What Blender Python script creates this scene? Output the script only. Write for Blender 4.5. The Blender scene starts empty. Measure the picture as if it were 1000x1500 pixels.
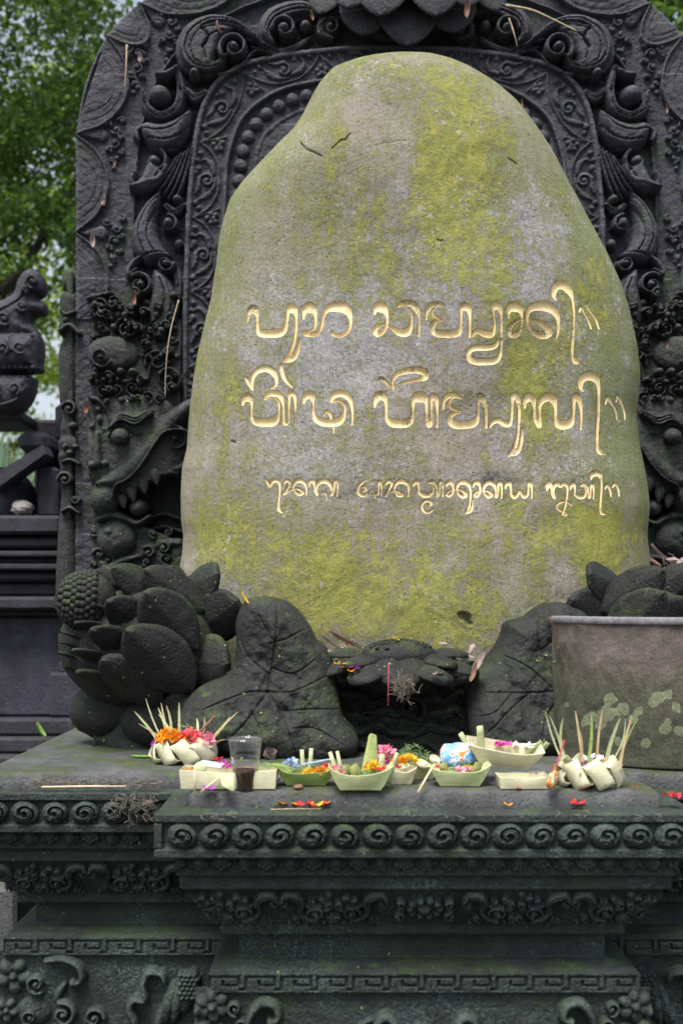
import bpy, math, random
import numpy as np
from mathutils import Vector, Matrix

# ------------------------------------------------------------------ scene, camera, light
scene = bpy.context.scene
C = scene.collection
random.seed(7)
rng = np.random.default_rng(11)
R = math.radians
CZ, F, HY = 1.5, 1800.0, 880.0          # camera height, focal length in photo pixels, horizon row

cam_d = bpy.data.cameras.new('camera')
cam = bpy.data.objects.new('camera', cam_d); C.objects.link(cam)
cam.location = (0, 0, CZ); cam.rotation_euler = (R(90), 0, 0)
cam_d.sensor_fit = 'VERTICAL'; cam_d.sensor_height = 36; cam_d.lens = 43.2
cam_d.shift_y = (HY - 750) / 1500
cam_d.clip_start = 0.05; cam_d.clip_end = 1000
cam_d.dof.use_dof = True; cam_d.dof.focus_distance = 3.55; cam_d.dof.aperture_fstop = 3.0
scene.camera = cam

SUN_EL, SUN_AZ = 66.0, 206.0            # high, from behind the camera and a little to the left
world = bpy.data.worlds.new("World"); scene.world = world; world.use_nodes = True
wn = world.node_tree; bg = wn.nodes['Background']
sky = wn.nodes.new('ShaderNodeTexSky'); sky.sky_type = 'NISHITA'; sky.sun_disc = False
sky.sun_elevation = R(SUN_EL); sky.sun_rotation = R(SUN_AZ); sky.air_density = 1.0; sky.dust_density = 4.0; sky.ozone_density = .6
hs = wn.nodes.new('ShaderNodeHueSaturation'); hs.inputs['Saturation'].default_value = .5; hs.inputs['Value'].default_value = 1.25
wn.links.new(sky.outputs[0], hs.inputs['Color']); wn.links.new(hs.outputs[0], bg.inputs[0]); bg.inputs[1].default_value = 0.095
sd_ = bpy.data.lights.new('sun', 'SUN'); sun = bpy.data.objects.new('sun', sd_); C.objects.link(sun)
sd_.energy = 2.4; sd_.angle = R(26); sd_.color = (1.0, 0.965, 0.91)
sv = Vector((math.sin(R(SUN_AZ)) * math.cos(R(SUN_EL)), math.cos(R(SUN_AZ)) * math.cos(R(SUN_EL)), math.sin(R(SUN_EL))))
sun.rotation_euler = sv.to_track_quat('Z', 'Y').to_euler()
scene.view_settings.view_transform = 'Standard'; scene.view_settings.look = 'None'
scene.view_settings.gamma = 1; scene.view_settings.exposure = 0.98

# ------------------------------------------------------------------ helpers
def P(px, py, D):
    return Vector(((px - 500) / F * D, D, CZ + (HY - py) / F * D))

def tag(o, label=None, cat=None, group=None, kind=None):
    if label: o['label'] = label
    if cat: o['category'] = cat
    if group: o['group'] = group
    if kind: o['kind'] = kind
    return o

def empty(name, loc, rot=(0, 0, 0)):
    o = bpy.data.objects.new(name, None); C.objects.link(o)
    o.location = loc; o.rotation_euler = rot; o.empty_display_size = 0.1
    return o

def fast_mesh(name, verts, quads, mat=None, parent=None, smooth=True, attrs=None):
    me = bpy.data.meshes.new(name)
    verts = np.asarray(verts, dtype=np.float32); quads = np.asarray(quads, dtype=np.int32)
    me.vertices.add(len(verts)); me.vertices.foreach_set('co', verts.ravel())
    n = len(quads)
    me.loops.add(n * 4); me.loops.foreach_set('vertex_index', quads.ravel())
    me.polygons.add(n); me.polygons.foreach_set('loop_start', np.arange(0, n * 4, 4, dtype=np.int32))
    me.polygons.foreach_set('loop_total', np.full(n, 4, dtype=np.int32))
    me.polygons.foreach_set('use_smooth', np.full(n, smooth, dtype=bool))
    if attrs:
        for k, a in attrs.items():
            at = me.attributes.new(k, 'FLOAT', 'POINT'); at.data.foreach_set('value', np.asarray(a, dtype=np.float32).ravel())
    me.update(); me.validate()
    if mat: me.materials.append(mat)
    o = bpy.data.objects.new(name, me); C.objects.link(o)
    if parent: o.parent = parent
    return o

class MB:
    def __init__(s): s.v = []; s.f = []
    def add(s, vs, fs):
        b = len(s.v); s.v += [tuple(v) for v in vs]; s.f += [tuple(i + b for i in f) for f in fs]
    def box(s, x0, x1, y0, y1, z0, z1, bev=0.004):
        b = min(bev, abs(x1 - x0) * .3, abs(y1 - y0) * .3, abs(z1 - z0) * .3)
        rings = []
        for (z, i) in ((z0, b), (z0 + b, 0), (z1 - b, 0), (z1, b)):
            xa, xb, ya, yb = x0 + i, x1 - i, y0 + i, y1 - i
            c = b if i == 0 else b * .6
            rings.append([(xa + c, ya, z), (xb - c, ya, z), (xb, ya + c, z), (xb, yb - c, z), (xb - c, yb, z), (xa + c, yb, z), (xa, yb - c, z), (xa, ya + c, z)])
        vs = [p for r in rings for p in r]; fs = []
        for k in range(3):
            for i in range(8):
                j = (i + 1) % 8
                fs.append((k * 8 + i, k * 8 + j, k * 8 + 8 + j, k * 8 + 8 + i))
        fs.append(tuple(range(7, -1, -1))); fs.append(tuple(range(24, 32)))
        s.add(vs, fs)
    def tube(s, pts, rad, n=8, cap=True):
        pts = [Vector(p) for p in pts]
        if not hasattr(rad, '__len__'): rad = [rad] * len(pts)
        vs = []; fs = []; ref = None
        for i, p in enumerate(pts):
            t = (pts[min(i + 1, len(pts) - 1)] - pts[max(i - 1, 0)]).normalized()
            if ref is None:
                ref = t.cross(Vector((0, 0, 1))) if abs(t.z) < .9 else t.cross(Vector((1, 0, 0)))
            a = (ref - t * ref.dot(t)).normalized(); ref = a; b = t.cross(a)
            for k in range(n):
                g = 2 * math.pi * k / n
                vs.append(p + (a * math.cos(g) + b * math.sin(g)) * rad[i])
        for i in range(len(pts) - 1):
            for k in range(n):
                j = (k + 1) % n
                fs.append((i * n + k, i * n + j, (i + 1) * n + j, (i + 1) * n + k))
        if cap:
            fs.append(tuple(range(n - 1, -1, -1))); fs.append(tuple((len(pts) - 1) * n + k for k in range(n)))
        s.add(vs, fs)
    def ribbon(s, pts, ws, side, fold=0.15):
        """a leaf strip: three points across, folded along the middle"""
        pts = [Vector(p) for p in pts]; vs = []; fs = []
        if not hasattr(ws, '__len__'): ws = [ws] * len(pts)
        for i, p in enumerate(pts):
            t = (pts[min(i + 1, len(pts) - 1)] - pts[max(i - 1, 0)]).normalized()
            sd = Vector(side); sd = (sd - t * sd.dot(t)).normalized(); nn = t.cross(sd)
            w = ws[i] / 2
            vs += [p - sd * w, p + nn * w * fold, p + sd * w]
        for i in range(len(pts) - 1):
            for k in (0, 1):
                a = i * 3 + k; fs.append((a, a + 1, a + 4, a + 3))
        s.add(vs, fs)
    def ellipsoid(s, c, r, n=16, m=10, M=None, noise=0.0):
        vs = []; fs = []
        for j in range(m + 1):
            th = math.pi * j / m
            for i in range(n):
                ph = 2 * math.pi * i / n
                q = 1 + noise * (random.random() - .5) if 0 < j < m else 1
                v = Vector((r[0] * math.sin(th) * math.cos(ph) * q, r[1] * math.sin(th) * math.sin(ph) * q, r[2] * math.cos(th) * q))
                if M is not None: v = M @ v
                vs.append(v + Vector(c))
        for j in range(m):
            for i in range(n):
                k = (i + 1) % n
                fs.append((j * n + i, (j + 1) * n + i, (j + 1) * n + k, j * n + k))
        s.add(vs, fs)
    def lathe(s, prof, c=(0, 0, 0), n=40, closed=False):
        vs = []; fs = []; m = len(prof)
        for (r, z) in prof:
            for i in range(n):
                a = 2 * math.pi * i / n
                vs.append((c[0] + r * math.cos(a), c[1] + r * math.sin(a), c[2] + z))
        for j in range(m - 1 + (1 if closed else 0)):
            jj = (j + 1) % m
            for i in range(n):
                k = (i + 1) % n
                fs.append((j * n + i, j * n + k, jj * n + k, jj * n + i))
        s.add(vs, fs)
    def prism(s, pts, y0, y1, bev=0.006):
        """outline (x,z) given its depth along y, with a bevelled front edge"""
        n = len(pts); cx = sum(p[0] for p in pts) / n; cz = sum(p[1] for p in pts) / n
        def sh(k): return [(cx + (x - cx) * k, cz + (z - cz) * k) for x, z in pts]
        ex = max(max(abs(x - cx), abs(z - cz)) for x, z in pts); k = 1 - bev / ex
        rings = [[(x, y0, z) for x, z in sh(k)], [(x, y0 + bev, z) for x, z in pts], [(x, y1, z) for x, z in pts]]
        vs = [p for r in rings for p in r]; fs = []
        for a in range(2):
            for i in range(n):
                j = (i + 1) % n
                fs.append((a * n + i, a * n + j, (a + 1) * n + j, (a + 1) * n + i))
        fs.append(tuple(range(n - 1, -1, -1))); fs.append(tuple(range(2 * n, 3 * n)))
        s.add(vs, fs)
    def build(s, name, mat=None, parent=None, smooth=True, auto=None):
        me = bpy.data.meshes.new(name); me.from_pydata(s.v, [], s.f); me.update()
        if smooth: me.polygons.foreach_set('use_smooth', [True] * len(me.polygons))
        if auto is not None:
            me.set_sharp_from_angle(angle=R(auto))
        if mat: me.materials.append(mat)
        o = bpy.data.objects.new(name, me); C.objects.link(o)
        if parent: o.parent = parent
        return o

# ---- numpy value noise
def vnoise(X, Y, scale, seed):
    g = np.random.default_rng(seed).random((97, 97)); g[96] = g[0]; g[:, 96] = g[:, 0]
    x = (X / scale) % 96.0; y = (Y / scale) % 96.0
    i = np.floor(x).astype(int); j = np.floor(y).astype(int); fx = x - i; fy = y - j
    fx = fx * fx * (3 - 2 * fx); fy = fy * fy * (3 - 2 * fy)
    i1 = (i + 1) % 97; j1 = (j + 1) % 97
    return (g[j, i] * (1 - fx) + g[j, i1] * fx) * (1 - fy) + (g[j1, i] * (1 - fx) + g[j1, i1] * fx) * fy
def fbm(X, Y, scale, seed, octs=4):
    r = 0; a = .5
    for k in range(octs):
        r = r + a * (vnoise(X + 13.7 * k * scale, Y + 7.1 * k * scale, scale / 2 ** k, seed + k) - .5); a *= .55
    return r
def sstep(a, b, x):
    t = np.clip((x - a) / (b - a), 0, 1); return t * t * (3 - 2 * t)

def catmull(pts, n=8, closed=False):
    pts = np.array(pts, float); m = len(pts); out = []
    rngi = range(m if closed else m - 1)
    for i in rngi:
        if closed: p0, p1, p2, p3 = pts[(i - 1) % m], pts[i], pts[(i + 1) % m], pts[(i + 2) % m]
        else: p0, p1, p2, p3 = pts[max(i - 1, 0)], pts[i], pts[i + 1], pts[min(i + 2, m - 1)]
        for k in range(n):
            t = k / n
            out.append(.5 * ((2 * p1) + (-p0 + p2) * t + (2 * p0 - 5 * p1 + 4 * p2 - p3) * t * t + (-p0 + 3 * p1 - 3 * p2 + p3) * t ** 3))
    if not closed: out.append(pts[-1])
    return np.array(out)

def stroke_sd(X, Y, pts):
    """signed distance to a stroke of varying width; also the local half width"""
    best = np.full(X.shape, 1e9); hw = np.ones(X.shape); tt = np.zeros(X.shape); n = len(pts) - 1
    for i in range(n):
        ax, ay, aw = pts[i][:3]; bx, by, bw = pts[i + 1][:3]
        dx, dy = bx - ax, by - ay; L = dx * dx + dy * dy + 1e-9
        t = np.clip(((X - ax) * dx + (Y - ay) * dy) / L, 0, 1)
        w = np.maximum((aw + (bw - aw) * t) / 2, .05)
        d = np.hypot(X - ax - dx * t, Y - ay - dy * t) - w
        m = d < best
        best = np.where(m, d, best); hw = np.where(m, w, hw); tt = np.where(m, (i + t) / n, tt)
    return best, hw, tt

def poly_sd(X, Y, pts):
    pts = np.asarray(pts); d = np.full(X.shape, 1e9); ins = np.zeros(X.shape, bool); n = len(pts)
    for i in range(n):
        ax, ay = pts[i][:2]; bx, by = pts[(i + 1) % n][:2]
        dx, dy = bx - ax, by - ay; L = dx * dx + dy * dy + 1e-9
        t = np.clip(((X - ax) * dx + (Y - ay) * dy) / L, 0, 1)
        d = np.minimum(d, np.hypot(X - ax - dx * t, Y - ay - dy * t))
        c = ((ay > Y) != (by > Y))
        with np.errstate(divide='ignore', invalid='ignore'):
            xi = ax + (Y - ay) * dx / (dy if abs(dy) > 1e-9 else 1e-9)
        ins ^= (c & (X < xi))
    return np.where(ins, -d, d)

class Relief:
    """carved relief: a height field over (x, y) with rounded strokes, domes and spirals"""
    def __init__(s, x0, x1, y0, y1, step):
        s.step = step
        s.X, s.Y = np.meshgrid(np.arange(x0, x1 + step * .5, step), np.arange(y0, y1 + step * .5, step))
        s.H = np.zeros(s.X.shape); s.x0, s.y0 = x0, y0
    def win(s, xa, xb, ya, yb):
        ny, nx = s.X.shape
        i0 = max(int((xa - s.x0) / s.step), 0); i1 = min(int((xb - s.x0) / s.step) + 2, nx)
        j0 = max(int((ya - s.y0) / s.step), 0); j1 = min(int((yb - s.y0) / s.step) + 2, ny)
        if i1 <= i0 or j1 <= j0: return None
        return slice(j0, j1), slice(i0, i1)
    def stroke(s, pts, h, base=0.0, smooth=6, groove=0, op='max', p=.5, hend=None):
        q = catmull(pts, smooth) if smooth and len(pts) > 2 else np.array(pts, float)
        m = q[:, 2].max() / 2 + 2
        w = s.win(q[:, 0].min() - m, q[:, 0].max() + m, q[:, 1].min() - m, q[:, 1].max() + m)
        if w is None: return
        d, hw, t = stroke_sd(s.X[w], s.Y[w], q)
        k = np.clip(1 + d / hw, 0, 1)
        hh = h if hend is None else h + (hend - h) * t
        z = hh * (1 - k * k) ** p
        if groove: z = z * (1 - .22 * (0.5 + .5 * np.cos(k * math.pi * groove)) * (k < .97) * (k > .08))
        ins = d < 0
        if op == 'max': s.H[w] = np.where(ins, np.maximum(s.H[w], base + z), s.H[w])
        elif op == 'sub': s.H[w] = np.where(ins, s.H[w] - z, s.H[w])
        elif op == 'add': s.H[w] = np.where(ins, s.H[w] + z, s.H[w])
    def dome(s, cx, cy, rx, ry=None, h=.02, base=0.0, rot=0.0, p=.5, op='max'):
        ry = ry or rx; m = max(rx, ry)
        w = s.win(cx - m, cx + m, cy - m, cy + m)
        if w is None: return
        c, sn = math.cos(R(rot)), math.sin(R(rot))
        u = ((s.X[w] - cx) * c + (s.Y[w] - cy) * sn) / rx; v = (-(s.X[w] - cx) * sn + (s.Y[w] - cy) * c) / ry
        r2 = u * u + v * v
        z = h * np.clip(1 - r2, 0, 1) ** p
        if op == 'max': s.H[w] = np.where(r2 < 1, np.maximum(s.H[w], base + z), s.H[w])
        else: s.H[w] = s.H[w] + np.where(r2 < 1, z, 0) * (1 if op == 'add' else -1)
    def leaf(s, outline, h, base=0.0, k=14.0, lines=(), lw=2.6, ld=.012, p=.6):
        """a full rounded leaf with incised lines"""
        pl = catmull(outline, 6, closed=True); w = s.win(pl[:, 0].min() - 2, pl[:, 0].max() + 2, pl[:, 1].min() - 2, pl[:, 1].max() + 2)
        if w is None: return
        d = -poly_sd(s.X[w], s.Y[w], pl); e = np.clip(d / k, 0, 1)
        s.H[w] = np.where(d > 0, np.maximum(s.H[w], base + h * (1 - (1 - e) ** 2) ** p), s.H[w])
        for l in lines: s.stroke([(x, y, lw) for x, y in l], ld, op='sub', p=.8)
    def spiral(s, cx, cy, r, turns=1.4, a0=0, d=1, w=8, h=.02, base=0.0, boss=None, groove=0, tail=None):
        n = int(turns * 14); pts = list(tail) if tail else []
        for i in range(n + 1):
            t = i / n; a = R(a0) + d * t * turns * 2 * math.pi; rr = r * (1 - .78 * t) - w * .3
            pts.append((cx + rr * math.cos(a), cy + rr * math.sin(a), w * (1 - .5 * t)))
        s.stroke(pts, h, base, smooth=2, groove=groove)
        b = boss if boss is not None else r * .3
        if b: s.dome(cx, cy, b, b, h * 1.15, base)
    def mesh(s, name, mapf, mat, parent=None, sd=None, mask=None, back=0.0, flip=False):
        ny, nx = s.X.shape; X = s.X.copy(); Y = s.Y.copy()
        if mask is None: mask = np.ones((ny - 1, nx - 1), bool)
        if sd is not None:
            cc = (sd[:-1, :-1] + sd[1:, :-1] + sd[:-1, 1:] + sd[1:, 1:]) / 4
            inn = cc < 0; mask = mask & inn
            vin = np.zeros((ny, nx), bool); vout = np.zeros((ny, nx), bool)
            for a in (slice(0, -1), slice(1, None)):
                for b in (slice(0, -1), slice(1, None)):
                    vin[a, b] |= inn; vout[a, b] |= ~inn
            bd = vin & vout
            gy, gx = np.gradient(sd, s.step); gl = np.maximum(gx * gx + gy * gy, .25)
            mv = np.clip(sd, -1.2 * s.step, 1.2 * s.step)
            X = np.where(bd, X - mv * gx / gl, X); Y = np.where(bd, Y - mv * gy / gl, Y)
        idx = np.arange(ny * nx).reshape(ny, nx)
        j, i = np.nonzero(mask)
        if len(j) == 0: return None
        q = np.stack([idx[j + 1, i], idx[j + 1, i + 1], idx[j, i + 1], idx[j, i]], 1)
        V = np.stack(mapf(X.ravel(), Y.ravel(), s.H.ravel()), 1)
        if back:
            pm = np.pad(mask, 1)
            e = []
            a = mask & ~pm[:-2, 1:-1]; jj, ii = np.nonzero(a); e.append(np.stack([idx[jj, ii + 1], idx[jj, ii]], 1))
            a = mask & ~pm[2:, 1:-1]; jj, ii = np.nonzero(a); e.append(np.stack([idx[jj + 1, ii], idx[jj + 1, ii + 1]], 1))
            a = mask & ~pm[1:-1, :-2]; jj, ii = np.nonzero(a); e.append(np.stack([idx[jj, ii], idx[jj + 1, ii]], 1))
            a = mask & ~pm[1:-1, 2:]; jj, ii = np.nonzero(a); e.append(np.stack([idx[jj + 1, ii + 1], idx[jj, ii + 1]], 1))
            e = np.concatenate(e)
            Vb = np.stack(mapf(X.ravel(), Y.ravel(), np.full(X.size, -back)), 1)
            o = len(V); V = np.concatenate([V, Vb])
            q = np.concatenate([q, np.stack([e[:, 0] + o, e[:, 1] + o, e[:, 1], e[:, 0]], 1)])
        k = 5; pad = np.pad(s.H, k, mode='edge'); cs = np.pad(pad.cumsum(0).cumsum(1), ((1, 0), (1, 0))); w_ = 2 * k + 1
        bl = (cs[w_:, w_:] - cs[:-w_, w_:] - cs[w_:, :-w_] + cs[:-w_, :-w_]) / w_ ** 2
        convexity = np.clip((s.H - bl) / .007, 0, 1).ravel()
        if back: convexity = np.concatenate([convexity, np.zeros(len(convexity))])
        u, inv = np.unique(q, return_inverse=True)
        q = inv.reshape(q.shape)
        if flip: q = q[:, ::-1]
        return fast_mesh(name, V[u], q, mat, parent, attrs=dict(convexity=convexity[u]))

def plane_map(D, sgn=1):
    def f(x, y, h):
        return ((x - 500) / F * D, D - h, CZ + (HY - y) / F * D)
    return f

# ------------------------------------------------------------------ materials
class NT:
    def __init__(s, name):
        s.m = bpy.data.materials.new(name); s.m.use_nodes = True; s.t = s.m.node_tree
        s.b = s.t.nodes['Principled BSDF']; s.b.inputs['Specular IOR Level'].default_value = .3
        s.co = s.t.nodes.new('ShaderNodeTexCoord').outputs['Object']
    def n(s, t): return s.t.nodes.new(t)
    def l(s, a, b): s.t.links.new(a, b)
    def geo(s): return s.n('ShaderNodeNewGeometry')
    def noise(s, scale, det=5, rough=.6, co=None, dist=0.0):
        n = s.n('ShaderNodeTexNoise'); n.inputs['Scale'].default_value = scale; n.inputs['Detail'].default_value = det
        n.inputs['Roughness'].default_value = rough; n.inputs['Distortion'].default_value = dist
        s.l(co or s.co, n.inputs['Vector']); return n.outputs['Fac']
    def voro(s, scale, feat='F1', co=None, out='Distance', rnd=1.0):
        n = s.n('ShaderNodeTexVoronoi'); n.feature = feat; n.inputs['Scale'].default_value = scale
        n.inputs['Randomness'].default_value = rnd
        s.l(co or s.co, n.inputs['Vector']); return n.outputs[out]
    def ramp(s, x, *stops):
        n = s.n('ShaderNodeValToRGB'); e = n.color_ramp.elements
        while len(e) < len(stops): e.new(.5)
        for i, (p, c) in enumerate(stops):
            e[i].position = p; e[i].color = (c, c, c, 1) if not hasattr(c, '__len__') else (*c, 1)
        s.l(x, n.inputs[0]); return n.outputs[0]
    def mix(s, f, a, b, bl='MIX'):
        n = s.n('ShaderNodeMix'); n.data_type = 'RGBA'; n.blend_type = bl
        for v, k in ((f, 0), (a, 6), (b, 7)):
            if isinstance(v, (int, float)): n.inputs[k].default_value = v if k == 0 else (v, v, v, 1)
            elif isinstance(v, tuple): n.inputs[k].default_value = (*v, 1)
            else: s.l(v, n.inputs[k])
        return n.outputs[2]
    def math(s, op, a, b=None, clamp=False):
        n = s.n('ShaderNodeMath'); n.operation = op; n.use_clamp = clamp
        for v, k in ((a, 0), (b, 1)):
            if v is None: continue
            if isinstance(v, (int, float)): n.inputs[k].default_value = v
            else: s.l(v, n.inputs[k])
        return n.outputs[0]
    def attr(s, name):
        n = s.n('ShaderNodeAttribute'); n.attribute_name = name; return n.outputs['Fac']
    def sep(s, v):
        n = s.n('ShaderNodeSeparateXYZ'); s.l(v, n.inputs[0]); return n.outputs
    def scale(s, v, xyz):
        n = s.n('ShaderNodeMapping'); n.inputs['Scale'].default_value = xyz; s.l(v, n.inputs[0]); return n.outputs[0]
    def bump(s, h, dist=.004, st=.6, prev=None):
        n = s.n('ShaderNodeBump'); n.inputs['Distance'].default_value = dist; n.inputs['Strength'].default_value = st
        s.l(h, n.inputs['Height'])
        if prev: s.l(prev, n.inputs['Normal'])
        return n.outputs[0]
    def fin(s, col, rough=.85, nrm=None):
        if isinstance(col, tuple): s.b.inputs['Base Color'].default_value = (*col, 1)
        else: s.l(col, s.b.inputs['Base Color'])
        if isinstance(rough, (int, float)): s.b.inputs['Roughness'].default_value = rough
        else: s.l(rough, s.b.inputs['Roughness'])
        if nrm: s.l(nrm, s.b.inputs['Normal'])
        return s.m

def mat_carved(name, lo, hi, moss=.5, mosscol=(.035, .055, .014), speck=.5, joints=False, pale=(.16, .17, .18), turq=0.0):
    """weathered dark volcanic stone with moss, pale mineral specks and fine pits"""
    t = NT(name); gp = t.geo()
    pos = gp.outputs['Position']
    big = t.noise(2.3, 4, .6, pos); mid = t.noise(14, 6, .7, pos); fine = t.noise(110, 4, .7, pos)
    col = t.mix(t.ramp(mid, (.25, 0), (.75, 1)), lo, hi)
    col = t.mix(t.ramp(big, (.35, 0.0), (.7, .6)), col, t.mix(.5, col, (lo[0] * .7, lo[1] * .72, lo[2] * .75)))
    col = t.mix(t.math('MULTIPLY', t.ramp(fine, (.45, 0), (.8, 1)), .45), col, (hi[0] * 2.1, hi[1] * 2.1, hi[2] * 2.1))
    stk = t.ramp(t.noise(3.2, 7, .72, t.scale(pos, (1, 1, .22))), (.48, 0), (.66, 1))
    col = t.mix(t.math('MULTIPLY', stk, .55), col, (hi[0] * 1.55, hi[1] * 1.62, hi[2] * 1.60))
    pt = t.ramp(t.noise(9, 7, .78, pos), (.53, 0), (.62, 1))
    col = t.mix(t.math('MULTIPLY', pt, .35), col, (hi[0] * 1.8, hi[1] * 1.85, hi[2] * 1.85))
    # moss: patches, a little more on faces that look up
    up = t.sep(gp.outputs['Normal'])[2]
    mp = t.math('ADD', t.noise(6.5, 6, .72, pos), t.math('MULTIPLY', up, .10))
    m1 = t.ramp(mp, (.56, 0), (.72, 1))
    col = t.mix(t.math('MULTIPLY', m1, moss), col, t.mix(t.noise(60, 3, .6, pos), (mosscol[0] * .5, mosscol[1] * .55, mosscol[2] * .6), (mosscol[0] * 1.6, mosscol[1] * 1.6, mosscol[2] * 1.4)))
    m2 = t.ramp(t.math('ADD', t.noise(19, 5, .7, pos), t.math('MULTIPLY', up, .06)), (.63, 0), (.74, 1))
    col = t.mix(t.math('MULTIPLY', m2, moss), col, (.060, .115, .014))
    # convex edges of the relief mixed towards a paler stone colour
    cvx = t.math('MULTIPLY', t.attr('convexity'), t.ramp(t.noise(23, 5, .7, pos), (.35, .1), (.6, 1)))
    col = t.mix(t.math('MULTIPLY', cvx, .6), col, (hi[0] * 2.2 + .006, hi[1] * 2.2 + .007, hi[2] * 2.2 + .007))
    # mineral specks
    sp = t.math('MULTIPLY', t.ramp(t.voro(85, co=pos), (.0, 1), (.16, 1), (.24, 0)), t.ramp(t.noise(31, 3, .6, pos), (.56, 0), (.68, 1)))
    col = t.mix(t.math('MULTIPLY', sp, speck), col, pale)
    if turq:
        tq = t.math('MULTIPLY', t.ramp(t.noise(150, 3, .8, pos), (.5, 0), (.66, 1)), t.ramp(t.noise(5, 4, .6, pos), (.45, 0), (.65, 1)))
        col = t.mix(t.math('MULTIPLY', tq, turq), col, (.10, .16, .155))
    if joints:
        z = t.sep(pos)[2]; x = t.sep(pos)[0]
        fr = t.math('FRACT', t.math('MULTIPLY', z, 1 / .183))
        jl = t.math('LESS_THAN', t.math('ABSOLUTE', t.math('SUBTRACT', fr, .5)), .011)
        jm = t.ramp(t.noise(7, 2, .5, t.scale(pos, (1, 1, .2))), (.46, 0), (.54, 1))
        col = t.mix(t.math('MULTIPLY', t.math('MULTIPLY', jl, jm), .6), col, (.17, .17, .19))
    nb = t.bump(t.mix(.5, mid, fine), .014, .7)
    nb = t.bump(t.ramp(t.voro(60, co=pos), (.0, 0), (.35, 1)), .004, .5, nb)
    nb = t.bump(t.noise(260, 3, .7, pos), .003, .6, nb)
    t.b.inputs['Specular IOR Level'].default_value = .42
    return t.fin(col, t.ramp(fine, (.25, .52), (.8, .88)), nb)

def simple_mat(name, c1, c2, scale=20, rough=.6, bump=0.0, trans=0.0, spec=.3):
    t = NT(name); f = t.noise(scale, 5, .65)
    col = t.mix(t.ramp(f, (.3, 0), (.7, 1)), c1, c2)
    m = t.fin(col, rough, t.bump(f, bump, .5) if bump else None)
    t.b.inputs['Specular IOR Level'].default_value = spec
    if trans:
        o = t.t.nodes['Material Output']; tr = t.n('ShaderNodeBsdfTranslucent'); t.l(col, tr.inputs[0])
        mx = t.n('ShaderNodeMixShader'); mx.inputs[0].default_value = trans
        t.l(t.b.outputs[0], mx.inputs[1]); t.l(tr.outputs[0], mx.inputs[2]); t.l(mx.outputs[0], o.inputs[0])
    return m

M = {}
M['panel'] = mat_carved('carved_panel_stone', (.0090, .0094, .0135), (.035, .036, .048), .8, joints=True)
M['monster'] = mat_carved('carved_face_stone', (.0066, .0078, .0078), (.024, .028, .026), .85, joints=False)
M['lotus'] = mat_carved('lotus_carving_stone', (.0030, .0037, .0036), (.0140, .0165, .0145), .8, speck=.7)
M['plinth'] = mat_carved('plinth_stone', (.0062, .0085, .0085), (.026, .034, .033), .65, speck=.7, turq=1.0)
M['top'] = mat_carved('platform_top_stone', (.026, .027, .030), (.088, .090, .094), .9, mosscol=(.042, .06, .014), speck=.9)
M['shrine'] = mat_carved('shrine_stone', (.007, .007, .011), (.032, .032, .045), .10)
M['wall'] = mat_carved('shrine_wall_stone', (.013, .013, .022), (.052, .052, .078), .12)

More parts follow.
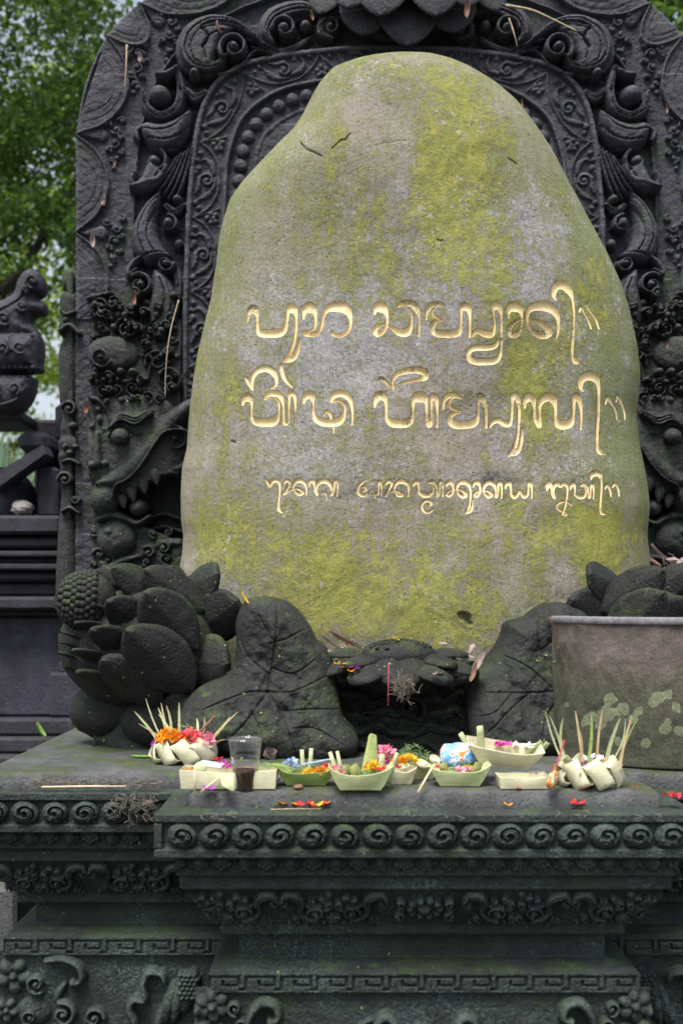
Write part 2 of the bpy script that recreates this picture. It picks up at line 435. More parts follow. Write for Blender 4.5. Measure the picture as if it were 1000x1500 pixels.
def mat_boulder():
    t = NT('lichen_boulder'); pos = t.geo().outputs['Position']
    moss, grey, green, warm, dark = (t.attr(k) for k in ('moss', 'grey', 'green', 'warm', 'dark'))
    st = t.scale(pos, (1, 1, .30))                       # rain-washed streaks run downwards
    big = t.noise(4.5, 7, .68, st); m1 = t.noise(13, 8, .74, pos); m2 = t.noise(38, 7, .76, pos); fine = t.noise(95, 5, .8, pos); vf = t.noise(260, 4, .8, pos)
    A = lambda *x: (x[0] if len(x) == 1 else t.math('ADD', x[0], A(*x[1:])))
    K = lambda x, k: t.math('MULTIPLY', x, k)
    col = t.mix(t.ramp(t.mix(.5, m2, fine), (.36, 0), (.64, 1)), (.195, .178, .125), (.43, .40, .325))
    col = t.mix(t.ramp(big, (.40, 0), (.58, .8)), col, t.mix(fine, (.18, .19, .10), (.33, .33, .19)))
    # pinkish bare stone
    pk = t.ramp(A(K(warm, .15), K(m1, .5), K(m2, .35), K(fine, .25)), (.585, 0), (.67, .75))
    col = t.mix(pk, col, t.mix(fine, (.26, .21, .175), (.43, .355, .31)))
    # soft green algae
    gr = t.ramp(A(K(green, .23), K(big, .5), K(m2, .35), K(fine, .30)), (.595, 0), (.75, .85))
    col = t.mix(gr, col, t.mix(fine, (.115, .145, .05), (.30, .325, .14)))
    # blue-grey lichen crust in ragged patches
    gk = t.ramp(A(K(grey, .13), K(m1, .35), K(m2, .45), K(fine, .30)), (.592, 0), (.628, .82))
    col = t.mix(gk, col, t.mix(t.ramp(fine, (.3, 0), (.7, 1)), (.25, .25, .255), (.46, .455, .48)))
    # yellow-green moss, broken into flecks
    mk = t.ramp(A(K(moss, .16), K(big, .18), K(t.noise(12, 8, .74, st), .40), K(m2, .42), K(fine, .27)), (.675, 0), (.712, .68), (.77, .92))
    col = t.mix(mk, col, t.mix(t.ramp(t.noise(27, 6, .75, pos), (.3, 0), (.7, 1)), (.165, .215, .025), (.425, .39, .07)))
    # pale crusts and ring lichens
    for sc, rad, msk, cc, am in ((36, .20, .56, (.47, .47, .49), .8), (62, .18, .55, (.55, .54, .55), .7), (19, .15, .62, (.43, .44, .42), .8), (110, .2, .52, (.50, .50, .47), .5)):
        wv = t.n('ShaderNodeVectorMath'); wv.operation = 'ADD'; nz = t.n('ShaderNodeTexNoise'); nz.inputs['Scale'].default_value = sc * 1.5; t.l(pos, nz.inputs['Vector'])
        sc_ = t.n('ShaderNodeVectorMath'); sc_.operation = 'SCALE'; sc_.inputs['Scale'].default_value = .35 / sc; t.l(nz.outputs['Color'], sc_.inputs[0]); t.l(pos, wv.inputs[0]); t.l(sc_.outputs[0], wv.inputs[1])
        v = t.voro(sc, co=wv.outputs[0]); ring = t.ramp(v, (max(rad - .14, 0), .35), (rad, 1), (rad + .07, 0))
        k = t.math('MULTIPLY', ring, t.ramp(A(t.noise(6.5, 5, .7, pos), K(grey, .07)), (msk, 0), (msk + .05, 1)))
        col = t.mix(K(k, am), col, cc)
    # grain, pits and dark stains
    col = t.mix(K(t.ramp(vf, (.30, 1), (.50, 0)), .62), col, (.075, .07, .048))
    col = t.mix(K(t.ramp(vf, (.54, 0), (.72, 1)), .45), col, (.58, .57, .52))
    col = t.mix(K(t.ramp(fine, (.25, 1), (.42, 0)), .45), col, (.09, .09, .055))
    pit = t.math('MULTIPLY', t.ramp(t.voro(80, co=pos), (.0, 1), (.14, 1), (.22, 0)), t.ramp(t.noise(14, 4, .7, pos), (.50, 0), (.57, 1)))
    col = t.mix(K(pit, .85), col, (.045, .04, .032))
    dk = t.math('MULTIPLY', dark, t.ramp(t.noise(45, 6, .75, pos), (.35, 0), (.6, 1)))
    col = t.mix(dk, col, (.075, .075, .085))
    nb = t.bump(t.mix(.5, m2, fine), .016, .7); nb = t.bump(vf, .005, .7, nb)
    nb = t.bump(t.math('ADD', K(pit, -1.0), K(mk, .12)), .006, .7, nb)     # pits sunk, moss cushions raised
    return t.fin(col, .9, nb)
M['boulder'] = mat_boulder()

def mat_gold():
    t = NT('gilded_groove'); pos = t.geo().outputs['Position']
    f = t.noise(60, 5, .7, pos); f2 = t.noise(240, 4, .75, pos)
    col = t.mix(t.ramp(f, (.3, 0), (.7, 1)), (.74, .58, .30), (.88, .75, .47))
    col = t.mix(t.math('MULTIPLY', t.ramp(f2, (.58, 0), (.72, 1)), .35), col, (.30, .22, .09))
    g = t.math('MULTIPLY', t.ramp(t.noise(9, 3, .6, pos), (.52, 0), (.62, 1)), t.ramp(t.noise(170, 4, .8, pos), (.44, 0), (.56, 1)))
    col = t.mix(t.math('MULTIPLY', g, .8), col, (.10, .11, .06))
    m = t.fin(col, .62, t.bump(f2, .0022, .7)); t.b.inputs['Metallic'].default_value = .0
    t.b.inputs['Specular IOR Level'].default_value = .3
    return m
M['gold'] = mat_gold()

def mat_basin():
    t = NT('pink_basin_stone'); pos = t.geo().outputs['Position']
    big = t.noise(4, 6, .7, t.scale(pos, (1, 1, .45))); mid = t.noise(17, 7, .75, pos); fine = t.noise(120, 5, .8, pos); vf = t.noise(300, 3, .8, pos); z = t.sep(pos)[2]
    col = t.mix(t.ramp(mid, (.3, 0), (.7, 1)), (.082, .066, .059), (.205, .168, .150))
    col = t.mix(t.ramp(big, (.42, 0), (.6, .7)), col, (.075, .066, .058))
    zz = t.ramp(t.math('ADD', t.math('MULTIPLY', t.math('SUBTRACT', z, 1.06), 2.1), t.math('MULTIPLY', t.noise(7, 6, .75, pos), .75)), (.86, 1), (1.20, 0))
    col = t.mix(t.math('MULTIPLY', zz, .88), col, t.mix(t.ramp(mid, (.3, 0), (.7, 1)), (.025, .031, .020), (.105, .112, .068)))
    ro = t.attr('rosette'); lk = t.ramp(t.math('ADD', ro, t.math('MULTIPLY', t.math('SUBTRACT', fine, .5), .5)), (.25, 0), (.42, 1), (.62, .62), (1, .75))
    col = t.mix(t.math('MULTIPLY', lk, .78), col, t.mix(t.ramp(fine, (.3, 0), (.7, 1)), (.12, .145, .07), (.40, .43, .26)))
    col = t.mix(t.math('MULTIPLY', t.ramp(vf, (.3, 1), (.48, 0)), .6), col, (.03, .027, .024))
    col = t.mix(t.math('MULTIPLY', t.ramp(vf, (.56, 0), (.72, 1)), .5), col, (.30, .25, .235))
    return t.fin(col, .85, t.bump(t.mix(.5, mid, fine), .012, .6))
M['basin'] = mat_basin()
def mat_palm(name, c1, c2, trans=.22):
    t = NT(name); fib = t.noise(1.0, 4, .7, t.scale(t.co, (14, 260, 260))); blot = t.noise(34, 5, .7)
    col = t.mix(t.ramp(fib, (.3, 0), (.7, 1)), c1, c2)
    col = t.mix(t.math('MULTIPLY', t.ramp(blot, (.50, 0), (.72, 1)), .45), col, (c1[0] * .75, c1[1] * .85, c1[2] * .6))
    col = t.mix(t.math('MULTIPLY', t.ramp(t.noise(120, 4, .8), (.62, 0), (.70, 1)), .5), col, (.22, .15, .06))
    t.fin(col, .42, t.bump(fib, .0012, .5)); o = t.t.nodes['Material Output']; tr = t.n('ShaderNodeBsdfTranslucent'); t.l(col, tr.inputs[0])
    mx = t.n('ShaderNodeMixShader'); mx.inputs[0].default_value = trans; t.l(t.b.outputs[0], mx.inputs[1]); t.l(tr.outputs[0], mx.inputs[2]); t.l(mx.outputs[0], o.inputs[0]); return t.m
M['leafpale'] = mat_palm('pale_palm_leaf', (.48, .54, .25), (.72, .76, .48))
M['leafcream'] = mat_palm('cream_palm_leaf', (.60, .58, .37), (.80, .78, .60))
M['leafgreen'] = mat_palm('green_palm_leaf', (.22, .32, .08), (.40, .50, .18), .3)
M['leafolive'] = mat_palm('olive_palm_leaf', (.20, .24, .06), (.38, .40, .14), .3)
M['leafdry'] = simple_mat('dry_palm_leaf', (.42, .30, .16), (.62, .48, .29), 30, .6, .001, .2)
M['orange'] = simple_mat('orange_petal', (.78, .26, .01), (.90, .42, .02), 60, .6, 0, .25)
M['yellow'] = simple_mat('yellow_petal', (.80, .48, .02), (.90, .62, .05), 60, .6, 0, .25)
M['red'] = simple_mat('red_petal', (.50, .012, .02), (.72, .05, .06), 60, .6, 0, .25)
M['pink'] = simple_mat('pink_petal', (.78, .20, .33), (.88, .42, .52), 60, .6, 0, .25)
M['coral'] = simple_mat('coral_petal', (.78, .08, .10), (.86, .20, .22), 60, .6, 0, .25)
M['purple'] = simple_mat('purple_petal', (.28, .03, .36), (.46, .10, .52), 60, .6, 0, .25)
M['magenta'] = simple_mat('magenta_petal', (.55, .02, .30), (.72, .08, .44), 60, .6, 0, .25)
M['bluepetal'] = simple_mat('pale_blue_petal', (.36, .48, .72), (.55, .66, .85), 60, .6, 0, .25)
M['pandan'] = simple_mat('shredded_pandan', (.10, .18, .06), (.24, .34, .15), 90, .6, 0, .2)
M['white'] = simple_mat('white_paper', (.70, .70, .70), (.82, .82, .80), 30, .6)
M['twig'] = simple_mat('dry_twig', (.26, .19, .12), (.46, .37, .26), 60, .8)
M['palestick'] = simple_mat('pale_bamboo_stick', (.56, .42, .28), (.72, .58, .42), 60, .6)
M['pinkstick'] = simple_mat('pink_incense_stick', (.30, .03, .08), (.45, .07, .14), 60, .7)
M['brownstick'] = simple_mat('brown_incense_stick', (.16, .07, .05), (.30, .14, .10), 60, .8)
M['deadleaf'] = simple_mat('dead_brown_leaf', (.15, .08, .055), (.29, .17, .12), 30, .7, 0, .2)
M['deadpale'] = simple_mat('dead_pale_leaf', (.24, .18, .16), (.40, .32, .30), 30, .7, 0, .2)
M['leafyellow'] = simple_mat('fallen_yellow_leaf', (.75, .45, .03), (.85, .58, .08), 30, .5, 0, .2)
M['leaffresh'] = simple_mat('fallen_green_leaf', (.12, .26, .04), (.26, .42, .10), 30, .5, 0, .2)
M['root'] = simple_mat('dry_grey_roots', (.10, .09, .07), (.25, .22, .18), 60, .9)

# ------------------------------------------------------------------ setting: ground
def build_ground():
    t = NT('dark_soil'); pos = t.geo().outputs['Position']
    col = t.mix(t.ramp(t.noise(6, 6, .7, pos), (.3, 0), (.7, 1)), (.022, .021, .018), (.06, .055, .045))
    col = t.mix(t.ramp(t.noise(1.2, 5, .7, pos), (.5, 0), (.65, .7)), col, (.03, .05, .015))
    m = t.fin(col, .95, t.bump(t.noise(30, 5, .7, pos), .02, .6))
    n = 60; xs = np.linspace(-1, 1, n); X, Y = np.meshgrid(np.sign(xs) * np.abs(xs) ** 3 * 400, np.sign(xs) * np.abs(xs) ** 3 * 400)
    Z = fbm(X, Y, 7, 3) * .0
    idx = np.arange(n * n).reshape(n, n)
    q = np.stack([idx[:-1, :-1], idx[:-1, 1:], idx[1:, 1:], idx[1:, :-1]], -1).reshape(-1, 4)
    o = fast_mesh('ground', np.stack([X.ravel(), Y.ravel() + 4, Z.ravel()], 1), q, m)
    tag(o, 'dark mossy soil around the monument', 'ground', kind='structure')
build_ground()

# ------------------------------------------------------------------ carved plinth
CX = 0.19
ZP = CZ - 0.432                      # platform top
SL_T, SL_B = CZ - 0.471, CZ - 0.571  # slab top and bottom
plinth = tag(empty('carved_plinth', (0, 0, 0)), 'stepped dark stone altar plinth with carved friezes carrying the boulder and offerings', 'plinth')

def swept(name, cx, hw, yf, yb, prof, mat, lid=True):
    """a profile (inset, z) swept round front and both sides with mitred corners"""
    V = []; Q = []; nseg = 24; b = .006
    rows = []
    for (d, z) in prof:
        xa, xb, y0 = cx - hw + d, cx + hw - d, yf + d
        row = [(xa, yb, z)]
        row += [(xa, y0 + (yb - y0) * k, z) for k in (.66, .33)] + [(xa, y0 + b, z)]
        row += [(xa + b + (xb - xa - 2 * b) * k / nseg, y0, z) for k in range(nseg + 1)]
        row += [(xb, y0 + b, z)] + [(xb, y0 + (yb - y0) * k, z) for k in (.33, .66)] + [(xb, yb, z)]
        rows.append(row)
    n = len(rows[0])
    for r in rows: V += r
    for a in range(len(rows) - 1):
        for i in range(n - 1):
            Q.append((a * n + i, (a + 1) * n + i, (a + 1) * n + i + 1, a * n + i + 1))
    o = fast_mesh(name, V, Q, mat, plinth, smooth=False)
    return o

def chip(prof, r=.003):
    """soften every corner of a profile"""
    out = [prof[0]]
    for i in range(1, len(prof) - 1):
        a, b, c = (Vector(p) for p in (prof[i - 1], prof[i], prof[i + 1]))
        la, lc = (a - b).length, (c - b).length
        k = min(r, la * .4, lc * .4)
        out.append(tuple(b + (a - b).normalized() * k)); out.append(tuple(b + (c - b).normalized() * k))
    out.append(prof[-1]); return out

def zr(v): return CZ - v
PROF = [(0.09, zr(.4719)), (0.0, zr(.4722)), (0.0, zr(.492)), (.014, zr(.494)), (.014, zr(.549)), (0.0, zr(.551)), (0.0, zr(.571)),
        (.040, zr(.573)), (.040, zr(.612)), (.050, zr(.614)), (.050, zr(.652)), (.066, zr(.655)), (.136, zr(.752)), (.136, zr(.776)), (.15, zr(.778)), (.174, zr(.782)),
        (.174, zr(.838)), (.118, zr(.850)), (.110, zr(.856)), (.110, zr(.900)), (.118, zr(.904)), (.118, zr(1.30)), (.06, zr(1.36)), (.06, zr(1.52))]
FB_HW, FB_Y = .605, 2.72
WG_HW, WG_Y = 1.16, 3.02
FBLK = swept('front_block', CX, FB_HW, FB_Y, 3.3, chip(PROF), M['plinth'])
WBLK = swept('wing_block', CX, WG_HW, WG_Y, 4.9, chip(PROF), M['plinth'])

def slab_top(name, x0, x1, y0, y1, z0, z1, seed):
    """a worn top slab: slightly uneven surface and chipped rounded edges"""
    nx, ny = int((x1 - x0) / .012), int((y1 - y0) / .012)
    xs = np.linspace(x0, x1, nx); ys = np.linspace(y0, y1, ny)
    X, Y = np.meshgrid(xs, ys); e = np.minimum(np.minimum(X - x0, x1 - X), np.minimum(Y - y0, y1 - Y))
    Z = z1 + fbm(X, Y, .12, seed) * .004 - .005 * np.clip(1 - e / .012, 0, 1) ** 2 * (1.0 + 1.5 * vnoise(X, Y, .05, seed + 9))
    idx = np.arange(nx * ny).reshape(ny, nx)
    q = np.stack([idx[:-1, :-1], idx[:-1, 1:], idx[1:, 1:], idx[1:, :-1]], -1).reshape(-1, 4)
    V = np.stack([X.ravel(), Y.ravel(), Z.ravel()], 1)
    ring = np.concatenate([idx[0, :], idx[1:, -1], idx[-1, -2::-1], idx[-2:0:-1, 0]])
    rv = V[ring].copy(); rv[:, 2] = z0; o = len(V); V = np.concatenate([V, rv]); m = len(ring)
    k = np.arange(m); k1 = (k + 1) % m
    q = np.concatenate([q, np.stack([ring[k], o + k, o + k1, ring[k1]], 1)])
    return fast_mesh(name, V, q, M['top'], plinth)
slab_top('top_slab', CX - FB_HW + .068, CX + FB_HW - .068, 2.8, 3.10, zr(.4735), ZP, 21)
slab_top('top_slab', CX - WG_HW + .052, CX + WG_HW - .052, 3.086, 4.95, zr(.4735), ZP - .0006, 31)

# spiral bosses: one mesh, copied along the two slabs
def make_boss(sd_):
    r = Relief(-34, 34, -34, 34, 1.0)
    r.dome(0, 0, 32.5, 32.5, .024, 0, p=.55)
    r.H += np.where(np.hypot(r.X, r.Y) < 33, fbm(r.X, r.Y, 11, 5 + sd_) * .008, 0)
    pts = []
    for i in range(34):
        t = i / 33; a = R(235 + 14 * sd_) + t * 2 * math.pi * (1.05 + .07 * sd_); rr = (23.5 + .8 * (sd_ % 3)) * (1 - t) ** .8 + 1
        pts.append((rr * math.cos(a) + 1, -rr * math.sin(a) - 1, 2.0 + 11 * t ** .8))
    r.stroke(pts, .016, op='sub', smooth=0)
    pts = [(x * .72 + 1, y * .72, 2.2) for x, y, w in pts[:22]]; r.stroke(pts, .004, op='sub', smooth=0)
    sd = np.hypot(r.X, r.Y) - 32.5
    def mp(x, y, h): return (x * .001, -h, -y * .001)
    return r.mesh('spiral_boss', mp, M['plinth'], plinth, sd=sd, back=.006)
bosses = [make_boss(k) for k in range(5)]; used = set()
def place_boss(x, y, z, blk):
    k = random.randrange(5); o = bosses[k]
    if k in used:
        o = bosses[k].copy(); C.objects.link(o)
    used.add(k); o.parent = blk
    o.location = (x, y, z); o.rotation_euler = (0, random.uniform(-.4, .4), 0); s = random.uniform(.93, 1.05); o.scale = (s * 1.05, 1, .86 * s)
zb = zr(.5215)
for k in range(16):
    place_boss(CX - FB_HW + .062 + k * .0721, FB_Y + .008, zb, FBLK)
for side in (-1, 1):
    for k in range(8):
        place_boss(CX + side * (WG_HW - .045 - k * .0735), WG_Y + .008, zb, WBLK)
# end stiles of the framed row
for (hw, yf, blk) in ((FB_HW, FB_Y, FBLK), (WG_HW, WG_Y, WBLK)):
    for s_ in (-1, 1):
        b = MB(); xe = CX + s_ * hw; b.box(min(xe, xe - s_ * .018), max(xe, xe - s_ * .018), yf + .0015, yf + .05, zr(.5495), zr(.4935), .002)
        b.build('frame_stile', M['plinth'], blk, auto=40)

# carved bands. units: millimetres along the face, y downwards
def band_fringe(L):
    r = Relief(-L / 2, L / 2, 0, 44, 1.6)
    r.H[:] = 0
    n = int(L / 50); p = L / n
    for k in range(n + 1):
        cx = -L / 2 + p * k
        if k % 2 == 0:
            r.dome(cx, 8, 22, 22, .016, p=.6)
            for a in range(-2, 3):
                r.dome(cx + a * 8, 27 - abs(a) * 4.5, 5, 5.5, .016)
        else:
            r.dome(cx, 10, 16, 24, .018, p=.6); r.spiral(cx - 7, 24, 8, 1.1, 0, 1, 4, .013); r.spiral(cx + 7, 24, 8, 1.1, 180, -1, 4, .013)
        r.spiral(cx + p / 2 - 7, 16, 8, 1.2, 90, 1, 5, .012); r.spiral(cx + p / 2 + 7, 16, 8, 1.2, 90, -1, 5, .012)
    r.H += fbm(r.X, r.Y, 9, 44) * .003
    return r
def band_scroll(L, seed):
    r = Relief(-L / 2, L / 2, 0, 112, 1.6); rd = random.Random(seed)
    def motif(x, d, s=1.0):
        r.stroke([(x, 18, 10 * s), (x + d * 14, 8, 22 * s), (x + d * 34, 16, 26 * s), (x + d * 44, 38, 20 * s), (x + d * 40, 60, 14), (x + d * 52, 82, 14), (x + d * 78, 92, 8)], .022, groove=2)
        r.spiral(x + d * 8, 30, 15 * s, 1.3, 250 if d > 0 else 290, -d, 8, .022)
        r.spiral(x + d * 78, 66, 24 * s, 1.5, 180 if d > 0 else 0, d, 10, .020, groove=2)
        r.spiral(x + d * 104, 40, 15 * s, 1.3, 120 if d > 0 else 60, -d, 7, .018)
        r.spiral(x + d * 92, 22, 11 * s, 1.2, 20, d, 6, .016); r.spiral(x + d * 70, 30, 10 * s, 1.2, 200, -d, 6, .016)
        r.spiral(x + d * 112, 86, 13 * s, 1.3, 60, d, 7, .018); r.spiral(x + d * 30, 90, 12 * s, 1.2, 0, -d, 7, .016)
        r.stroke([(x + d * 56, 44, 8), (x + d * 68, 50, 14), (x + d * 90, 48, 6)], .016, groove=1)
        for q in range(5): r.dome(x + d * (16 + 20 * q), 104 - 3 * (q % 2), 6, 5, .013)
    # centre flower, scroll pairs outwards
    r.dome(0, 54, 18, 14, .024); r.dome(0, 54, 42, 30, .010, p=.3)
    for a in range(10):
        r.dome(34 * math.cos(a * .628), 54 + 26 * math.sin(a * .628), 11, 9, .018)
    for s_ in (-1, 1):
        r.spiral(s_ * 58, 34, 15, 1.3, 90, s_, 8, .02); r.spiral(s_ * 60, 78, 17, 1.3, 270, -s_, 8, .02)
        x = 90
        while x < L / 2 - 60:
            motif(s_ * x, s_, 1.0); x += 124
            if x < L / 2 - 60:
                r.stroke([(s_ * (x + 4), 10, 20), (s_ * (x + 12), 48, 12), (s_ * (x + 6), 100, 8)], .012)
                motif(s_ * (x + 112), -s_, .95); x += 124
        for q in range(5):
            r.dome(s_ * (L / 2 - 14 - 16 * q), 28 + 13 * q, 16, 11, .016, rot=-s_ * 20); r.spiral(s_ * (L / 2 - 30 - 13 * q), 20 + 15 * q, 10, 1.2, 50 * q, s_, 5, .018)
    r.H += fbm(r.X, r.Y, 10, seed) * .004
    return r
def band_fret(L):
    r = Relief(-L / 2, L / 2, 0, 44, 1.2); r.H[:] = .007
    n = int(round(L / 86)); p = L / n; g = 5.2
    def cut(xa, ya, xb, yb): r.stroke([(xa, ya, g), (xb, yb, g)], .0075, op='sub', smooth=0, p=.25)
    Hs = r.H
    def cutb(xa, ya, xb, yb):
        w = r.win(min(xa, xb) - g / 2, max(xa, xb) + g / 2, min(ya, yb) - g / 2, max(ya, yb) + g / 2)
        if w: r.H[w] = -.009
    for k in range(n):
        x = -L / 2 + k * p
        cutb(x + 3, 9, x + .84 * p, 9); cutb(x + .84 * p, 9, x + .84 * p, 28); cutb(x + .40 * p, 28, x + .84 * p, 28); cutb(x + .40 * p, 19, x + .40 * p, 28)
        cutb(x + 3, 9, x + 3, 37); cutb(x - .16 * p + 3, 37, x + 3, 37)
    r.H += fbm(r.X, r.Y, 6, 77) * .003
    return r

def face_map(cx, y0, z0, y1=None, z1=None, hgt=None, nout=None):
    """plane band: top edge at (y0,z0), bottom edge at (y1,z1)"""
    if y1 is None: y1 = y0; z1 = z0 - hgt * .001
    d = Vector((0, y1 - y0, z1 - z0)); Lm = d.length; d.normalize(); n = Vector((0, -1, 0)) if abs(d.y) < 1e-6 else Vector((0, d.z, -d.y)).normalized()
    if n.y > 0: n = -n
    def f(x, y, h):
        return (cx + x * .001, y0 + d.y * y * .001 + n.y * h, z0 + d.z * y * .001 + n.z * h)
    return f
def trim(r, half_top, half_bot, hgt):
    """mitre the ends: keep |x| < half width at this row"""
    hw = half_top + (half_bot - half_top) * r.Y / hgt
    return np.abs(r.X) - hw
for (hw, yf, sd0, blk) in ((FB_HW, FB_Y, 5, FBLK), (WG_HW, WG_Y, 8, WBLK)):
    L = 2 * (hw - .045) * 1000; r = band_fringe(L)
    r.mesh('cloud_fringe', face_map(CX, yf + .034, zr(.573), hgt=44), M['plinth'], blk, sd=trim(r, L / 2 - .5, L / 2 - .5, 44), back=.004)
    L = 2 * (hw - .066) * 1000; r = band_scroll(L, sd0); hg = math.hypot(.07, .097) * 1000
    r.mesh('scroll_frieze', face_map(CX, yf + .0655, zr(.655), yf + .1355, zr(.752)), M['plinth'], blk, sd=np.maximum(trim(r, L / 2, L / 2 - 70, hg), r.Y - hg + 1), back=.003)
    L = 2 * (hw - .110) * 1000; r = band_fret(L)
    r.mesh('fret_band', face_map(CX, yf + .1095, zr(.856), hgt=44), M['plinth'], blk, sd=trim(r, L / 2 - .5, L / 2 - .5, 44), back=.002)

# lower panels with raised curls, placed in photo pixels at the face's own depth
def front_panel():
    r = Relief(286, 952, 1446, 1640, 1.3)
    def hook(x, y, d, s=1.0):
        r.stroke([(x - d * 28 * s, y + 34 * s, 8), (x - d * 20 * s, y + 6, 14), (x - d * 4 * s, y - 12 * s, 18), (x + d * 14 * s, y - 8 * s, 17), (x + d * 20 * s, y + 8 * s, 13), (x + d * 10 * s, y + 17 * s, 10)], .035, base=0)
        r.dome(x + d * 9 * s, y + 14 * s, 7, 7, .04)
    def flower(x, y, s=1.0):
        for a in range(6): r.dome(x + 15 * s * math.cos(a * 1.047 + .4), y + 15 * s * math.sin(a * 1.047 + .4), 12 * s, 10 * s, .022, rot=math.degrees(a * 1.047 + .4))
        r.dome(x, y, 8 * s, 8 * s, .034)
    hook(388, 1478, 1); hook(842, 1478, -1); hook(566, 1496, -1, .7); hook(680, 1496, 1, .7) ; hook(660, 1560, 1); hook(570, 1560, -1)
    flower(312, 1472); flower(928, 1472); flower(620, 1540, 1.6)
    for sx in (0, 1):
        m = (lambda v: v) if sx == 0 else (lambda v: 1238 - v)
        r.spiral(m(345), 1474, 13, 1.4, 90, 1 if sx == 0 else -1, 7, .028); r.spiral(m(352), 1500, 12, 1.3, 0, -1, 7, .024); r.dome(m(298), 1500, 14, 10, .026)
        r.spiral(m(322), 1512, 16, 1.3, 200, 1, 8, .028); r.dome(m(290), 1478, 9, 10, .03)
        r.stroke([(m(300), 1560, 20), (m(330), 1540, 24), (m(370), 1560, 16), (m(420), 1600, 8)], .025, groove=2)
    r.stroke([(525, 1500, 4), (560, 1486, 10), (575, 1484, 8)], .015)
    r.H += fbm(r.X, r.Y, 14, 91) * .006
    r.mesh('carved_front_panel', plane_map(FB_Y + .117), M['plinth'], FBLK, back=.002)
def wing_panel():
    r = Relief(-14, 300, 1392, 1560, 1.3)
    for (fx, fy, s) in ((22, 1428, 1.0), (12, 1478, .7)):
        for a in range(5): r.dome(fx + 16 * s * math.cos(a * 1.257 + .2), fy + 16 * s * math.sin(a * 1.257 + .2), 12 * s, 10 * s, .024, rot=math.degrees(a * 1.257 + .2))
        r.dome(fx, fy, 7 * s, 7 * s, .03)
    r.spiral(56, 1438, 17, 1.5, 60, 1, 8, .03); r.spiral(96, 1482, 21, 1.6, 250, 1, 10, .034); r.spiral(140, 1488, 17, 1.4, 0, -1, 8, .028)
    r.stroke([(70, 1404, 8), (95, 1402, 12), (118, 1412, 14), (122, 1432, 12), (108, 1440, 9)], .035); r.dome(110, 1436, 7, 7, .04)
    r.stroke([(96, 1440, 9), (88, 1452, 14), (84, 1462, 8)], .022); r.dome(50, 1480, 26, 22, .02, p=.4); r.spiral(48, 1486, 15, 1.3, 90, 1, 7, .035)
    r.stroke([(198, 1560, 14), (200, 1500, 14), (192, 1476, 14), (198, 1462, 14), (214, 1462, 12), (212, 1440, 12), (220, 1422, 14), (238, 1424, 12), (243, 1434, 8)], .034)
    for (x, y, w, h) in ((248, 1470, 15, 34), (262, 1462, 15, 40), (277, 1450, 17, 36), (236, 1490, 12, 26)):
        r.dome(x, y, w * .75, h, .03, rot=14)
    for k in range(24):
        r.dome(266 + (k % 4) * 7 + 3.5 * ((k // 4) % 2), 1424 + (k // 4) * 6.5, 4.2, 4.2, .016, .022)
    r.H += fbm(r.X, r.Y, 14, 95) * .006
    D = WG_Y + .117
    r.mesh('carved_wing_panel', plane_map(D), M['plinth'], WBLK, back=.002)
    mx = lambda x, y, h: (2 * CX - (x - 500) / F * D, D - h, CZ + (HY - y) / F * D)
    r.mesh('carved_wing_panel', mx, M['plinth'], WBLK, back=.002, flip=True)
front_panel(); wing_panel()

# ------------------------------------------------------------------ carved backplate (stele)
PD = 4.42; PCX = 578.0
back = tag(empty('carved_backplate', (CX, PD, ZP)), 'tall arched dark stone backplate with scrollwork, beads and giant faces behind the boulder', 'stone stele')
back_inv = Matrix.Translation(Vector((-CX, -PD, -ZP)))
def hang(o):
    if o is not None: o.parent = back; o.matrix_parent_inverse = back_inv
    return o
def mirror_curve(left):
    l = catmull(left, 8); r_ = l[::-1].copy(); r_[:, 0] = 2 * PCX - r_[:, 0]
    return np.concatenate([l, r_[1:]])
OUT = mirror_curve([(112, 900), (112, 600), (112, 300), (113, 205), (118, 165), (127, 125), (140, 90), (158, 56), (182, 28), (212, 3), (250, -25), (320, -65), (420, -98), (500, -112), (578, -116)])
LIN = mirror_curve([(196, 900), (196, 500), (195, 380), (197, 280), (204, 210), (220, 145), (246, 95), (285, 55), (340, 20), (420, -8), (500, -22), (578, -26)])
FRO = mirror_curve([(269, 900), (269, 520), (271, 410), (276, 290), (288, 190), (306, 140), (330, 114), (365, 96), (430, 83), (500, 76), (578, 73)])
FRI = mirror_curve([(326, 900), (328, 420), (332, 296), (335, 245), (344, 209), (356, 182), (380, 158), (416, 138), (458, 128), (520, 120), (578, 118)])
FIN = mirror_curve([(366, 900), (368, 330), (372, 248), (380, 212), (395, 191), (416, 176), (440, 165), (500, 152), (578, 148)])

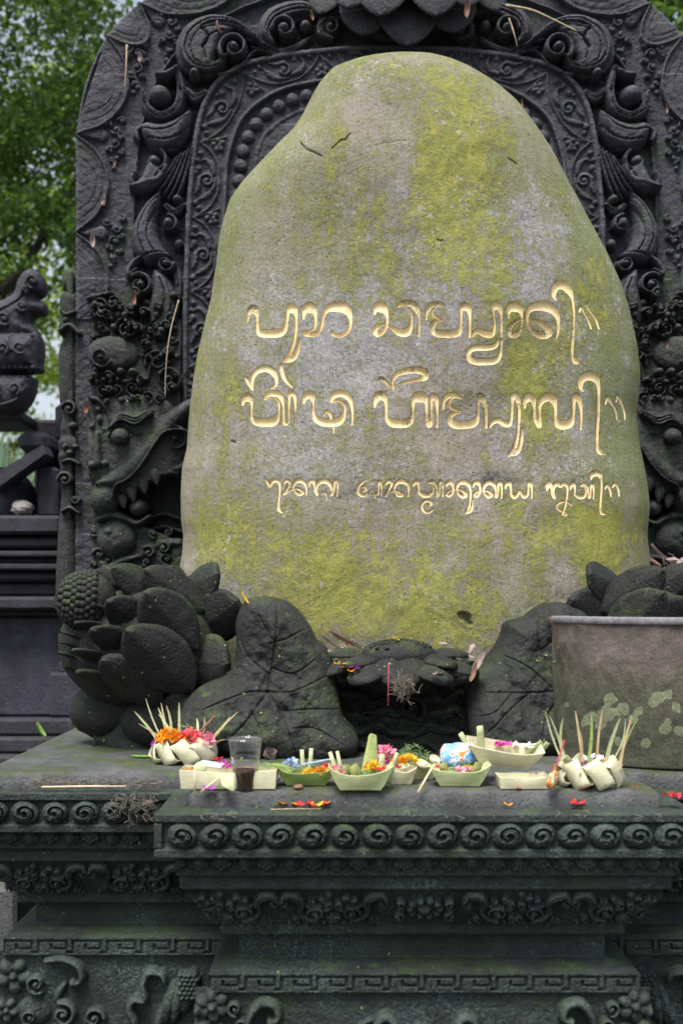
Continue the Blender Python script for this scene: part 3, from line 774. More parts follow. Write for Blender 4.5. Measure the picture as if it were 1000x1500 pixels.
def build_panel():
    st = 1.4
    r = Relief(PCX - st * 336, PCX, -120, 862, st)      # left half, mirrored afterwards
    X, Y = r.X, r.Y
    so, sl, sf, si, sn = (poly_sd(X, Y, c) for c in (OUT, LIN, FRO, FRI, FIN))
    H = r.H
    H[:] = .0
    # outer border: a ring of scallops (flat lens discs) cut by pairs of arcs, cusps on the rim
    wv = -so                                             # distance inwards from the rim
    H[:] = np.where(so < 0, .008, 0)
    H[:] += np.where((wv < 5), .012 * np.sqrt(np.clip(1 - ((wv - 2.5) / 2.5) ** 2, 0, 1)), 0)
    cus = [(-60, 380), (8, 205), (56, 158), (200, 112), (343, 112), (490, 112), (640, 112), (790, 112)]   # (y, x) cusps along the rim
    def scallop(a, b, dep):
        (ya, xa), (yb, xb) = a, b
        mx, my = (xa + xb) / 2, (ya + yb) / 2; L = math.hypot(xb - xa, yb - ya); nx, ny = (yb - ya) / L, -(xb - xa) / L
        arc = [(xa, ya, 3.5), (xa + (xb - xa) * .16 + nx * dep * .62, ya + (yb - ya) * .16 + ny * dep * .62, 3.5), (xa + (xb - xa) * .34 + nx * dep * .95, ya + (yb - ya) * .34 + ny * dep * .95, 3.5), (mx + nx * dep * 1.04, my + ny * dep * 1.04, 3.5),
               (xa + (xb - xa) * .66 + nx * dep * .95, ya + (yb - ya) * .66 + ny * dep * .95, 3.5), (xa + (xb - xa) * .84 + nx * dep * .62, ya + (yb - ya) * .84 + ny * dep * .62, 3.5), (xb, yb, 3.5)]
        pl = catmull([(p[0], p[1]) for p in arc], 6)
        d = poly_sd(X, Y, pl)
        H[:] = np.where((d < 0) & (so < 0), np.maximum(H, .022 + .003 * np.clip(-d / 20, 0, 1)), H)
        r.stroke(arc, .014, base=.018)
        for k in (.55, .75):                             # fine incised inner ovals
            r.stroke([(p[0] * k + (mx) * (1 - k) + nx * dep * .12, p[1] * k + my * (1 - k) + ny * dep * .12, 2.2) for p in arc], .003, op='sub')
    for i in range(len(cus) - 1):
        scallop(cus[i], cus[i + 1], 52 if i == 2 else 46)
    # rosettes with curls in the spandrels between scallops
    for (y, x) in cus[1:6]:
        nx = 1.0 if y > 150 else .75; ny = 0 if y > 150 else .65
        px, py = x + nx * 52, y + ny * 52
        r.stroke([(x + nx * 8, y + ny * 8, 4), (px - nx * 14, py - ny * 14, 22)], .016, base=.008, groove=2)
        for (u, v, q) in ((-6, -16, 8), (8, -7, 9), (6, 12, 9), (-4, 22, 7), (16, -20, 7), (16, 4, 6), (14, 26, 6), (2, 36, 5)):
            r.spiral(px + u, py + v, q, 1.1, random.uniform(0, 360), random.choice((-1, 1)), 4.2, .016, base=.010, boss=q * .42)
        for q in range(3): r.dome(px + 4 + random.uniform(-5, 5), py + 34 + q * 7, 4, 4, .014, .008)
    # edge line of border
    H[:] = np.where(np.abs(sl + 1.5) < 2.5, np.maximum(H, .020 * np.sqrt(np.clip(1 - ((sl + 1.5) / 2.5) ** 2, 0, 1)) + .004), H)
    # floor of scroll band
    H[:] = np.where((sl < -3) & (sf > 0), np.minimum(H, .0), H)
    # inner frame border
    H[:] = np.where(sf < 0, .040, H)
    H[:] = np.where((sf < 0) & (sf > -9), .040 + .012 * np.sqrt(np.clip(1 - ((sf + 4.5) / 4.5) ** 2, 0, 1)), H)
    inb = (sf < -9) & (si > 4); H[:] = np.where(inb, .036, H)
    H[:] = np.where(np.abs(si - 1) < 3.2, .037 + .012 * np.sqrt(np.clip(1 - ((si - 1) / 3.2) ** 2, 0, 1)), H)
    H[:] = np.where(si < -2.2, .026, H)
    H[:] = np.where(sn < 0, .030 + .004 * np.sqrt(np.clip(1 - ((sn + 3) / 3) ** 2, 0, 1)) * (sn > -6), H)
    # border ornaments: lens cells along the middle of the border with tendrils and berries
    mid = catmull([((a[0] + b[0]) / 2, (a[1] + b[1]) / 2) for a, b in zip([(269, 900), (269, 700), (269, 520), (271, 410), (276, 290), (288, 190), (306, 140), (330, 114), (365, 96), (430, 83), (500, 76), (578, 73)],
                    [(326, 900), (327, 700), (328, 520), (329, 410), (332, 300), (339, 225), (350, 192), (372, 164), (404, 144), (458, 128), (520, 120), (578, 118)])], 20)
    seg = np.hypot(*np.diff(mid, axis=0).T); cum = np.concatenate([[0], np.cumsum(seg)])
    def at(s_):
        s_ = min(max(s_, 0), cum[-1] - 1); i = int(np.searchsorted(cum, s_) - 1); i = max(i, 0); f_ = (s_ - cum[i]) / seg[i]
        p = mid[i] + (mid[i + 1] - mid[i]) * f_; t = (mid[i + 1] - mid[i]) / seg[i]
        return p, t, np.array((-t[1], t[0]))             # normal points inwards (to the right here)
    cell = 108.0; n = int(cum[-1] / cell) + 1; off = cum[-1] - n * cell
    HB = .036
    for k in range(n):
        s0 = off + k * cell
        def Q(a, b, w=3.0):
            p, t, nn = at(s0 + a * cell); g = p + nn * b; return (g[0], g[1], w)
        # alternate: tendril with volute filling an arched lens, berry sprig in the corner
        r.stroke([Q(0, -17), Q(.12, 2), Q(.3, 14), Q(.5, 17), Q(.7, 14), Q(.88, 2), Q(1.0, -17)], .010, HB)
        r.stroke([Q(0, -17), Q(.04, -4), Q(.10, 12), Q(.13, 19)], .008, HB); 
        sp = Q(.5, -1); r.spiral(sp[0], sp[1], 12.5, 1.5, 30 + 25 * k, 1, 6, .013, HB)
        r.stroke([Q(.24, -12, 3), Q(.30, 0, 8), Q(.40, 9, 6), Q(.54, 11, 3)], .011, HB, groove=1)
        r.stroke([Q(.60, 8, 4), Q(.72, 4, 9), Q(.78, -6, 5), Q(.74, -14, 2)], .012, HB, groove=1)
        r.stroke([Q(.32, -16, 3), Q(.42, -12, 7), Q(.54, -14, 3)], .010, HB)
        for (a, b, q) in ((.20, -15, 4.5), (.66, -15, 5.5), (.76, -17, 3.5), (.86, -14, 4.2), (.13, -11, 3.6), (.60, -18, 3)):
            c = Q(a, b); r.dome(c[0], c[1], q, q, .011, HB)
        for (a, b) in ((-.06, 8), (.0, 3), (.06, 8), (.0, 12), (-.045, 15), (.045, 15)):
            c = Q(a, b); r.dome(c[0], c[1], 4.2, 4.2, .012, HB)
    # beads in their channel
    bm = catmull([((a[0] + b[0]) / 2, (a[1] + b[1]) / 2) for a, b in zip([(328, 520), (329, 420), (332, 296), (335, 245), (344, 209), (356, 182), (380, 158), (416, 138), (458, 128), (520, 120), (578, 118)],
                  [(367, 520), (368, 420), (369, 300), (372, 248), (380, 212), (395, 191), (416, 176), (440, 165), (476, 156), (525, 150), (578, 148)])], 12)
    seg = np.hypot(*np.diff(bm, axis=0).T); cum = np.concatenate([[0], np.cumsum(seg)]); s_ = cum[-1]
    while s_ > 6:
        i = max(int(np.searchsorted(cum, s_) - 1), 0); p = bm[i] + (bm[i + 1] - bm[i]) * ((s_ - cum[i]) / seg[i])
        r.dome(p[0], p[1], 10.6, 10.6, .026, .022); s_ -= 21.6
    # ---------------- scrollwork band, high relief (photo pixels)
    B = 0.0
    S = r.stroke; SP = r.spiral; DM = r.dome
    # top volutes toward the crown
    S([(520, 44, 12), (500, 30, 30), (478, 38, 26), (470, 56, 16), (486, 66, 8)], .07, B, groove=2); SP(484, 50, 18, 1.3, 200, 1, 9, .07, boss=8)
    S([(470, 30, 10), (440, 22, 34), (405, 34, 40), (392, 56, 26), (400, 72, 10)], .075, B, groove=3)
    SP(418, 54, 21, 1.5, 180, 1, 10, .085, boss=9); S([(455, 62, 6), (430, 78, 14), (400, 84, 14), (370, 76, 6)], .05, B, groove=2)
    DM(448, 46, 10, 10, .07); S([(540, 40, 20), (560, 56, 26), (578, 62, 20)], .05, B, groove=2)
    # big upper leaf and its inner scroll
    r.leaf([(352, 50), (325, 42), (298, 42), (277, 56), (269, 84), (278, 108), (298, 121), (318, 114), (324, 94), (334, 74)], .088, B, 16, [[(318, 52), (296, 58), (284, 78), (288, 100), (302, 110)], [(330, 58), (310, 68), (302, 86), (306, 100)]])
    S([(392, 80, 6), (370, 62, 12), (345, 46, 24), (312, 44, 36), (286, 60, 42), (278, 86, 40), (292, 106, 34), (318, 108, 22), (335, 92, 10)], .085, B, groove=3)
    SP(346, 84, 25, 1.6, 150, 1, 11, .10, boss=9); S([(300, 56, 6), (308, 70, 5), (300, 84, 4)], .012, op='sub')
    S([(400, 88, 3), (375, 84, 5), (350, 110, 8), (322, 118, 6)], .06, B); S([(410, 82, 3), (385, 72, 8), (362, 66, 6)], .055, B)
    for q in range(6): DM(283 + q * 1.5, 66 + q * 7, 3, 3, .09)
    DM(288, 119, 9, 9, .10); S([(276, 140, 14), (288, 150, 20), (302, 142, 12)], .06, B, groove=2); S([(270, 128, 6), (268, 140, 9), (274, 152, 6)], .05, B)
    # boss in a C curl
    S([(262, 116, 14), (268, 140, 16), (262, 168, 18), (240, 180, 20), (220, 168, 18), (214, 146, 10)], .085, B, groove=2); DM(238, 150, 18, 17, .11); S([(234, 124, 6), (250, 122, 16), (264, 112, 6)], .10, B)
    # fat leaf under it
    r.leaf([(282, 166), (262, 178), (240, 186), (216, 184), (208, 198), (214, 216), (232, 230), (254, 230), (272, 216), (282, 194)], .085, B, 15, [[(276, 180), (258, 196), (236, 202), (216, 198)], [(280, 190), (266, 208), (244, 216), (222, 212)], [(280, 204), (268, 220), (248, 226)]])
    r.leaf([(222, 240), (246, 258), (244, 278), (222, 291), (196, 288), (194, 276), (208, 266)], .080, B, 12, [[(236, 262), (226, 276), (204, 282)]])
    S([(216, 190, 8), (204, 200, 14), (206, 212, 8)], .06, B)
    # ring and boss, beak
    SP(231, 244, 20, 1.15, 300, 1, 8, .075, boss=0); DM(230, 244, 10, 10, .085)
    S([(248, 252, 8), (238, 270, 16), (218, 276, 20), (196, 282, 8)], .085, B); S([(200, 256, 4), (196, 270, 10), (206, 284, 6)], .05, B)
    # striated stems
    for q in range(5):
        S([(284 - q * 5, 222 + q * 4, 4), (277 - q * 6.5, 252 + q * 2, 6.5), (268 - q * 7.5, 280 - q * 1, 6), (256 - q * 7, 304 - q * 5, 3)], .058 + .004 * q, B)
    DM(262, 298, 8, 8, .075); S([(246, 306, 12), (258, 314, 16), (272, 304, 8)], .055, B, groove=1)
    # big comma leaf
    r.leaf([(240, 282), (220, 296), (203, 320), (194, 350), (200, 378), (218, 394), (240, 392), (252, 378), (244, 368), (236, 350), (234, 326), (240, 302)], .088, B, 17, [[(234, 296), (216, 320), (207, 350), (216, 378)], [(236, 308), (224, 332), (220, 356), (230, 376)], [(206, 384), (224, 380), (244, 376)]])
    SP(250, 335, 16, 1.2, 270, 1, 8, .07, boss=0); DM(250, 334, 9, 10, .09); DM(264, 362, 8, 9, .06); DM(240, 390, 10, 9, .06); S([(230, 384, 6), (244, 404, 10), (262, 396, 6)], .05, B)
    # lower leaf with ring
    r.leaf([(226, 398), (244, 404), (260, 426), (265, 456), (258, 482), (240, 494), (222, 484), (216, 462), (222, 436)], .082, B, 15, [[(238, 414), (246, 440), (240, 468), (228, 480)], [(248, 420), (256, 448), (250, 476)]])
    S([(214, 380, 6), (198, 392, 14), (192, 408, 10), (204, 400, 6)], .07, B); SP(210, 424, 20, 1.5, 230, 1, 8, .085, boss=7)
    S([(244, 384, 8), (260, 400, 16), (264, 430, 14), (262, 460, 6)], .05, B, groove=2)
    SP(246, 392, 15, 1.3, 0, 1, 7, .075, boss=6); DM(258, 490, 12, 14, .05); DM(262, 515, 8, 10, .05)
    # ---------------- giant face, left of the boulder
    mk = (X < 290) & (X > 132) & (Y > 432)
    H[:] = np.where((X > 132) & (X < 268) & (Y > 470) & (Y < 845), np.maximum(H, .03 + .03 * sstep(470, 520, Y) * sstep(132, 150, X) * sstep(720, 600, Y)), H)
    SP(152, 452, 13, 1.4, 180, 1, 6, .06, boss=5); SP(170, 446, 10, 1.3, 0, -1, 5, .055); S([(132, 440, 6), (150, 436, 8), (166, 432, 4)], .05, B)
    S([(158, 500, 8), (155, 478, 14), (170, 462, 16), (190, 466, 12)], .065, B, groove=2); SP(191, 488, 19, 1.9, 200, 1, 7.5, .085, boss=5)
    for (x, y, q) in ((212, 505, 8), (226, 515, 8), (206, 522, 6), (238, 500, 9), (216, 486, 7), (196, 460, 7), (182, 452, 6), (232, 486, 6)):
        SP(x, y, q, 1.2, x * 7 % 360, 1, 4, .065, boss=q * .4)
    DM(170, 524, 38, 26, .045, .055, p=.35); SP(156, 531, 17, 1.7, 20, 1, 6, .112, boss=5)
    SP(235, 535, 20, 1.5, 160, 1, 8, .085, boss=0); SP(250, 560, 22, 1.5, 60, -1, 9, .09, boss=6); S([(222, 560, 5), (226, 540, 10), (240, 524, 8), (256, 528, 5)], .08, B)
    for (x, y) in ((183, 551), (200, 551), (146, 556)): DM(x, y, 8, 8, .115)
    for q in range(9): DM(139 + q * 10, 562 + (q % 2) * 3, 5.5, 5.5, .10)
    for (x, y, q, d) in ((159, 578, 11, 1), (177, 577, 10, -1), (200, 575, 11, 1), (222, 588, 12, -1), (213, 562, 8, 1), (240, 590, 9, 1)):
        SP(x, y, q, 1.5, 90, d, 5, .10, boss=q * .35)
    DM(200, 605, 62, 22, .03, .065, p=.4)
    # ear ornament
    S([(136, 588, 6), (150, 592, 14), (164, 606, 14), (168, 630, 12), (156, 640, 10)], .11, B, groove=1); S([(138, 592, 10), (142, 610, 16), (146, 626, 12)], .10, B)
    DM(154, 620, 8, 13, .115); DM(143, 630, 8, 8, .11); DM(160, 634, 7, 7, .11)
    # cheek and snout mass
    DM(200, 660, 80, 70, .05, .06, p=.45)
    # brow: flame-like locks
    for q in range(3): S([(170, 634 - q * 3, 5), (186, 622 - q * 4, 7), (206, 628 - q * 5, 8), (222, 618 - q * 4, 6), (230, 612 - q * 2, 3)], .135 - .008 * q, B)
    S([(168, 644, 4), (178, 630, 5), (192, 629, 5), (204, 640, 4), (214, 640, 2)], .125, B)
    DM(185, 646, 13.5, 12.5, .05, .085, p=.5); SP(185, 646, 17, .9, 150, 1, 4, .115, boss=0)
    # nose
    S([(152, 642, 18), (152, 664, 22), (152, 682, 30)], .125, B); DM(145, 686, 12, 10, .13); DM(162, 684, 10, 9, .125)
    # upper lip running up to the right as a thick ribbon
    S([(150, 712, 10), (172, 706, 40), (200, 688, 50), (232, 652, 44), (262, 616, 36), (290, 596, 26)], .115, B)
    S([(174, 732, 5), (178, 716, 6), (196, 706, 6), (214, 688, 6), (232, 660, 6), (248, 640, 6), (272, 636, 6), (290, 644, 5)], .135, B)
    S([(168, 742, 12), (164, 726, 18), (160, 704, 20)], .10, B)
    DM(160, 730, 25, 30, .115, p=.45)                    # chin bulge
    SP(262, 648, 24, 1.6, 200, 1, 10, .105, boss=7); S([(240, 690, 8), (262, 690, 18), (286, 676, 14)], .09, B)
    # open mouth, dark
    mouth = poly_sd(X, Y, catmull([(178, 742), (200, 722), (238, 702), (268, 700), (300, 720), (300, 800), (210, 770), (186, 762)], 6, closed=True))
    H[:] = np.where(mouth < 0, -.06, H)
    for q in range(4): S([(214, 760 + q * 18, 7), (240, 752 + q * 19, 9), (268, 760 + q * 18, 8), (292, 752 + q * 18, 7)], .05, -.055)
    DM(206, 745, 14, 13, .06, .03); S([(188, 760, 8), (204, 768, 12), (222, 758, 8)], .07, B)   # small lotus at the lip
    DM(174, 790, 32, 32, .085, .0, p=.5); S([(150, 762, 10), (170, 756, 18), (196, 764, 10)], .07, B); DM(165, 780, 12, 10, .09)
    S([(205, 818, 16), (228, 800, 20), (262, 796, 16)], .04, B); S([(160, 836, 14), (182, 822, 14), (206, 816, 8)], .06, B)
    # plain strip along the outer edge, lower down
    strip = (X < 136) & (Y > 470); H[:] = np.where(strip, .012 + .004 * vnoise(X, Y, 6, 8), H)
    rd = random.Random(77)
    def hat(x, y):
        w = r.win(x - 2, x + 2, y - 2, y + 2); return float(H[w].max()) if w else 1.0
    for _ in range(900):                                 # small curls wherever the band is still bare
        x = rd.uniform(202, 268) + (rd.random() < .3) * rd.uniform(0, 240); y = rd.uniform(-10, 430) if x < 269 else rd.uniform(-12, 80)
        q = rd.uniform(6, 11)
        w = r.win(x - q, x + q, y - q, y + q)
        if w is None or H[w].max() > .022 or H[w].min() < -.01: continue
        if float(np.max(sl[w])) > -4 or float(np.min(sf[w])) < 2: continue
        SP(x, y, q, 1.2, rd.uniform(0, 360), rd.choice((-1, 1)), q * .5, .030, B, boss=q * .38)
    for _ in range(150):                                 # locks and beads over the headdress
        x = rd.uniform(140, 266); y = rd.uniform(436, 612)
        if (x - 170) ** 2 / 40 ** 2 + (y - 524) ** 2 / 28 ** 2 < 1: continue
        h0 = hat(x, y)
        if h0 > .092: continue
        q = rd.uniform(5, 9)
        if rd.random() < .6: SP(x, y, q, 1.2, rd.uniform(0, 360), rd.choice((-1, 1)), q * .5, .022, h0, boss=q * .38)
        else: DM(x, y, q * .6, q * .6, .016, h0)
    for _ in range(26):                                  # carved hair lines on cheek and snout
        x = rd.uniform(140, 250); y = rd.uniform(770, 850)
        if hat(x, y) < .05: r.spiral(x, y, rd.uniform(7, 12), 1.2, rd.uniform(0, 360), 1, 5, .02, max(hat(x, y), 0))
    # weathering
    H += fbm(X, Y, 26, 51) * .009 + fbm(X, Y, 6, 52) * .0055
    # mirror to the full panel
    full = Relief.__new__(Relief); full.step = st
    full.X = np.concatenate([X, 2 * PCX - X[:, -2::-1]], 1); full.Y = np.concatenate([Y, Y[:, -2::-1]], 1); 
    Hf = np.concatenate([H, H[:, -2::-1]], 1); full.H = Hf + fbm(full.X, full.Y, 18, 61) * .005
    cat = lambda a: np.concatenate([a, a[:, -2::-1]], 1)
    so, sl, sf, si, sn = map(cat, (so, sl, sf, si, sn))
    cen = lambda a: (a[:-1, :-1] + a[1:, 1:] + a[:-1, 1:] + a[1:, :-1]) / 4
    o_, l_, f_, i_, n_ = map(cen, (so, sl, sf, si, sn)); xc = cen(full.X); yc = cen(full.Y)
    low = (yc > 434) & (f_ > 0); xm = np.abs(xc - PCX)
    face = low & (xm < PCX - 134)
    reg = np.where(face, 5, np.where(l_ > 0, 0, np.where(f_ > 0, 1, np.where(i_ > 0, 2, np.where(n_ > 0, 3, 4)))))
    mp = plane_map(PD)
    for k, nm in enumerate(('outer_border', 'scroll_band', 'inner_border', 'bead_row', 'niche_field')):
        hang(full.mesh(nm, mp, M['panel'], None, sd=so, mask=(reg == k), back=0.0))
    for side in (-1, 1):
        fc = hang(full.mesh('giant_face', mp, M['monster'], None, sd=so, mask=(reg == 5) & ((xc - PCX) * side > 0)))
        fx = (lambda x: x) if side < 0 else (lambda x: 2 * PCX - x)
        def sub(nm, px, py, h, rx_, rz_, ry_, tilt=0):
            b = MB(); b.ellipsoid((0, 0, 0), (rx_ / F * PD, ry_, rz_ / F * PD), 20, 12, Matrix.Rotation(R(tilt * -side), 3, 'Y'))
            o = b.build(nm, M['monster']); o.parent = fc; o.location = P(fx(px), py, PD) + Vector((0, -h, 0))
        def tooth(px, py, q):
            k = q / F * PD; b = MB(); b.lathe([(.0004, -1.75 * k), (.30 * k, -1.45 * k), (.66 * k, -.8 * k), (.95 * k, 0), (.98 * k, .5 * k), (.6 * k, 1.0 * k), (.0004, 1.15 * k)], n=16)
            o = b.build('tooth', M['monster']); o.parent = fc; o.location = P(fx(px), py, PD) + Vector((0, -.085, 0)); o.rotation_euler = (R(-14), R(16 * side), 0)
        sub('eye', 185, 646, .118, 13, 12, .03); sub('pupil', 184, 646, .142, 5.5, 5.5, .009)
        for (tx_, ty_, q) in ((186, 735, 8), (199, 724, 9), (215, 711, 10), (232, 699, 10)): tooth(tx_, ty_, q)
    # the plate's own thickness
    k = np.array([(p[0], p[1]) for p in OUT]); n = len(k)
    a = np.stack(mp(k[:, 0], k[:, 1], np.full(n, .012)), 1); b = np.stack(mp(k[:, 0], k[:, 1], np.full(n, -.42)), 1)
    q = [(i, i + 1, n + i + 1, n + i) for i in range(n - 1)]
    hang(fast_mesh('plate_edge', np.concatenate([a, b]), q, M['panel']))
    mb = MB(); mb.add([tuple(v) for v in b], [tuple(range(n))]); hang(mb.build('plate_back', M['panel']))
build_panel()

def petal_mesh(name, L, W, T, tip=.62, n=30, m=22, sag=0.0, ridge=0.12, mat=None, rnd=False):
    """a fleshy carved petal: +Y to the tip, +Z outwards"""
    V = []; Q = []
    for i in range(n + 1):
        u = i / n
        w = W / 2 * (math.sin(math.pi * min(u / (2 * tip), .5)) ** .62 if u < tip else max(1 - ((u - tip) / (1 - tip)) ** (2.2 if rnd else 1.9), 0) ** (.55 if rnd else .68))
        w = max(w, .0006)
        for j in range(m + 1):
            v = -1 + 2 * j / m
            vv = math.sin(v * math.pi / 2)
            z = T * (math.sin(math.pi * (u * .80 + .06)) ** .6) * (.14 * max(1 - abs(vv) ** 10, 0) ** .5 + .86 * (1 - vv * vv) + .10 * math.exp(-((abs(vv) - .86) / .07) ** 2)) + T * ridge * math.exp(-(vv / .07) ** 2) * math.sin(math.pi * u)
            V.append((vv * w, (u - .5) * L, z - sag * (u - .35) ** 2))
    o = (n + 1) * (m + 1)
    for i in range(n + 1):
        for j in range(m + 1):
            x, y, z = V[i * (m + 1) + j]; V.append((x, y, -T * .25 - sag * (i / n - .35) ** 2))
    for i in range(n):
        for j in range(m):
            a = i * (m + 1) + j
            Q.append((a, a + 1, a + m + 2, a + m + 1)); Q.append((o + a, o + a + m + 1, o + a + m + 2, o + a + 1))
        a = i * (m + 1); Q.append((a, a + m + 1, o + a + m + 1, o + a)); a += m; Q.append((a, o + a, o + a + m + 1, a + m + 1))
    V = np.array(V)
    V += (np.stack([fbm(V[:, 1] * 1 + 3, V[:, 0] + V[:, 2], L / 5, hash(name) % 50 + 3), fbm(V[:, 0] + 9, V[:, 1], L / 5, 17), fbm(V[:, 0] + 5, V[:, 1] + 2, L / 5, 23)], 1)) * T * .22
    return fast_mesh(name, V, Q, mat)

def place_petal(parent, bx, by, tx, ty, wpx, D, nrm=(0, 0), dep=0.0, T=.32, mat=None, tip=.6, mx=None, name='petal', sag=0.0, rnd=False):
    """petal from base pixel to tip pixel at depth D; nrm leans its outer face sideways / upwards"""
    if mx is not None: bx, tx, nrm = 2 * mx - bx, 2 * mx - tx, (-nrm[0], nrm[1])
    b = P(bx, by, D + dep); t = P(tx, ty, D - dep); c = (b + t) / 2; y = (t - b); L = y.length; y.normalize()
    n = Vector((nrm[0], -1, nrm[1])); n = (n - y * n.dot(y)).normalized(); x = y.cross(n)
    W = wpx / F * D
    o = petal_mesh(name, L, W, W * T, tip, mat=mat or M['lotus'], sag=sag, rnd=rnd)
    o.matrix_world = Matrix(((x.x, y.x, n.x, c.x), (x.y, y.y, n.y, c.y), (x.z, y.z, n.z, c.z), (0, 0, 0, 1)))
    if parent:
        mw = o.matrix_world.copy(); o.parent = parent; o.matrix_parent_inverse = Matrix.Translation(-parent.location); o.matrix_basis = mw
    return o

# lotus crown at the head of the arch
def crown():
    D = PD - .12
    for (bx, by, tx, ty, w, d, nr) in ((500, -46, 466, 14, 66, .06, (-.5, -.2)), (694, -46, 730, 10, 66, .06, (.5, -.2)),
            (545, -28, 530, 46, 82, .01, (-.2, -.5)), (650, -28, 664, 42, 82, .01, (.2, -.5)), (597, -26, 597, 62, 86, -.02, (0, -.55)),
            (540, -70, 506, 6, 80, -.05, (-.4, -.1)), (566, -70, 556, 18, 84, -.08, (-.15, -.2)), (628, -70, 640, 18, 84, -.08, (.15, -.2)), (656, -70, 690, 4, 80, -.05, (.4, -.1))):
        hang_p = place_petal(None, bx, by, tx, ty, w, D + d, nr, .035, .075, M['panel'], tip=.52, name='crown_petal', sag=.05)
        mw = hang_p.matrix_world.copy(); hang(hang_p); hang_p.matrix_basis = mw
    b = MB(); b.ellipsoid(P(597, -50, D + .02), (.26, .14, .14), 28, 14); hang(b.build('crown_seat', M['panel']))
crown()

# side columns: figure in profile, stacked turned forms with curls
def side_column(mx=None):
    D = PD + .04; pts = [(395, 0), (396, 8), (404, 13), (414, 14.5), (424, 13), (430, 9), (433, 14), (440, 17), (455, 17), (470, 16.5), (482, 18), (492, 15), (500, 11), (506, 15), (530, 17), (560, 16), (585, 15), (596, 13), (604, 12), (612, 11),
         (628, 14), (640, 13), (650, 17), (662, 15), (670, 17), (682, 14), (695, 13), (712, 13), (720, 10), (735, 12), (748, 13), (760, 14), (775, 15), (800, 16), (830, 17), (870, 18)]
    q = catmull(pts, 5); n = 22; V = []; Q = []
    cxp = 104 if mx is None else 2 * mx - 104
    for k, (y, rr) in enumerate(q):
        c = P(cxp + (y - 600) * (-.012 if mx is None else .012), y, D)
        for i in range(n):
            a = 2 * math.pi * i / n; rad = max(rr, .05) / F * D * (1 + .05 * math.cos(9 * a) * (505 < y < 600) + .03 * math.sin(y * .35) * math.cos(3 * a))
            V.append((c.x + rad * math.cos(a), c.y + rad * 1.5 * math.sin(a), c.z))
    for k in range(len(q) - 1):
        for i in range(n):
            j = (i + 1) % n; Q.append((k * n + i, (k + 1) * n + i, (k + 1) * n + j, k * n + j))
    col = hang(fast_mesh('side_column', V, Q, M['monster']))
    r = Relief(80, 130, 396, 760, 1.4)
    r.spiral(103, 600, 13, 1.5, 200, 1, 6, .03); r.spiral(98, 703, 13, 1.6, 180, 1, 7, .035); r.spiral(112, 732, 8, 1.3, 0, 1, 5, .03)
    r.dome(104, 650, 11, 12, .02); r.dome(97, 655, 5, 5, .032); r.dome(112, 655, 5, 4, .03); r.dome(103, 664, 6, 5, .032); r.stroke([(92, 678, 4), (104, 674, 6), (118, 680, 4)], .03)
    r.stroke([(90, 455, 4), (98, 462, 6), (112, 458, 5)], .03); r.dome(98, 470, 5, 5, .03); r.stroke([(90, 486, 6), (104, 478, 9), (118, 490, 6)], .035)
    r.stroke([(92, 750, 4), (104, 744, 6), (118, 752, 4)], .03); r.dome(108, 624, 7, 6, .03)
    r.stroke([(103, 400, 8), (103, 600, 8), (101, 756, 8)], .006, smooth=3)
    D2 = D - .052
    if mx is None: mp = lambda x, y, h: ((x - 500) / F * D2, D2 - h, CZ + (HY - y) / F * D2)
    else: mp = lambda x, y, h: ((2 * mx - x - 500) / F * D2, D2 - h, CZ + (HY - y) / F * D2)
    hang(r.mesh('column_ornament', mp, M['monster'], None, mask=((r.H[:-1, :-1] + r.H[1:, 1:]) > .0004), back=.02, flip=mx is not None))
side_column(); side_column(PCX)

# ------------------------------------------------------------------ inscribed boulder
BY, BT = 3.95, .27
LEFT = [(83, 600), (84, 585), (88, 560), (93, 530), (98, 505), (107, 482), (125, 467), (140, 458), (152, 452), (176, 440), (198, 425), (218, 404), (243, 380), (272, 353), (296, 336), (329, 326), (350, 321), (386, 317), (440, 309), (479, 299), (527, 288), (560, 283), (599, 278), (657, 274), (687, 267), (727, 265), (767, 266), (785, 269), (812, 267), (841, 262), (880, 262), (930, 268), (985, 280)]
RIGHT = [(83, 602), (84, 632), (90, 655), (96, 672), (108, 696), (132, 732), (158, 760), (190, 784), (226, 808), (286, 840), (330, 864), (374, 888), (418, 908), (454, 920), (510, 932), (550, 936), (578, 934), (610, 930), (652, 935), (700, 945), (742, 950), (783, 946), (831, 951), (870, 951), (920, 946), (985, 930)]
LEFT = np.array(LEFT, float); RIGHT = np.array(RIGHT, float)
ly, lx = LEFT.T; ry, rx = RIGHT.T
def sm_interp(y, ys, xs):
    k = 4.0; acc = 0
    for d, w in ((-1.5, .1), (-.75, .22), (0, .36), (.75, .22), (1.5, .1)):
        acc = acc + w * np.interp(np.clip(y + d * k, 83, 985), ys, xs)
    return acc
PYT, PYB = 83.0, 985.0
def b_dims(py):
    """outline row (photo rows at the silhouette depth) -> centre, half width in metres, thickness factor"""
    a = np.where(py < 110, np.interp(py, ly, lx), sm_interp(py, ly, lx)); b = np.where(py < 110, np.interp(py, ry, rx), sm_interp(py, ry, rx))
    xc = ((a + b) / 2 - 500) / F * BY; hw = (b - a) / 2 / F * BY
    u = np.clip((py - PYT) / 240, 0, 1)
    g = np.sqrt(np.clip(1 - (1 - u) ** 2.2, 0, 1)) * (.86 + .14 * sstep(83, 900, py))
    return xc, hw, g
def b_lump(X, Z):
    return fbm(X + 5, Z + 3, .50, 71, 3) * .055 + fbm(X + 2, Z + 1, .10, 75, 5) * .011
def b_front(X, Z):
    """front surface depth at world (X, Z)"""
    py = HY - (Z - CZ) * F / BY
    xc, hw, g = b_dims(py)
    s = np.clip((X - xc) / np.maximum(hw, 1e-4), -1, 1)
    return BY - BT * g * (1 - np.abs(s) ** 3.3) ** .56 + b_lump(X, Z) * (1 - s ** 4)
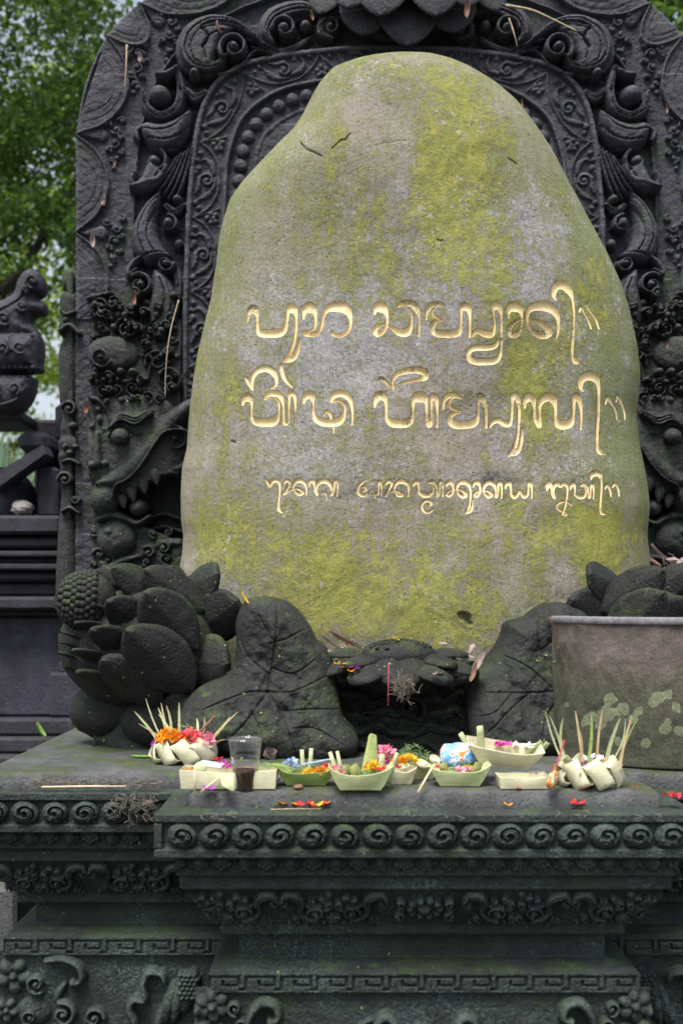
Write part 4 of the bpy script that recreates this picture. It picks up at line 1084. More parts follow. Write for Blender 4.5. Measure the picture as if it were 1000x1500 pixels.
def b_surf(px, py):
    """where the sight line through a photo pixel meets the boulder's front"""
    D = np.full(np.shape(px), BY - BT)
    for _ in range(14):
        X = (px - 500) / F * D; Z = CZ + (HY - py) / F * D
        D = .4 * D + .6 * b_front(X, Z)
    return (px - 500) / F * D, D, CZ + (HY - py) / F * D

GL = []   # the inscription: strokes as (x, y, width) in the crop they were traced in -> photo pixels
def glyph(ox, oy, k, *strokes, label=None):
    GL.append([[(ox + x * k, oy + y * k, w * k) for (x, y, w) in s] for s in strokes])
A = (350, 430, .18); B_ = (530, 430, .18); C_ = (700, 400, .19); D_ = (340, 525, .19); E_ = (535, 530, .19); F_ = (700, 530, .23); G_ = (380, 690, .14); H_ = (515, 690, .14); I_ = (640, 690, .15); J_ = (780, 680, .14)
glyph(*A, [(73,225,14),(80,180,26),(90,140,50),(118,128,70),(140,150,50),(148,190,26),(150,260,26),(155,305,40),(185,325,58),(260,328,62),(330,322,62),(370,295,45),(388,230,26),(398,170,26),(405,130,40),(432,120,80),(455,140,46),(466,190,24),(464,280,24),(452,370,26),(430,450,26),(395,525,34),(370,553,16)],
      [(372,550,20),(430,530,50),(465,490,36),(487,430,24),(494,378,12)])
glyph(*A, [(526,205,14),(530,160,36),(545,125,70),(575,115,90),(605,130,60),(622,180,28),(622,240,24),(610,285,24),(580,305,18),(540,325,36)],
      [(535,330,36),(590,338,30),(640,325,30),(670,270,26),(684,200,26),(700,150,36),(735,118,66),(800,108,85),(860,118,85),(895,165,50),(908,220,28),(900,280,24),(870,325,28),(810,345,28),(765,330,28),(757,312,22)])
glyph(*B_, [(104,165,16),(108,135,40),(130,110,75),(160,112,85),(185,135,55),(202,180,28),(204,240,22),(185,290,28),(155,325,34),(120,330,44),(105,305,44),(120,275,34),(165,256,18),(210,262,16),(255,290,34),(310,320,56),(360,318,64),(390,285,40),(403,230,22),(402,180,22),(388,130,20),(352,98,14)],
      [(295,105,20),(325,85,40),(375,78,50),(420,95,60),(448,135,50),(462,190,24),(465,270,18),(461,345,20)])
glyph(*B_, [(523,210,14),(526,160,24),(545,115,40),(580,88,36),(630,85,36),(675,105,12)], [(620,92,16),(585,120,18),(572,150,18),(585,185,18),(625,205,24),(650,218,14)],
      [(650,220,16),(610,225,26),(580,250,36),(575,290,46),(605,322,60),(680,332,60),(750,328,60),(792,310,40),(803,240,20),(805,160,22),(810,110,40),(835,105,70),(862,125,50),(875,180,26),(876,260,20),(873,352,22)])
glyph(*C_, [(-42,490,10),(-25,455,30),(10,452,40),(50,470,48),(95,475,46),(120,450,26),(124,390,18),(120,310,18),(118,260,36),(140,250,66),(165,270,46),(176,320,22),(177,400,18),(177,483,18)])
glyph(*C_, [(148,518,16),(142,550,28),(110,572,36),(50,578,40),(-10,578,42),(-55,590,40),(-75,625,38),(-60,665,48),(-10,685,50),(60,685,50),(120,680,46),(160,650,32),(175,590,22),(178,515,20)])
glyph(*C_, [(236,343,14),(234,300,30),(250,265,60),(285,262,76),(315,275,55),(333,320,22),(336,370,20),(325,425,26),(300,470,40),(262,475,52),(240,445,44),(255,400,30),(300,368,16),(355,356,14),(420,362,14),(480,385,36),(530,425,56),(540,465,56),(505,482,56),(450,470,48),(400,425,26),(380,370,20),(380,310,28),(410,270,50),(470,255,66),(530,260,76),(580,290,60),(610,345,36),(616,410,24),(608,470,20),(598,505,12)])
glyph(*C_, [(596,205,10),(580,165,36),(590,115,54),(625,92,66),(665,100,70),(700,140,50),(722,190,24),(733,260,20),(736,350,18),(730,470,20),(722,580,22),(726,640,22),(745,680,40),(768,692,14)])
glyph(*C_, [(778,300,10),(785,265,22),(800,275,22),(835,340,20),(868,428,12)], [(832,245,10),(855,285,18),(900,350,18),(926,428,12)])
glyph(*D_, [(105,150,20),(125,185,28),(155,240,14)], [(158,240,14),(155,185,22),(170,125,36),(210,90,48),(265,80,50),(315,105,50),(340,155,30),(338,200,22),(312,228,12)])
glyph(*D_, [(378,55,26),(385,105,34),(410,165,28),(465,225,8)])
glyph(*D_, [(82,360,14),(88,325,36),(110,300,66),(135,305,56),(150,340,24),(150,410,22),(152,460,36),(190,490,56),(260,495,62),(320,490,60),(348,460,34),(360,400,18),(358,340,16),(340,310,12),(300,300,14),(252,315,14)],
      [(250,312,16),(280,275,40),(330,272,44),(370,290,44),(392,350,20),(395,430,22),(400,485,34),(415,500,36),(432,480,30),(436,400,18),(440,320,20),(445,275,34),(465,268,40),(482,300,30),(487,380,16),(482,512,14)])
glyph(*D_, [(552,345,14),(560,305,40),(585,282,62),(612,290,52),(624,340,22),(625,410,24),(640,460,44),(690,490,60),(760,498,62),(820,488,60),(855,450,36),(868,390,20),(858,350,24),(820,325,20),(770,335,18)],
      [(762,330,20),(785,285,50),(840,272,50),(890,295,50),(915,345,30),(926,420,20),(924,508,14)], [(706,437,14),(730,405,20),(750,425,26),(765,465,12)], [(780,520,16),(783,575,10)])
glyph(*E_, [(105,140,14),(125,128,30),(165,165,30),(222,225,8)], [(215,205,18),(208,150,20),(240,100,34),(310,72,42),(400,65,50),(460,85,56),(455,120,50),(410,140,22),(320,155,18),(240,185,8)])
glyph(*E_, [(72,345,16),(78,300,40),(100,265,66),(135,265,66),(155,300,36),(160,360,22),(165,430,34),(205,470,64),(270,478,64),(330,468,60),(360,430,34),(366,360,22),(370,300,34),(400,275,76),(440,275,76),(465,310,34),(470,380,24),(475,440,34),(490,485,44),(505,450,30),(508,360,22),(510,280,30),(525,265,52),(545,300,36),(552,380,20),(550,500,20)])
glyph(*E_, [(600,362,14),(603,310,24),(630,268,38),(680,258,38),(735,285,10)], [(690,268,16),(655,290,20),(645,325,20),(665,360,22),(735,380,12)],
      [(728,390,14),(690,395,28),(655,420,40),(655,460,52),(690,485,60),(760,488,60),(830,475,56),(860,440,34),(868,370,18),(872,290,26),(885,270,56),(905,290,50),(925,350,26),(930,430,20),(928,505,20)])
glyph(*F_, [(75,415,10),(95,385,26),(130,375,32),(165,395,36),(195,398,32),(210,370,18),(215,300,16),(218,230,28),(232,215,44),(250,240,34),(260,300,20),(258,380,18),(250,470,20),(232,545,26),(190,597,12)], [(195,597,14),(240,575,40),(265,540,26),(277,490,20),(279,430,12)])
glyph(*F_, [(295,290,14),(298,250,36),(320,225,56),(345,235,40),(355,290,18),(360,350,24),(375,385,36),(390,405,28),(390,340,18),(392,280,20),(410,240,46),(445,225,52),(475,240,48),(490,290,22),(492,350,24),(510,395,52),(550,402,56),(585,390,44),(605,340,18),(608,270,20),(610,225,30),(628,225,44),(645,260,28),(655,330,16),(650,428,14)])
glyph(*F_, [(668,188,8),(650,160,26),(655,115,44),(690,92,52),(735,98,54),(760,140,28),(766,220,18),(763,340,18),(756,450,18),(756,530,22),(770,570,34),(805,590,10)])
glyph(*F_, [(808,270,8),(820,230,22),(840,250,22),(868,300,14),(880,365,10)], [(875,255,10),(888,215,18),(905,250,18),(925,310,14),(932,365,8)])
glyph(*G_, [(68,92,14),(90,130,24),(112,165,16),(135,115,36),(165,100,40),(198,112,40),(212,160,26),(208,250,24),(198,350,26),(205,405,34),(235,435,14)])
glyph(*G_, [(258,130,14),(285,98,34),(312,120,30),(305,160,22),(280,205,24),(258,240,26),(310,212,16),(380,185,16),(430,198,30),(450,230,36),(410,242,36),(370,210,22),(355,165,20),(375,120,34),(420,100,44),(465,125,36),(488,170,20),(492,245,16)])
glyph(*G_, [(520,155,14),(530,110,34),(560,105,40),(572,150,20),(580,205,24),(603,245,24),(598,190,18),(610,140,36),(650,108,48),(700,110,50),(735,145,36),(755,200,24),(752,250,30),(775,200,22),(785,120,24),(800,100,30),(818,150,20),(810,258,16)], [(650,245,12),(680,225,20),(695,260,18),(702,310,14)])
glyph(*H_, [(160,95,8),(110,120,22),(70,170,26),(65,220,30),(100,255,34),(140,258,24),(155,235,16)], [(115,215,14),(145,200,22),(140,165,22),(115,175,12)], [(185,245,14),(210,200,16),(240,250,20),(238,285,10)], [(185,248,12),(240,245,24),(275,235,20),(278,160,20),(285,110,30),(300,125,32),(312,180,18),(310,262,14)])
glyph(*H_, [(352,140,14),(385,108,34),(415,125,34),(405,165,24),(370,225,28),(355,262,20),(400,225,16),(460,208,16),(515,235,26),(520,255,34),(480,250,36),(450,200,20),(455,150,24),(500,110,44),(560,120,44),(592,165,26),(588,265,16)])
glyph(*H_, [(645,160,14),(655,125,36),(685,115,40),(698,160,20),(705,220,34),(750,252,46),(810,250,44),(845,215,26),(852,160,20),(830,130,14),(800,125,20)], [(800,125,20),(840,112,36),(875,140,26),(890,200,20),(898,260,26),(920,200,18),(918,120,26),(938,115,28),(950,170,18),(950,265,14)])
glyph(*H_, [(848,405,12),(800,435,26),(750,415,28),(732,365,24),(760,320,26),(810,312,30),(832,345,24),(800,365,14)])
glyph(*I_, [(92,150,12),(100,120,36),(130,110,46),(152,150,24),(152,205,24),(120,240,34),(95,228,28),(115,198,20),(180,180,12),(240,190,20),(275,225,36),(260,250,40),(215,232,28),(192,180,18),(210,125,36),(255,108,46),(300,130,40),(322,185,22),(322,270,20),(308,350,24),(280,415,14)], [(282,412,16),(325,385,36),(343,330,22),(345,285,12)])
glyph(*I_, [(350,155,14),(365,120,36),(395,115,44),(415,155,24),(415,205,26),(385,245,34),(362,232,24),(385,205,18),(440,190,12),(500,200,26),(530,235,34),(495,248,36),(455,205,20),(460,150,30),(500,115,40),(545,130,40),(568,180,22),(575,250,30),(592,200,20),(595,130,26),(612,115,34),(628,160,20),(625,262,16)])
glyph(*I_, [(665,170,12),(675,130,36),(705,120,40),(716,170,22),(722,225,30),(755,255,36),(785,230,24),(800,195,24),(820,225,26),(850,250,36),(882,225,26),(888,160,20),(892,115,30),(910,125,36),(922,180,18),(920,262,14)])
glyph(*J_, [(150,275,16),(150,225,50),(172,205,56),(190,250,24),(200,310,28),(225,350,26),(215,290,18),(220,235,36),(255,205,44),(285,235,26),(310,210,40),(340,210,40),(358,250,24),(355,330,18),(340,420,18),(318,500,20),(310,525,18),(345,535,16),(340,510,14),(290,490,18),(250,455,20),(255,420,22),(310,395,18),(365,405,14),(400,430,16)])
glyph(*J_, [(392,260,14),(400,220,40),(425,210,40),(436,260,20),(440,315,28),(490,345,40),(535,335,34),(550,290,18),(535,240,16),(500,225,22)], [(500,225,22),(530,205,34),(565,240,28),(575,300,20),(590,345,28),(600,270,18),(605,215,30),(625,225,30),(633,290,16),(630,358,14)])
glyph(*J_, [(608,160,14),(612,120,44),(650,98,56),(690,105,56),(712,160,26),(714,250,22),(706,370,24),(702,460,28),(718,510,34),(755,525,12)])
glyph(*J_, [(752,262,10),(775,220,26),(800,260,24),(815,335,16)], [(830,245,12),(855,205,26),(885,250,24),(900,330,16)])

def build_boulder():
    root = tag(empty('inscribed_boulder', (0.19, BY, CZ - .17)), 'tall lichen covered boulder engraved with three lines of gilded Balinese script', 'boulder')
    inv = Matrix.Translation(-root.location)
    # depth of carving, rastered over the front
    st = .5; x0, y0 = 255.0, 75.0; nx, ny = 1430, 1830
    dep = np.zeros((ny, nx))
    gmesh = []
    for strokes in GL:
        qs = [catmull(s, 7) for s in strokes]
        allp = np.concatenate(qs); mg = allp[:, 2].max() / 2 + 3
        xa, xb, ya, yb = allp[:, 0].min() - mg, allp[:, 0].max() + mg, allp[:, 1].min() - mg, allp[:, 1].max() + mg
        r = Relief(xa, xb, ya, yb, .55); sd = np.full(r.X.shape, 1e9)
        for q in qs: sd = np.minimum(sd, stroke_sd(r.X, r.Y, q)[0])
        gmesh.append((r, sd))
        i0, i1, j0, j1 = int((xa - x0) / st), int((xb - x0) / st) + 1, int((ya - y0) / st), int((yb - y0) / st) + 1
        Xr, Yr = np.meshgrid(x0 + np.arange(i0, i1) * st, y0 + np.arange(j0, j1) * st); s2 = np.full(Xr.shape, 1e9)
        for q in qs: s2 = np.minimum(s2, stroke_sd(Xr, Yr, q)[0])
        dep[j0:j1, i0:i1] = np.maximum(dep[j0:j1, i0:i1], .018 * sstep(.1, -1.5, s2))
    # cracks and chips
    def scratch(pts, d):
        q = catmull(pts, 6); m = 8
        i0, i1 = int((q[:, 0].min() - m - x0) / st), int((q[:, 0].max() + m - x0) / st); j0, j1 = int((q[:, 1].min() - m - y0) / st), int((q[:, 1].max() + m - y0) / st)
        Xr, Yr = np.meshgrid(x0 + np.arange(i0, i1) * st, y0 + np.arange(j0, j1) * st)
        Xj = Xr + 5 * fbm(Xr, Yr, 9, 33); Yj = Yr + 5 * fbm(Xr + 40, Yr, 9, 34)
        s2, hw, _ = stroke_sd(Xj, Yj, q)
        dep[j0:j1, i0:i1] = np.maximum(dep[j0:j1, i0:i1], d * np.clip(-s2 / hw, 0, 1) ** .7)
    scratch([(440, 208, 2), (448, 219, 4.5), (462, 224, 4), (472, 229, 2)], .007); scratch([(486, 217, 2), (496, 208, 4.5), (505, 205, 3.5), (514, 196, 2)], .007); scratch([(548, 213, 1.5), (575, 208, 2.5), (598, 204, 1.5)], .0025)
    scratch([(674, 900, 10), (682, 905, 15), (688, 914, 9)], .022); scratch([(340, 646, 4), (343, 648, 6)], .008)
    scratch([(640, 350, 2), (646, 352, 5)], .006); scratch([(745, 232, 2), (755, 240, 4)], .005)
    NXF, NXB = 760, 60
    pys = np.concatenate([PYT + (1 - np.cos(np.linspace(0, math.pi / 2, 60))) * 27, np.arange(111.2, PYB, 1.05)])
    sa = np.concatenate([np.linspace(-1, 1, NXF), np.linspace(1, -1, NXB)[1:-1]])
    front = np.concatenate([np.ones(NXF), np.zeros(NXB - 2)])
    PY, S = np.meshgrid(pys, sa, indexing='ij')
    xc, hw, g = b_dims(PY)
    ss = np.sin(S * math.pi / 2) * .35 + S * .65; ss = np.where(np.abs(S) > .999, np.sign(S), ss)
    # denser columns where the surface turns away
    X = xc + hw * ss; Z = CZ + (HY - PY) / F * BY
    cs = (1 - np.abs(ss) ** 3.3) ** .56
    Yf = BY - BT * g * cs + b_lump(X, Z) * (1 - ss ** 4); Yb = BY + .22 * g * cs
    fr = np.broadcast_to(front[None, :], X.shape) > .5
    Y = np.where(fr, Yf, Yb)
    ppx = 500 + X / Y * F; ppy = HY - (Z - CZ) / Y * F
    u = np.clip((ppx - x0) / st, 0, nx - 2); v = np.clip((ppy - y0) / st, 0, ny - 2); iu = u.astype(int); iv = v.astype(int); fu = u - iu; fv = v - iv
    d = (dep[iv, iu] * (1 - fu) + dep[iv, iu + 1] * fu) * (1 - fv) + (dep[iv + 1, iu] * (1 - fu) + dep[iv + 1, iu + 1] * fu) * fv
    Y = np.where(fr, Y + d, Y)
    # where the different growths sit on this stone
    def blob(cx, cy, rx_, ry_, a=1.0): return a * np.exp(-(((ppx - cx) / rx_) ** 2 + ((ppy - cy) / ry_) ** 2))
    moss = blob(655, 250, 60, 110, .55) + blob(620, 330, 70, 80, .45) + blob(700, 380, 60, 60, .45) + blob(800, 400, 70, 80, .3) + blob(575, 420, 40, 90, .45) + blob(755, 480, 35, 60, .5) + blob(800, 580, 40, 90, .55) + blob(760, 560, 40, 60, .35) \
        + blob(560, 660, 50, 80, .35) + blob(600, 800, 170, 60, .45) + blob(480, 885, 130, 60, .7) + blob(640, 905, 120, 50, .7) + blob(700, 640, 40, 90, .3) + blob(320, 780, 50, 60, .55) + blob(330, 570, 40, 60, .45) + blob(850, 770, 80, 60, .75) + blob(880, 800, 40, 60, .8) + blob(420, 810, 70, 50, .4) + blob(690, 200, 60, 70, .4) + blob(420, 300, 90, 90, .25) + blob(560, 130, 110, 50, .3) + blob(310, 680, 40, 120, .35) + blob(540, 330, 60, 90, .25) + blob(860, 480, 40, 120, .3) + blob(520, 250, 60, 60, .2)
    grey = blob(700, 400, 140, 80, .8) + blob(480, 450, 120, 80, .4) + blob(450, 560, 150, 80, .45) + blob(640, 520, 220, 110, .35) + blob(720, 340, 90, 60, .5) + blob(600, 300, 120, 90, .3) + blob(480, 680, 130, 60, .5) + blob(640, 850, 30, 60, .5) + blob(340, 860, 60, 30, .9) + blob(780, 640, 80, 80, .4)
    edge = sstep(.45, .98, np.abs(ss))
    green = edge * .36 + blob(880, 420, 70, 220, .8) + blob(400, 250, 90, 90, .45) + blob(560, 110, 120, 50, .55) + blob(760, 200, 80, 100, .5) + blob(330, 420, 40, 200, .35) + blob(860, 740, 80, 60, .45) + blob(640, 760, 90, 50, .35) + blob(910, 640, 30, 60, .8)
    warm = blob(620, 600, 160, 130, .8) + blob(680, 470, 120, 90, .6) + blob(520, 790, 90, 60, .6) + blob(740, 760, 130, 90, .6) + blob(360, 620, 80, 90, .5) + blob(500, 180, 60, 50, .7) + blob(600, 380, 80, 80, .5) + blob(500, 920, 80, 30, .5) + blob(920, 820, 40, 60, .6)
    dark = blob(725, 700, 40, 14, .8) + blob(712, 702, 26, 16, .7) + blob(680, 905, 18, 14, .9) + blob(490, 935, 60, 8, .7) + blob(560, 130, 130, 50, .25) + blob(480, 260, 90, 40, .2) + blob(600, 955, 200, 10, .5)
    n, m = X.shape; idx = np.arange(n * m).reshape(n, m); nxt = np.roll(idx, -1, axis=1)
    q = np.stack([idx[:-1], idx[1:], nxt[1:], nxt[:-1]], -1).reshape(-1, 4)
    V = np.stack([X.ravel(), Y.ravel(), Z.ravel()], 1)
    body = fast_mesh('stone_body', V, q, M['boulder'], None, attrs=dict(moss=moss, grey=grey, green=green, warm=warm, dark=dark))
    body.parent = root; body.matrix_parent_inverse = inv
    for r, sd in gmesh:
        w = -sd
        dm = .0075 if w.max() > 5.2 else .0042
        depth = dm * sstep(0, 1.5, w) + .001 * sstep(1.8, 7, w) - .0006
        r.H = -depth
        def mp(x, y, h):
            a, b, c = b_surf(x, y); return (a, b - h, c)
        o = r.mesh('engraved_letter', mp, M['gold'], None, sd=sd)
        o.parent = root; o.matrix_parent_inverse = inv
build_boulder()

# ------------------------------------------------------------------ lotus carvings
def lotus_bud(mx, label):
    D = 3.56
    c = P(190 if mx is None else 2 * mx - 190, 1060, D); c.z = ZP
    root = tag(empty('lotus_bud_carving', c), label, 'stone carving', 'carved lotus buds at the boulder foot')
    inv = Matrix.Translation(-root.location)
    fx = (lambda x: x) if mx is None else (lambda x: 2 * mx - x)
    def U(x, y): return 60 + x / 2, 800 + y / 2
    b = MB(); cc = P(fx(205), 945, D + .10); b.ellipsoid(cc, (.24, .18, .185), 32, 18, noise=.02)
    o = b.build('bud_core', M['lotus']); o.parent = root; o.matrix_parent_inverse = inv
    b = MB(); b.ellipsoid(P(fx(250), 1056, D + .08), (.15, .13, .085), 28, 14, noise=.05); b.ellipsoid(P(fx(165), 1040, D + .17), (.13, .11, .09), 28, 14, noise=.08); o = b.build('bud_foot', M['lotus']); o.parent = root; o.matrix_parent_inverse = inv
    # seed cone with rows of scales
    b = MB(); ctr = P(fx(128), 880, D - .0); ax = Vector((-1 if mx is None else 1, -.25, .10)).normalized(); s1 = ax.cross(Vector((0, 0, 1))).normalized(); s2 = ax.cross(s1)
    b.ellipsoid(ctr, (.085, .085, .085), 24, 14)
    for i in range(11):
        th = R(4 + i * 9.5); k = max(1, int(26 * math.sin(th)))
        for j in range(k):
            ph = 2 * math.pi * (j + .5 * (i % 2)) / k
            dr = ax * math.cos(th) + (s1 * math.cos(ph) + s2 * math.sin(ph)) * math.sin(th)
            if dr.y > .55: continue
            p = ctr + dr * .085; n_ = dr; t = (n_.cross(ax)).normalized() if i else s1; u_ = t.cross(n_)
            Mx = Matrix((t, u_, n_)).transposed(); b.ellipsoid(p, (.0112, .0112, .008), 7, 5, Mx)
    o = b.build('seed_cone', M['lotus']); o.parent = root; o.matrix_parent_inverse = inv
    L = [((330, 100), (150, 92), 70, .06, (-.1, .6)), ((365, 140), (195, 76), 92, .03, (-.1, .5)), ((480, 190), (285, 76), 116, -.0, (.1, .4)), ((455, 300), (288, 132), 140, -.06, (0, .35)), ((320, 250), (185, 150), 92, -.05, (-.4, .35)),
         ((230, 250), (142, 145), 56, -.02, (-.6, .2)), ((445, 420), (245, 232), 150, -.09, (.0, -.05)), ((280, 320), (145, 225), 84, -.08, (-.4, .0)), ((350, 460), (182, 310), 128, -.07, (-.2, -.35)),
         ((220, 270), (104, 200), 54, -.05, (-.7, 0)), ((270, 450), (108, 345), 70, -.03, (-.4, -.6)), ((215, 370), (98, 280), 60, -.05, (-.6, -.2)), ((150, 300), (74, 230), 36, -.02, (-.9, -.1)),
         ((140, 360), (66, 290), 40, .0, (-.9, -.3)), ((150, 330), (75, 262), 36, .0, (-.9, -.2)), ((190, 430), (80, 330), 50, .04, (-.8, -.5)),
         ((415, 130), (540, 92), 104, .08, (.2, .35)), ((440, 270), (588, 150), 128, .06, (.4, .3)), ((410, 335), (568, 345), 138, .02, (.35, .0)), ((330, 425), (455, 540), 140, .00, (.2, -.3))]
    for k_, (bp, tp, w, dd, nr) in enumerate(L):
        outer = k_ >= 16
        bx, by = U(*bp); tx, ty = U(*tp)
        place_petal(root, bx, by, tx, ty, w / 2 * 1.2, D + dd, nr, .052, .19, mx=mx, tip=.58 if outer else .48, sag=-.06, rnd=outer)
    return root
lotus_bud(None, 'large carved stone lotus bud lying left of the boulder, seed cone to the left')
lotus_bud(PCX + 12, 'carved stone lotus bud behind the basin right of the boulder')

def lotus_leaf(outline, veins, D, label, seed, holes=()):
    xs = [p[0] for p in outline]; ys = [p[1] for p in outline]
    r = Relief(min(xs) - 4, max(xs) + 4, min(ys) - 4, max(ys) + 4, 1.25)
    pl = catmull(outline, 8, closed=True); sd = poly_sd(r.X, r.Y, pl)
    e = np.clip(-sd / 40, 0, 1)
    r.H = .075 * (1 - (1 - e) ** 2.2) ** .6 + fbm(r.X, r.Y, 55, seed) * .07 * e + fbm(r.X, r.Y, 9, seed + 4) * .006
    # lower half lies further forward, as the leaf droops onto the platform
    y0, y1 = min(ys), max(ys); r.H += .10 * sstep(y0 + (y1 - y0) * .35, y1, r.Y)
    for v in veins:
        r.stroke([(x + 4 * math.sin(x), y + 4 * math.cos(y), w * .72) for x, y, w in v], .0055, op='sub')
    c = P((min(xs) + max(xs)) / 2, 1090, D); c.z = ZP
    root = tag(empty('lotus_leaf_carving', c), label, 'stone carving', 'carved lotus leaves at the boulder foot')
    o = r.mesh('leaf_blade', plane_map(D), M['lotus'], None, sd=sd, back=.24)
    o.parent = root; o.matrix_parent_inverse = Matrix.Translation(-c)
    return root
lotus_leaf([(352, 892), (365, 876), (395, 874), (425, 886), (450, 915), (462, 938), (476, 950), (488, 975), (494, 1010), (502, 1045), (520, 1068), (524, 1090), (500, 1108), (450, 1114), (395, 1106), (335, 1098), (272, 1084), (266, 1048), (290, 1008), (335, 985), (346, 950), (345, 915)],
           [[(408, 880, 2), (404, 920, 4), (398, 970, 5), (392, 1010, 6)], [(402, 935, 2), (386, 915, 3), (378, 900, 2)], [(400, 945, 2), (425, 930, 3), (446, 918, 2)], [(398, 975, 3), (430, 980, 4), (462, 962, 2)], [(396, 985, 3), (370, 960, 3), (352, 940, 2)],
            [(392, 1010, 5), (430, 1005, 4), (488, 985, 2)], [(392, 1010, 5), (360, 1015, 4), (305, 1035, 3)], [(392, 1010, 5), (420, 1045, 5), (440, 1108, 3)], [(392, 1010, 5), (360, 1050, 5), (330, 1090, 3)], [(430, 1060, 3), (465, 1065, 4), (508, 1080, 2)], [(420, 1040, 3), (460, 1030, 3), (498, 1040, 2)], [(375, 1035, 3), (385, 1070, 3), (395, 1100, 2)]],
           3.50, 'carved stone lotus leaf with deep veins between the bud and the cup', 81)
lotus_leaf([(684, 1000), (700, 978), (716, 966), (737, 934), (745, 912), (772, 904), (788, 892), (812, 882), (836, 887), (858, 900), (880, 930), (890, 990), (885, 1060), (850, 1098), (780, 1104), (712, 1100), (688, 1085), (681, 1040)],
           [[(860, 1000, 4), (800, 1005, 5), (745, 1015, 4), (700, 1010, 2)], [(800, 1005, 4), (770, 975, 4), (735, 955, 2)], [(815, 1003, 3), (790, 950, 4), (780, 910, 2)], [(770, 1010, 3), (740, 1040, 4), (700, 1070, 2)], [(812, 1004, 4), (790, 1050, 4), (775, 1095, 2)], [(745, 1015, 3), (720, 1040, 3), (692, 1045, 2)], [(790, 950, 3), (810, 930, 3), (830, 900, 2)]],
           3.56, 'carved stone lotus leaf beside the basin, right of the small lotus', 87)

# stepped wave rock between the leaves
def waves():
    r = Relief(478, 712, 968, 1108, 1.3); X, Y = r.X, r.Y
    r.H[:] = .02 + .12 * sstep(985, 1108, Y)
    for k, y in enumerate((1000, 1022, 1044, 1066, 1088, 1102)):
        pts = [(470 + 12 * i, y + 6 * math.sin(i * .9 + k * 1.7) + 3 * math.sin(i * 2.1 + k), 15) for i in range(21)]
        b = .02 + .12 * float(sstep(985, 1108, np.array(y)))
        r.stroke(pts, .040, b - .012, groove=1)
    for (x, y, q, d) in ((540, 1050, 20, 1), (600, 1035, 22, -1), (655, 1055, 19, 1), (575, 1078, 16, -1), (628, 1085, 17, 1)):
        r.spiral(x, y, q, 1.5, 40, d, 7, .045, .06)
    r.H += fbm(X, Y, 30, 66) * .04 + fbm(X, Y, 6, 67) * .01
    c = P(585, 1090, 3.66); c.z = ZP
    o = r.mesh('wave_rock_carving', plane_map(3.66), M['lotus'], None, back=.3)
    tag(o, 'dark carved rock of stepped waves under the small lotus, behind the offerings', 'stone carving')
waves()
# rough rock that carries the boulder, behind the lotus row
def bedrock():
    r = Relief(150, 1010, 815, 1115, 4.0)
    e = np.minimum.reduce([(r.X - 150) / 90, (1010 - r.X) / 90, (r.Y - 815) / 60]); e = np.clip(e, 0, 1)
    lim = 935 - 105 * sstep(330, 250, r.X) - 105 * sstep(870, 960, r.X)     # top edge: low under the writing, higher at the sides
    sd = np.maximum(lim + 14 * fbm(r.X, r.Y * 0, 40, 5) - r.Y, np.maximum(150 - r.X, r.X - 1010))
    r.H = .05 * sstep(0, 60, -sd) + .16 * sstep(950, 1110, r.Y) + fbm(r.X, r.Y, 50, 15) * .10 + fbm(r.X, r.Y, 14, 19) * .03
    o = r.mesh('base_rock', plane_map(3.80), M['lotus'], None, sd=sd, back=.45)
    tag(o, 'rough dark base rock under the boulder behind the lotus carvings', 'rock')
bedrock()
# small open lotus in front of the boulder
def small_lotus():
    D = 3.50; c = P(575, 1010, D)
    root = tag(empty('lotus_flower_carving', c), 'small open stone lotus holding petals and incense under the inscription', 'stone carving')
    inv = Matrix.Translation(-c)
    b = MB(); b.ellipsoid(P(583, 992, D + .04), (.125, .10, .055), 28, 12, noise=.03); o = b.build('flower_cup', M['lotus']); o.parent = root; o.matrix_parent_inverse = inv
    hc = P(583, 962, D + .02); b = MB(); b.ellipsoid(hc, (.112, .10, .050), 36, 16, noise=.06)
    for k in range(60):
        a = random.uniform(0, 6.28); q = math.sqrt(random.random()) * .095
        b.ellipsoid(hc + Vector((q * math.cos(a), q * math.sin(a) * .9, .049 * math.sqrt(max(1 - (q / .112) ** 2, 0)))), (.008, .008, .005), 7, 5)
    o = b.build('seed_head', M['lotus']); o.parent = root; o.matrix_parent_inverse = inv
    cen = P(583, 980, D + .03)
    for (a, r0, L, W, dz, droop, T) in ((-90, .06, .13, .115, -.006, 22, .022), (-52, .07, .14, .11, -.004, 17, .022), (-128, .07, .14, .11, -.004, 17, .022), (-14, .085, .15, .115, .004, 9, .022), (-166, .085, .15, .115, .004, 9, .022),
            (-34, .06, .13, .10, .024, 4, .020), (-146, .06, .13, .10, .024, 4, .020), (12, .07, .14, .11, .038, -4, .020), (168, .07, .14, .11, .038, -4, .020), (-72, .05, .12, .10, .014, 28, .020), (-108, .05, .12, .10, .012, 24, .020)):
        d = Vector((math.cos(R(a)), math.sin(R(a)), 0)); z = Vector((0, 0, 1)); y = d * math.cos(R(droop)) - z * math.sin(R(droop)); n = z * math.cos(R(droop)) + d * math.sin(R(droop)); x = y.cross(n)
        o = petal_mesh('petal', L, W, T, .6, mat=M['lotus'], sag=.02, rnd=True); c = cen + d * (r0 + L / 2) + z * dz
        mw = Matrix(((x.x, y.x, n.x, c.x), (x.y, y.y, n.y, c.y), (x.z, y.z, n.z, c.z), (0, 0, 0, 1))); o.parent = root; o.matrix_parent_inverse = inv; o.matrix_basis = mw
small_lotus()

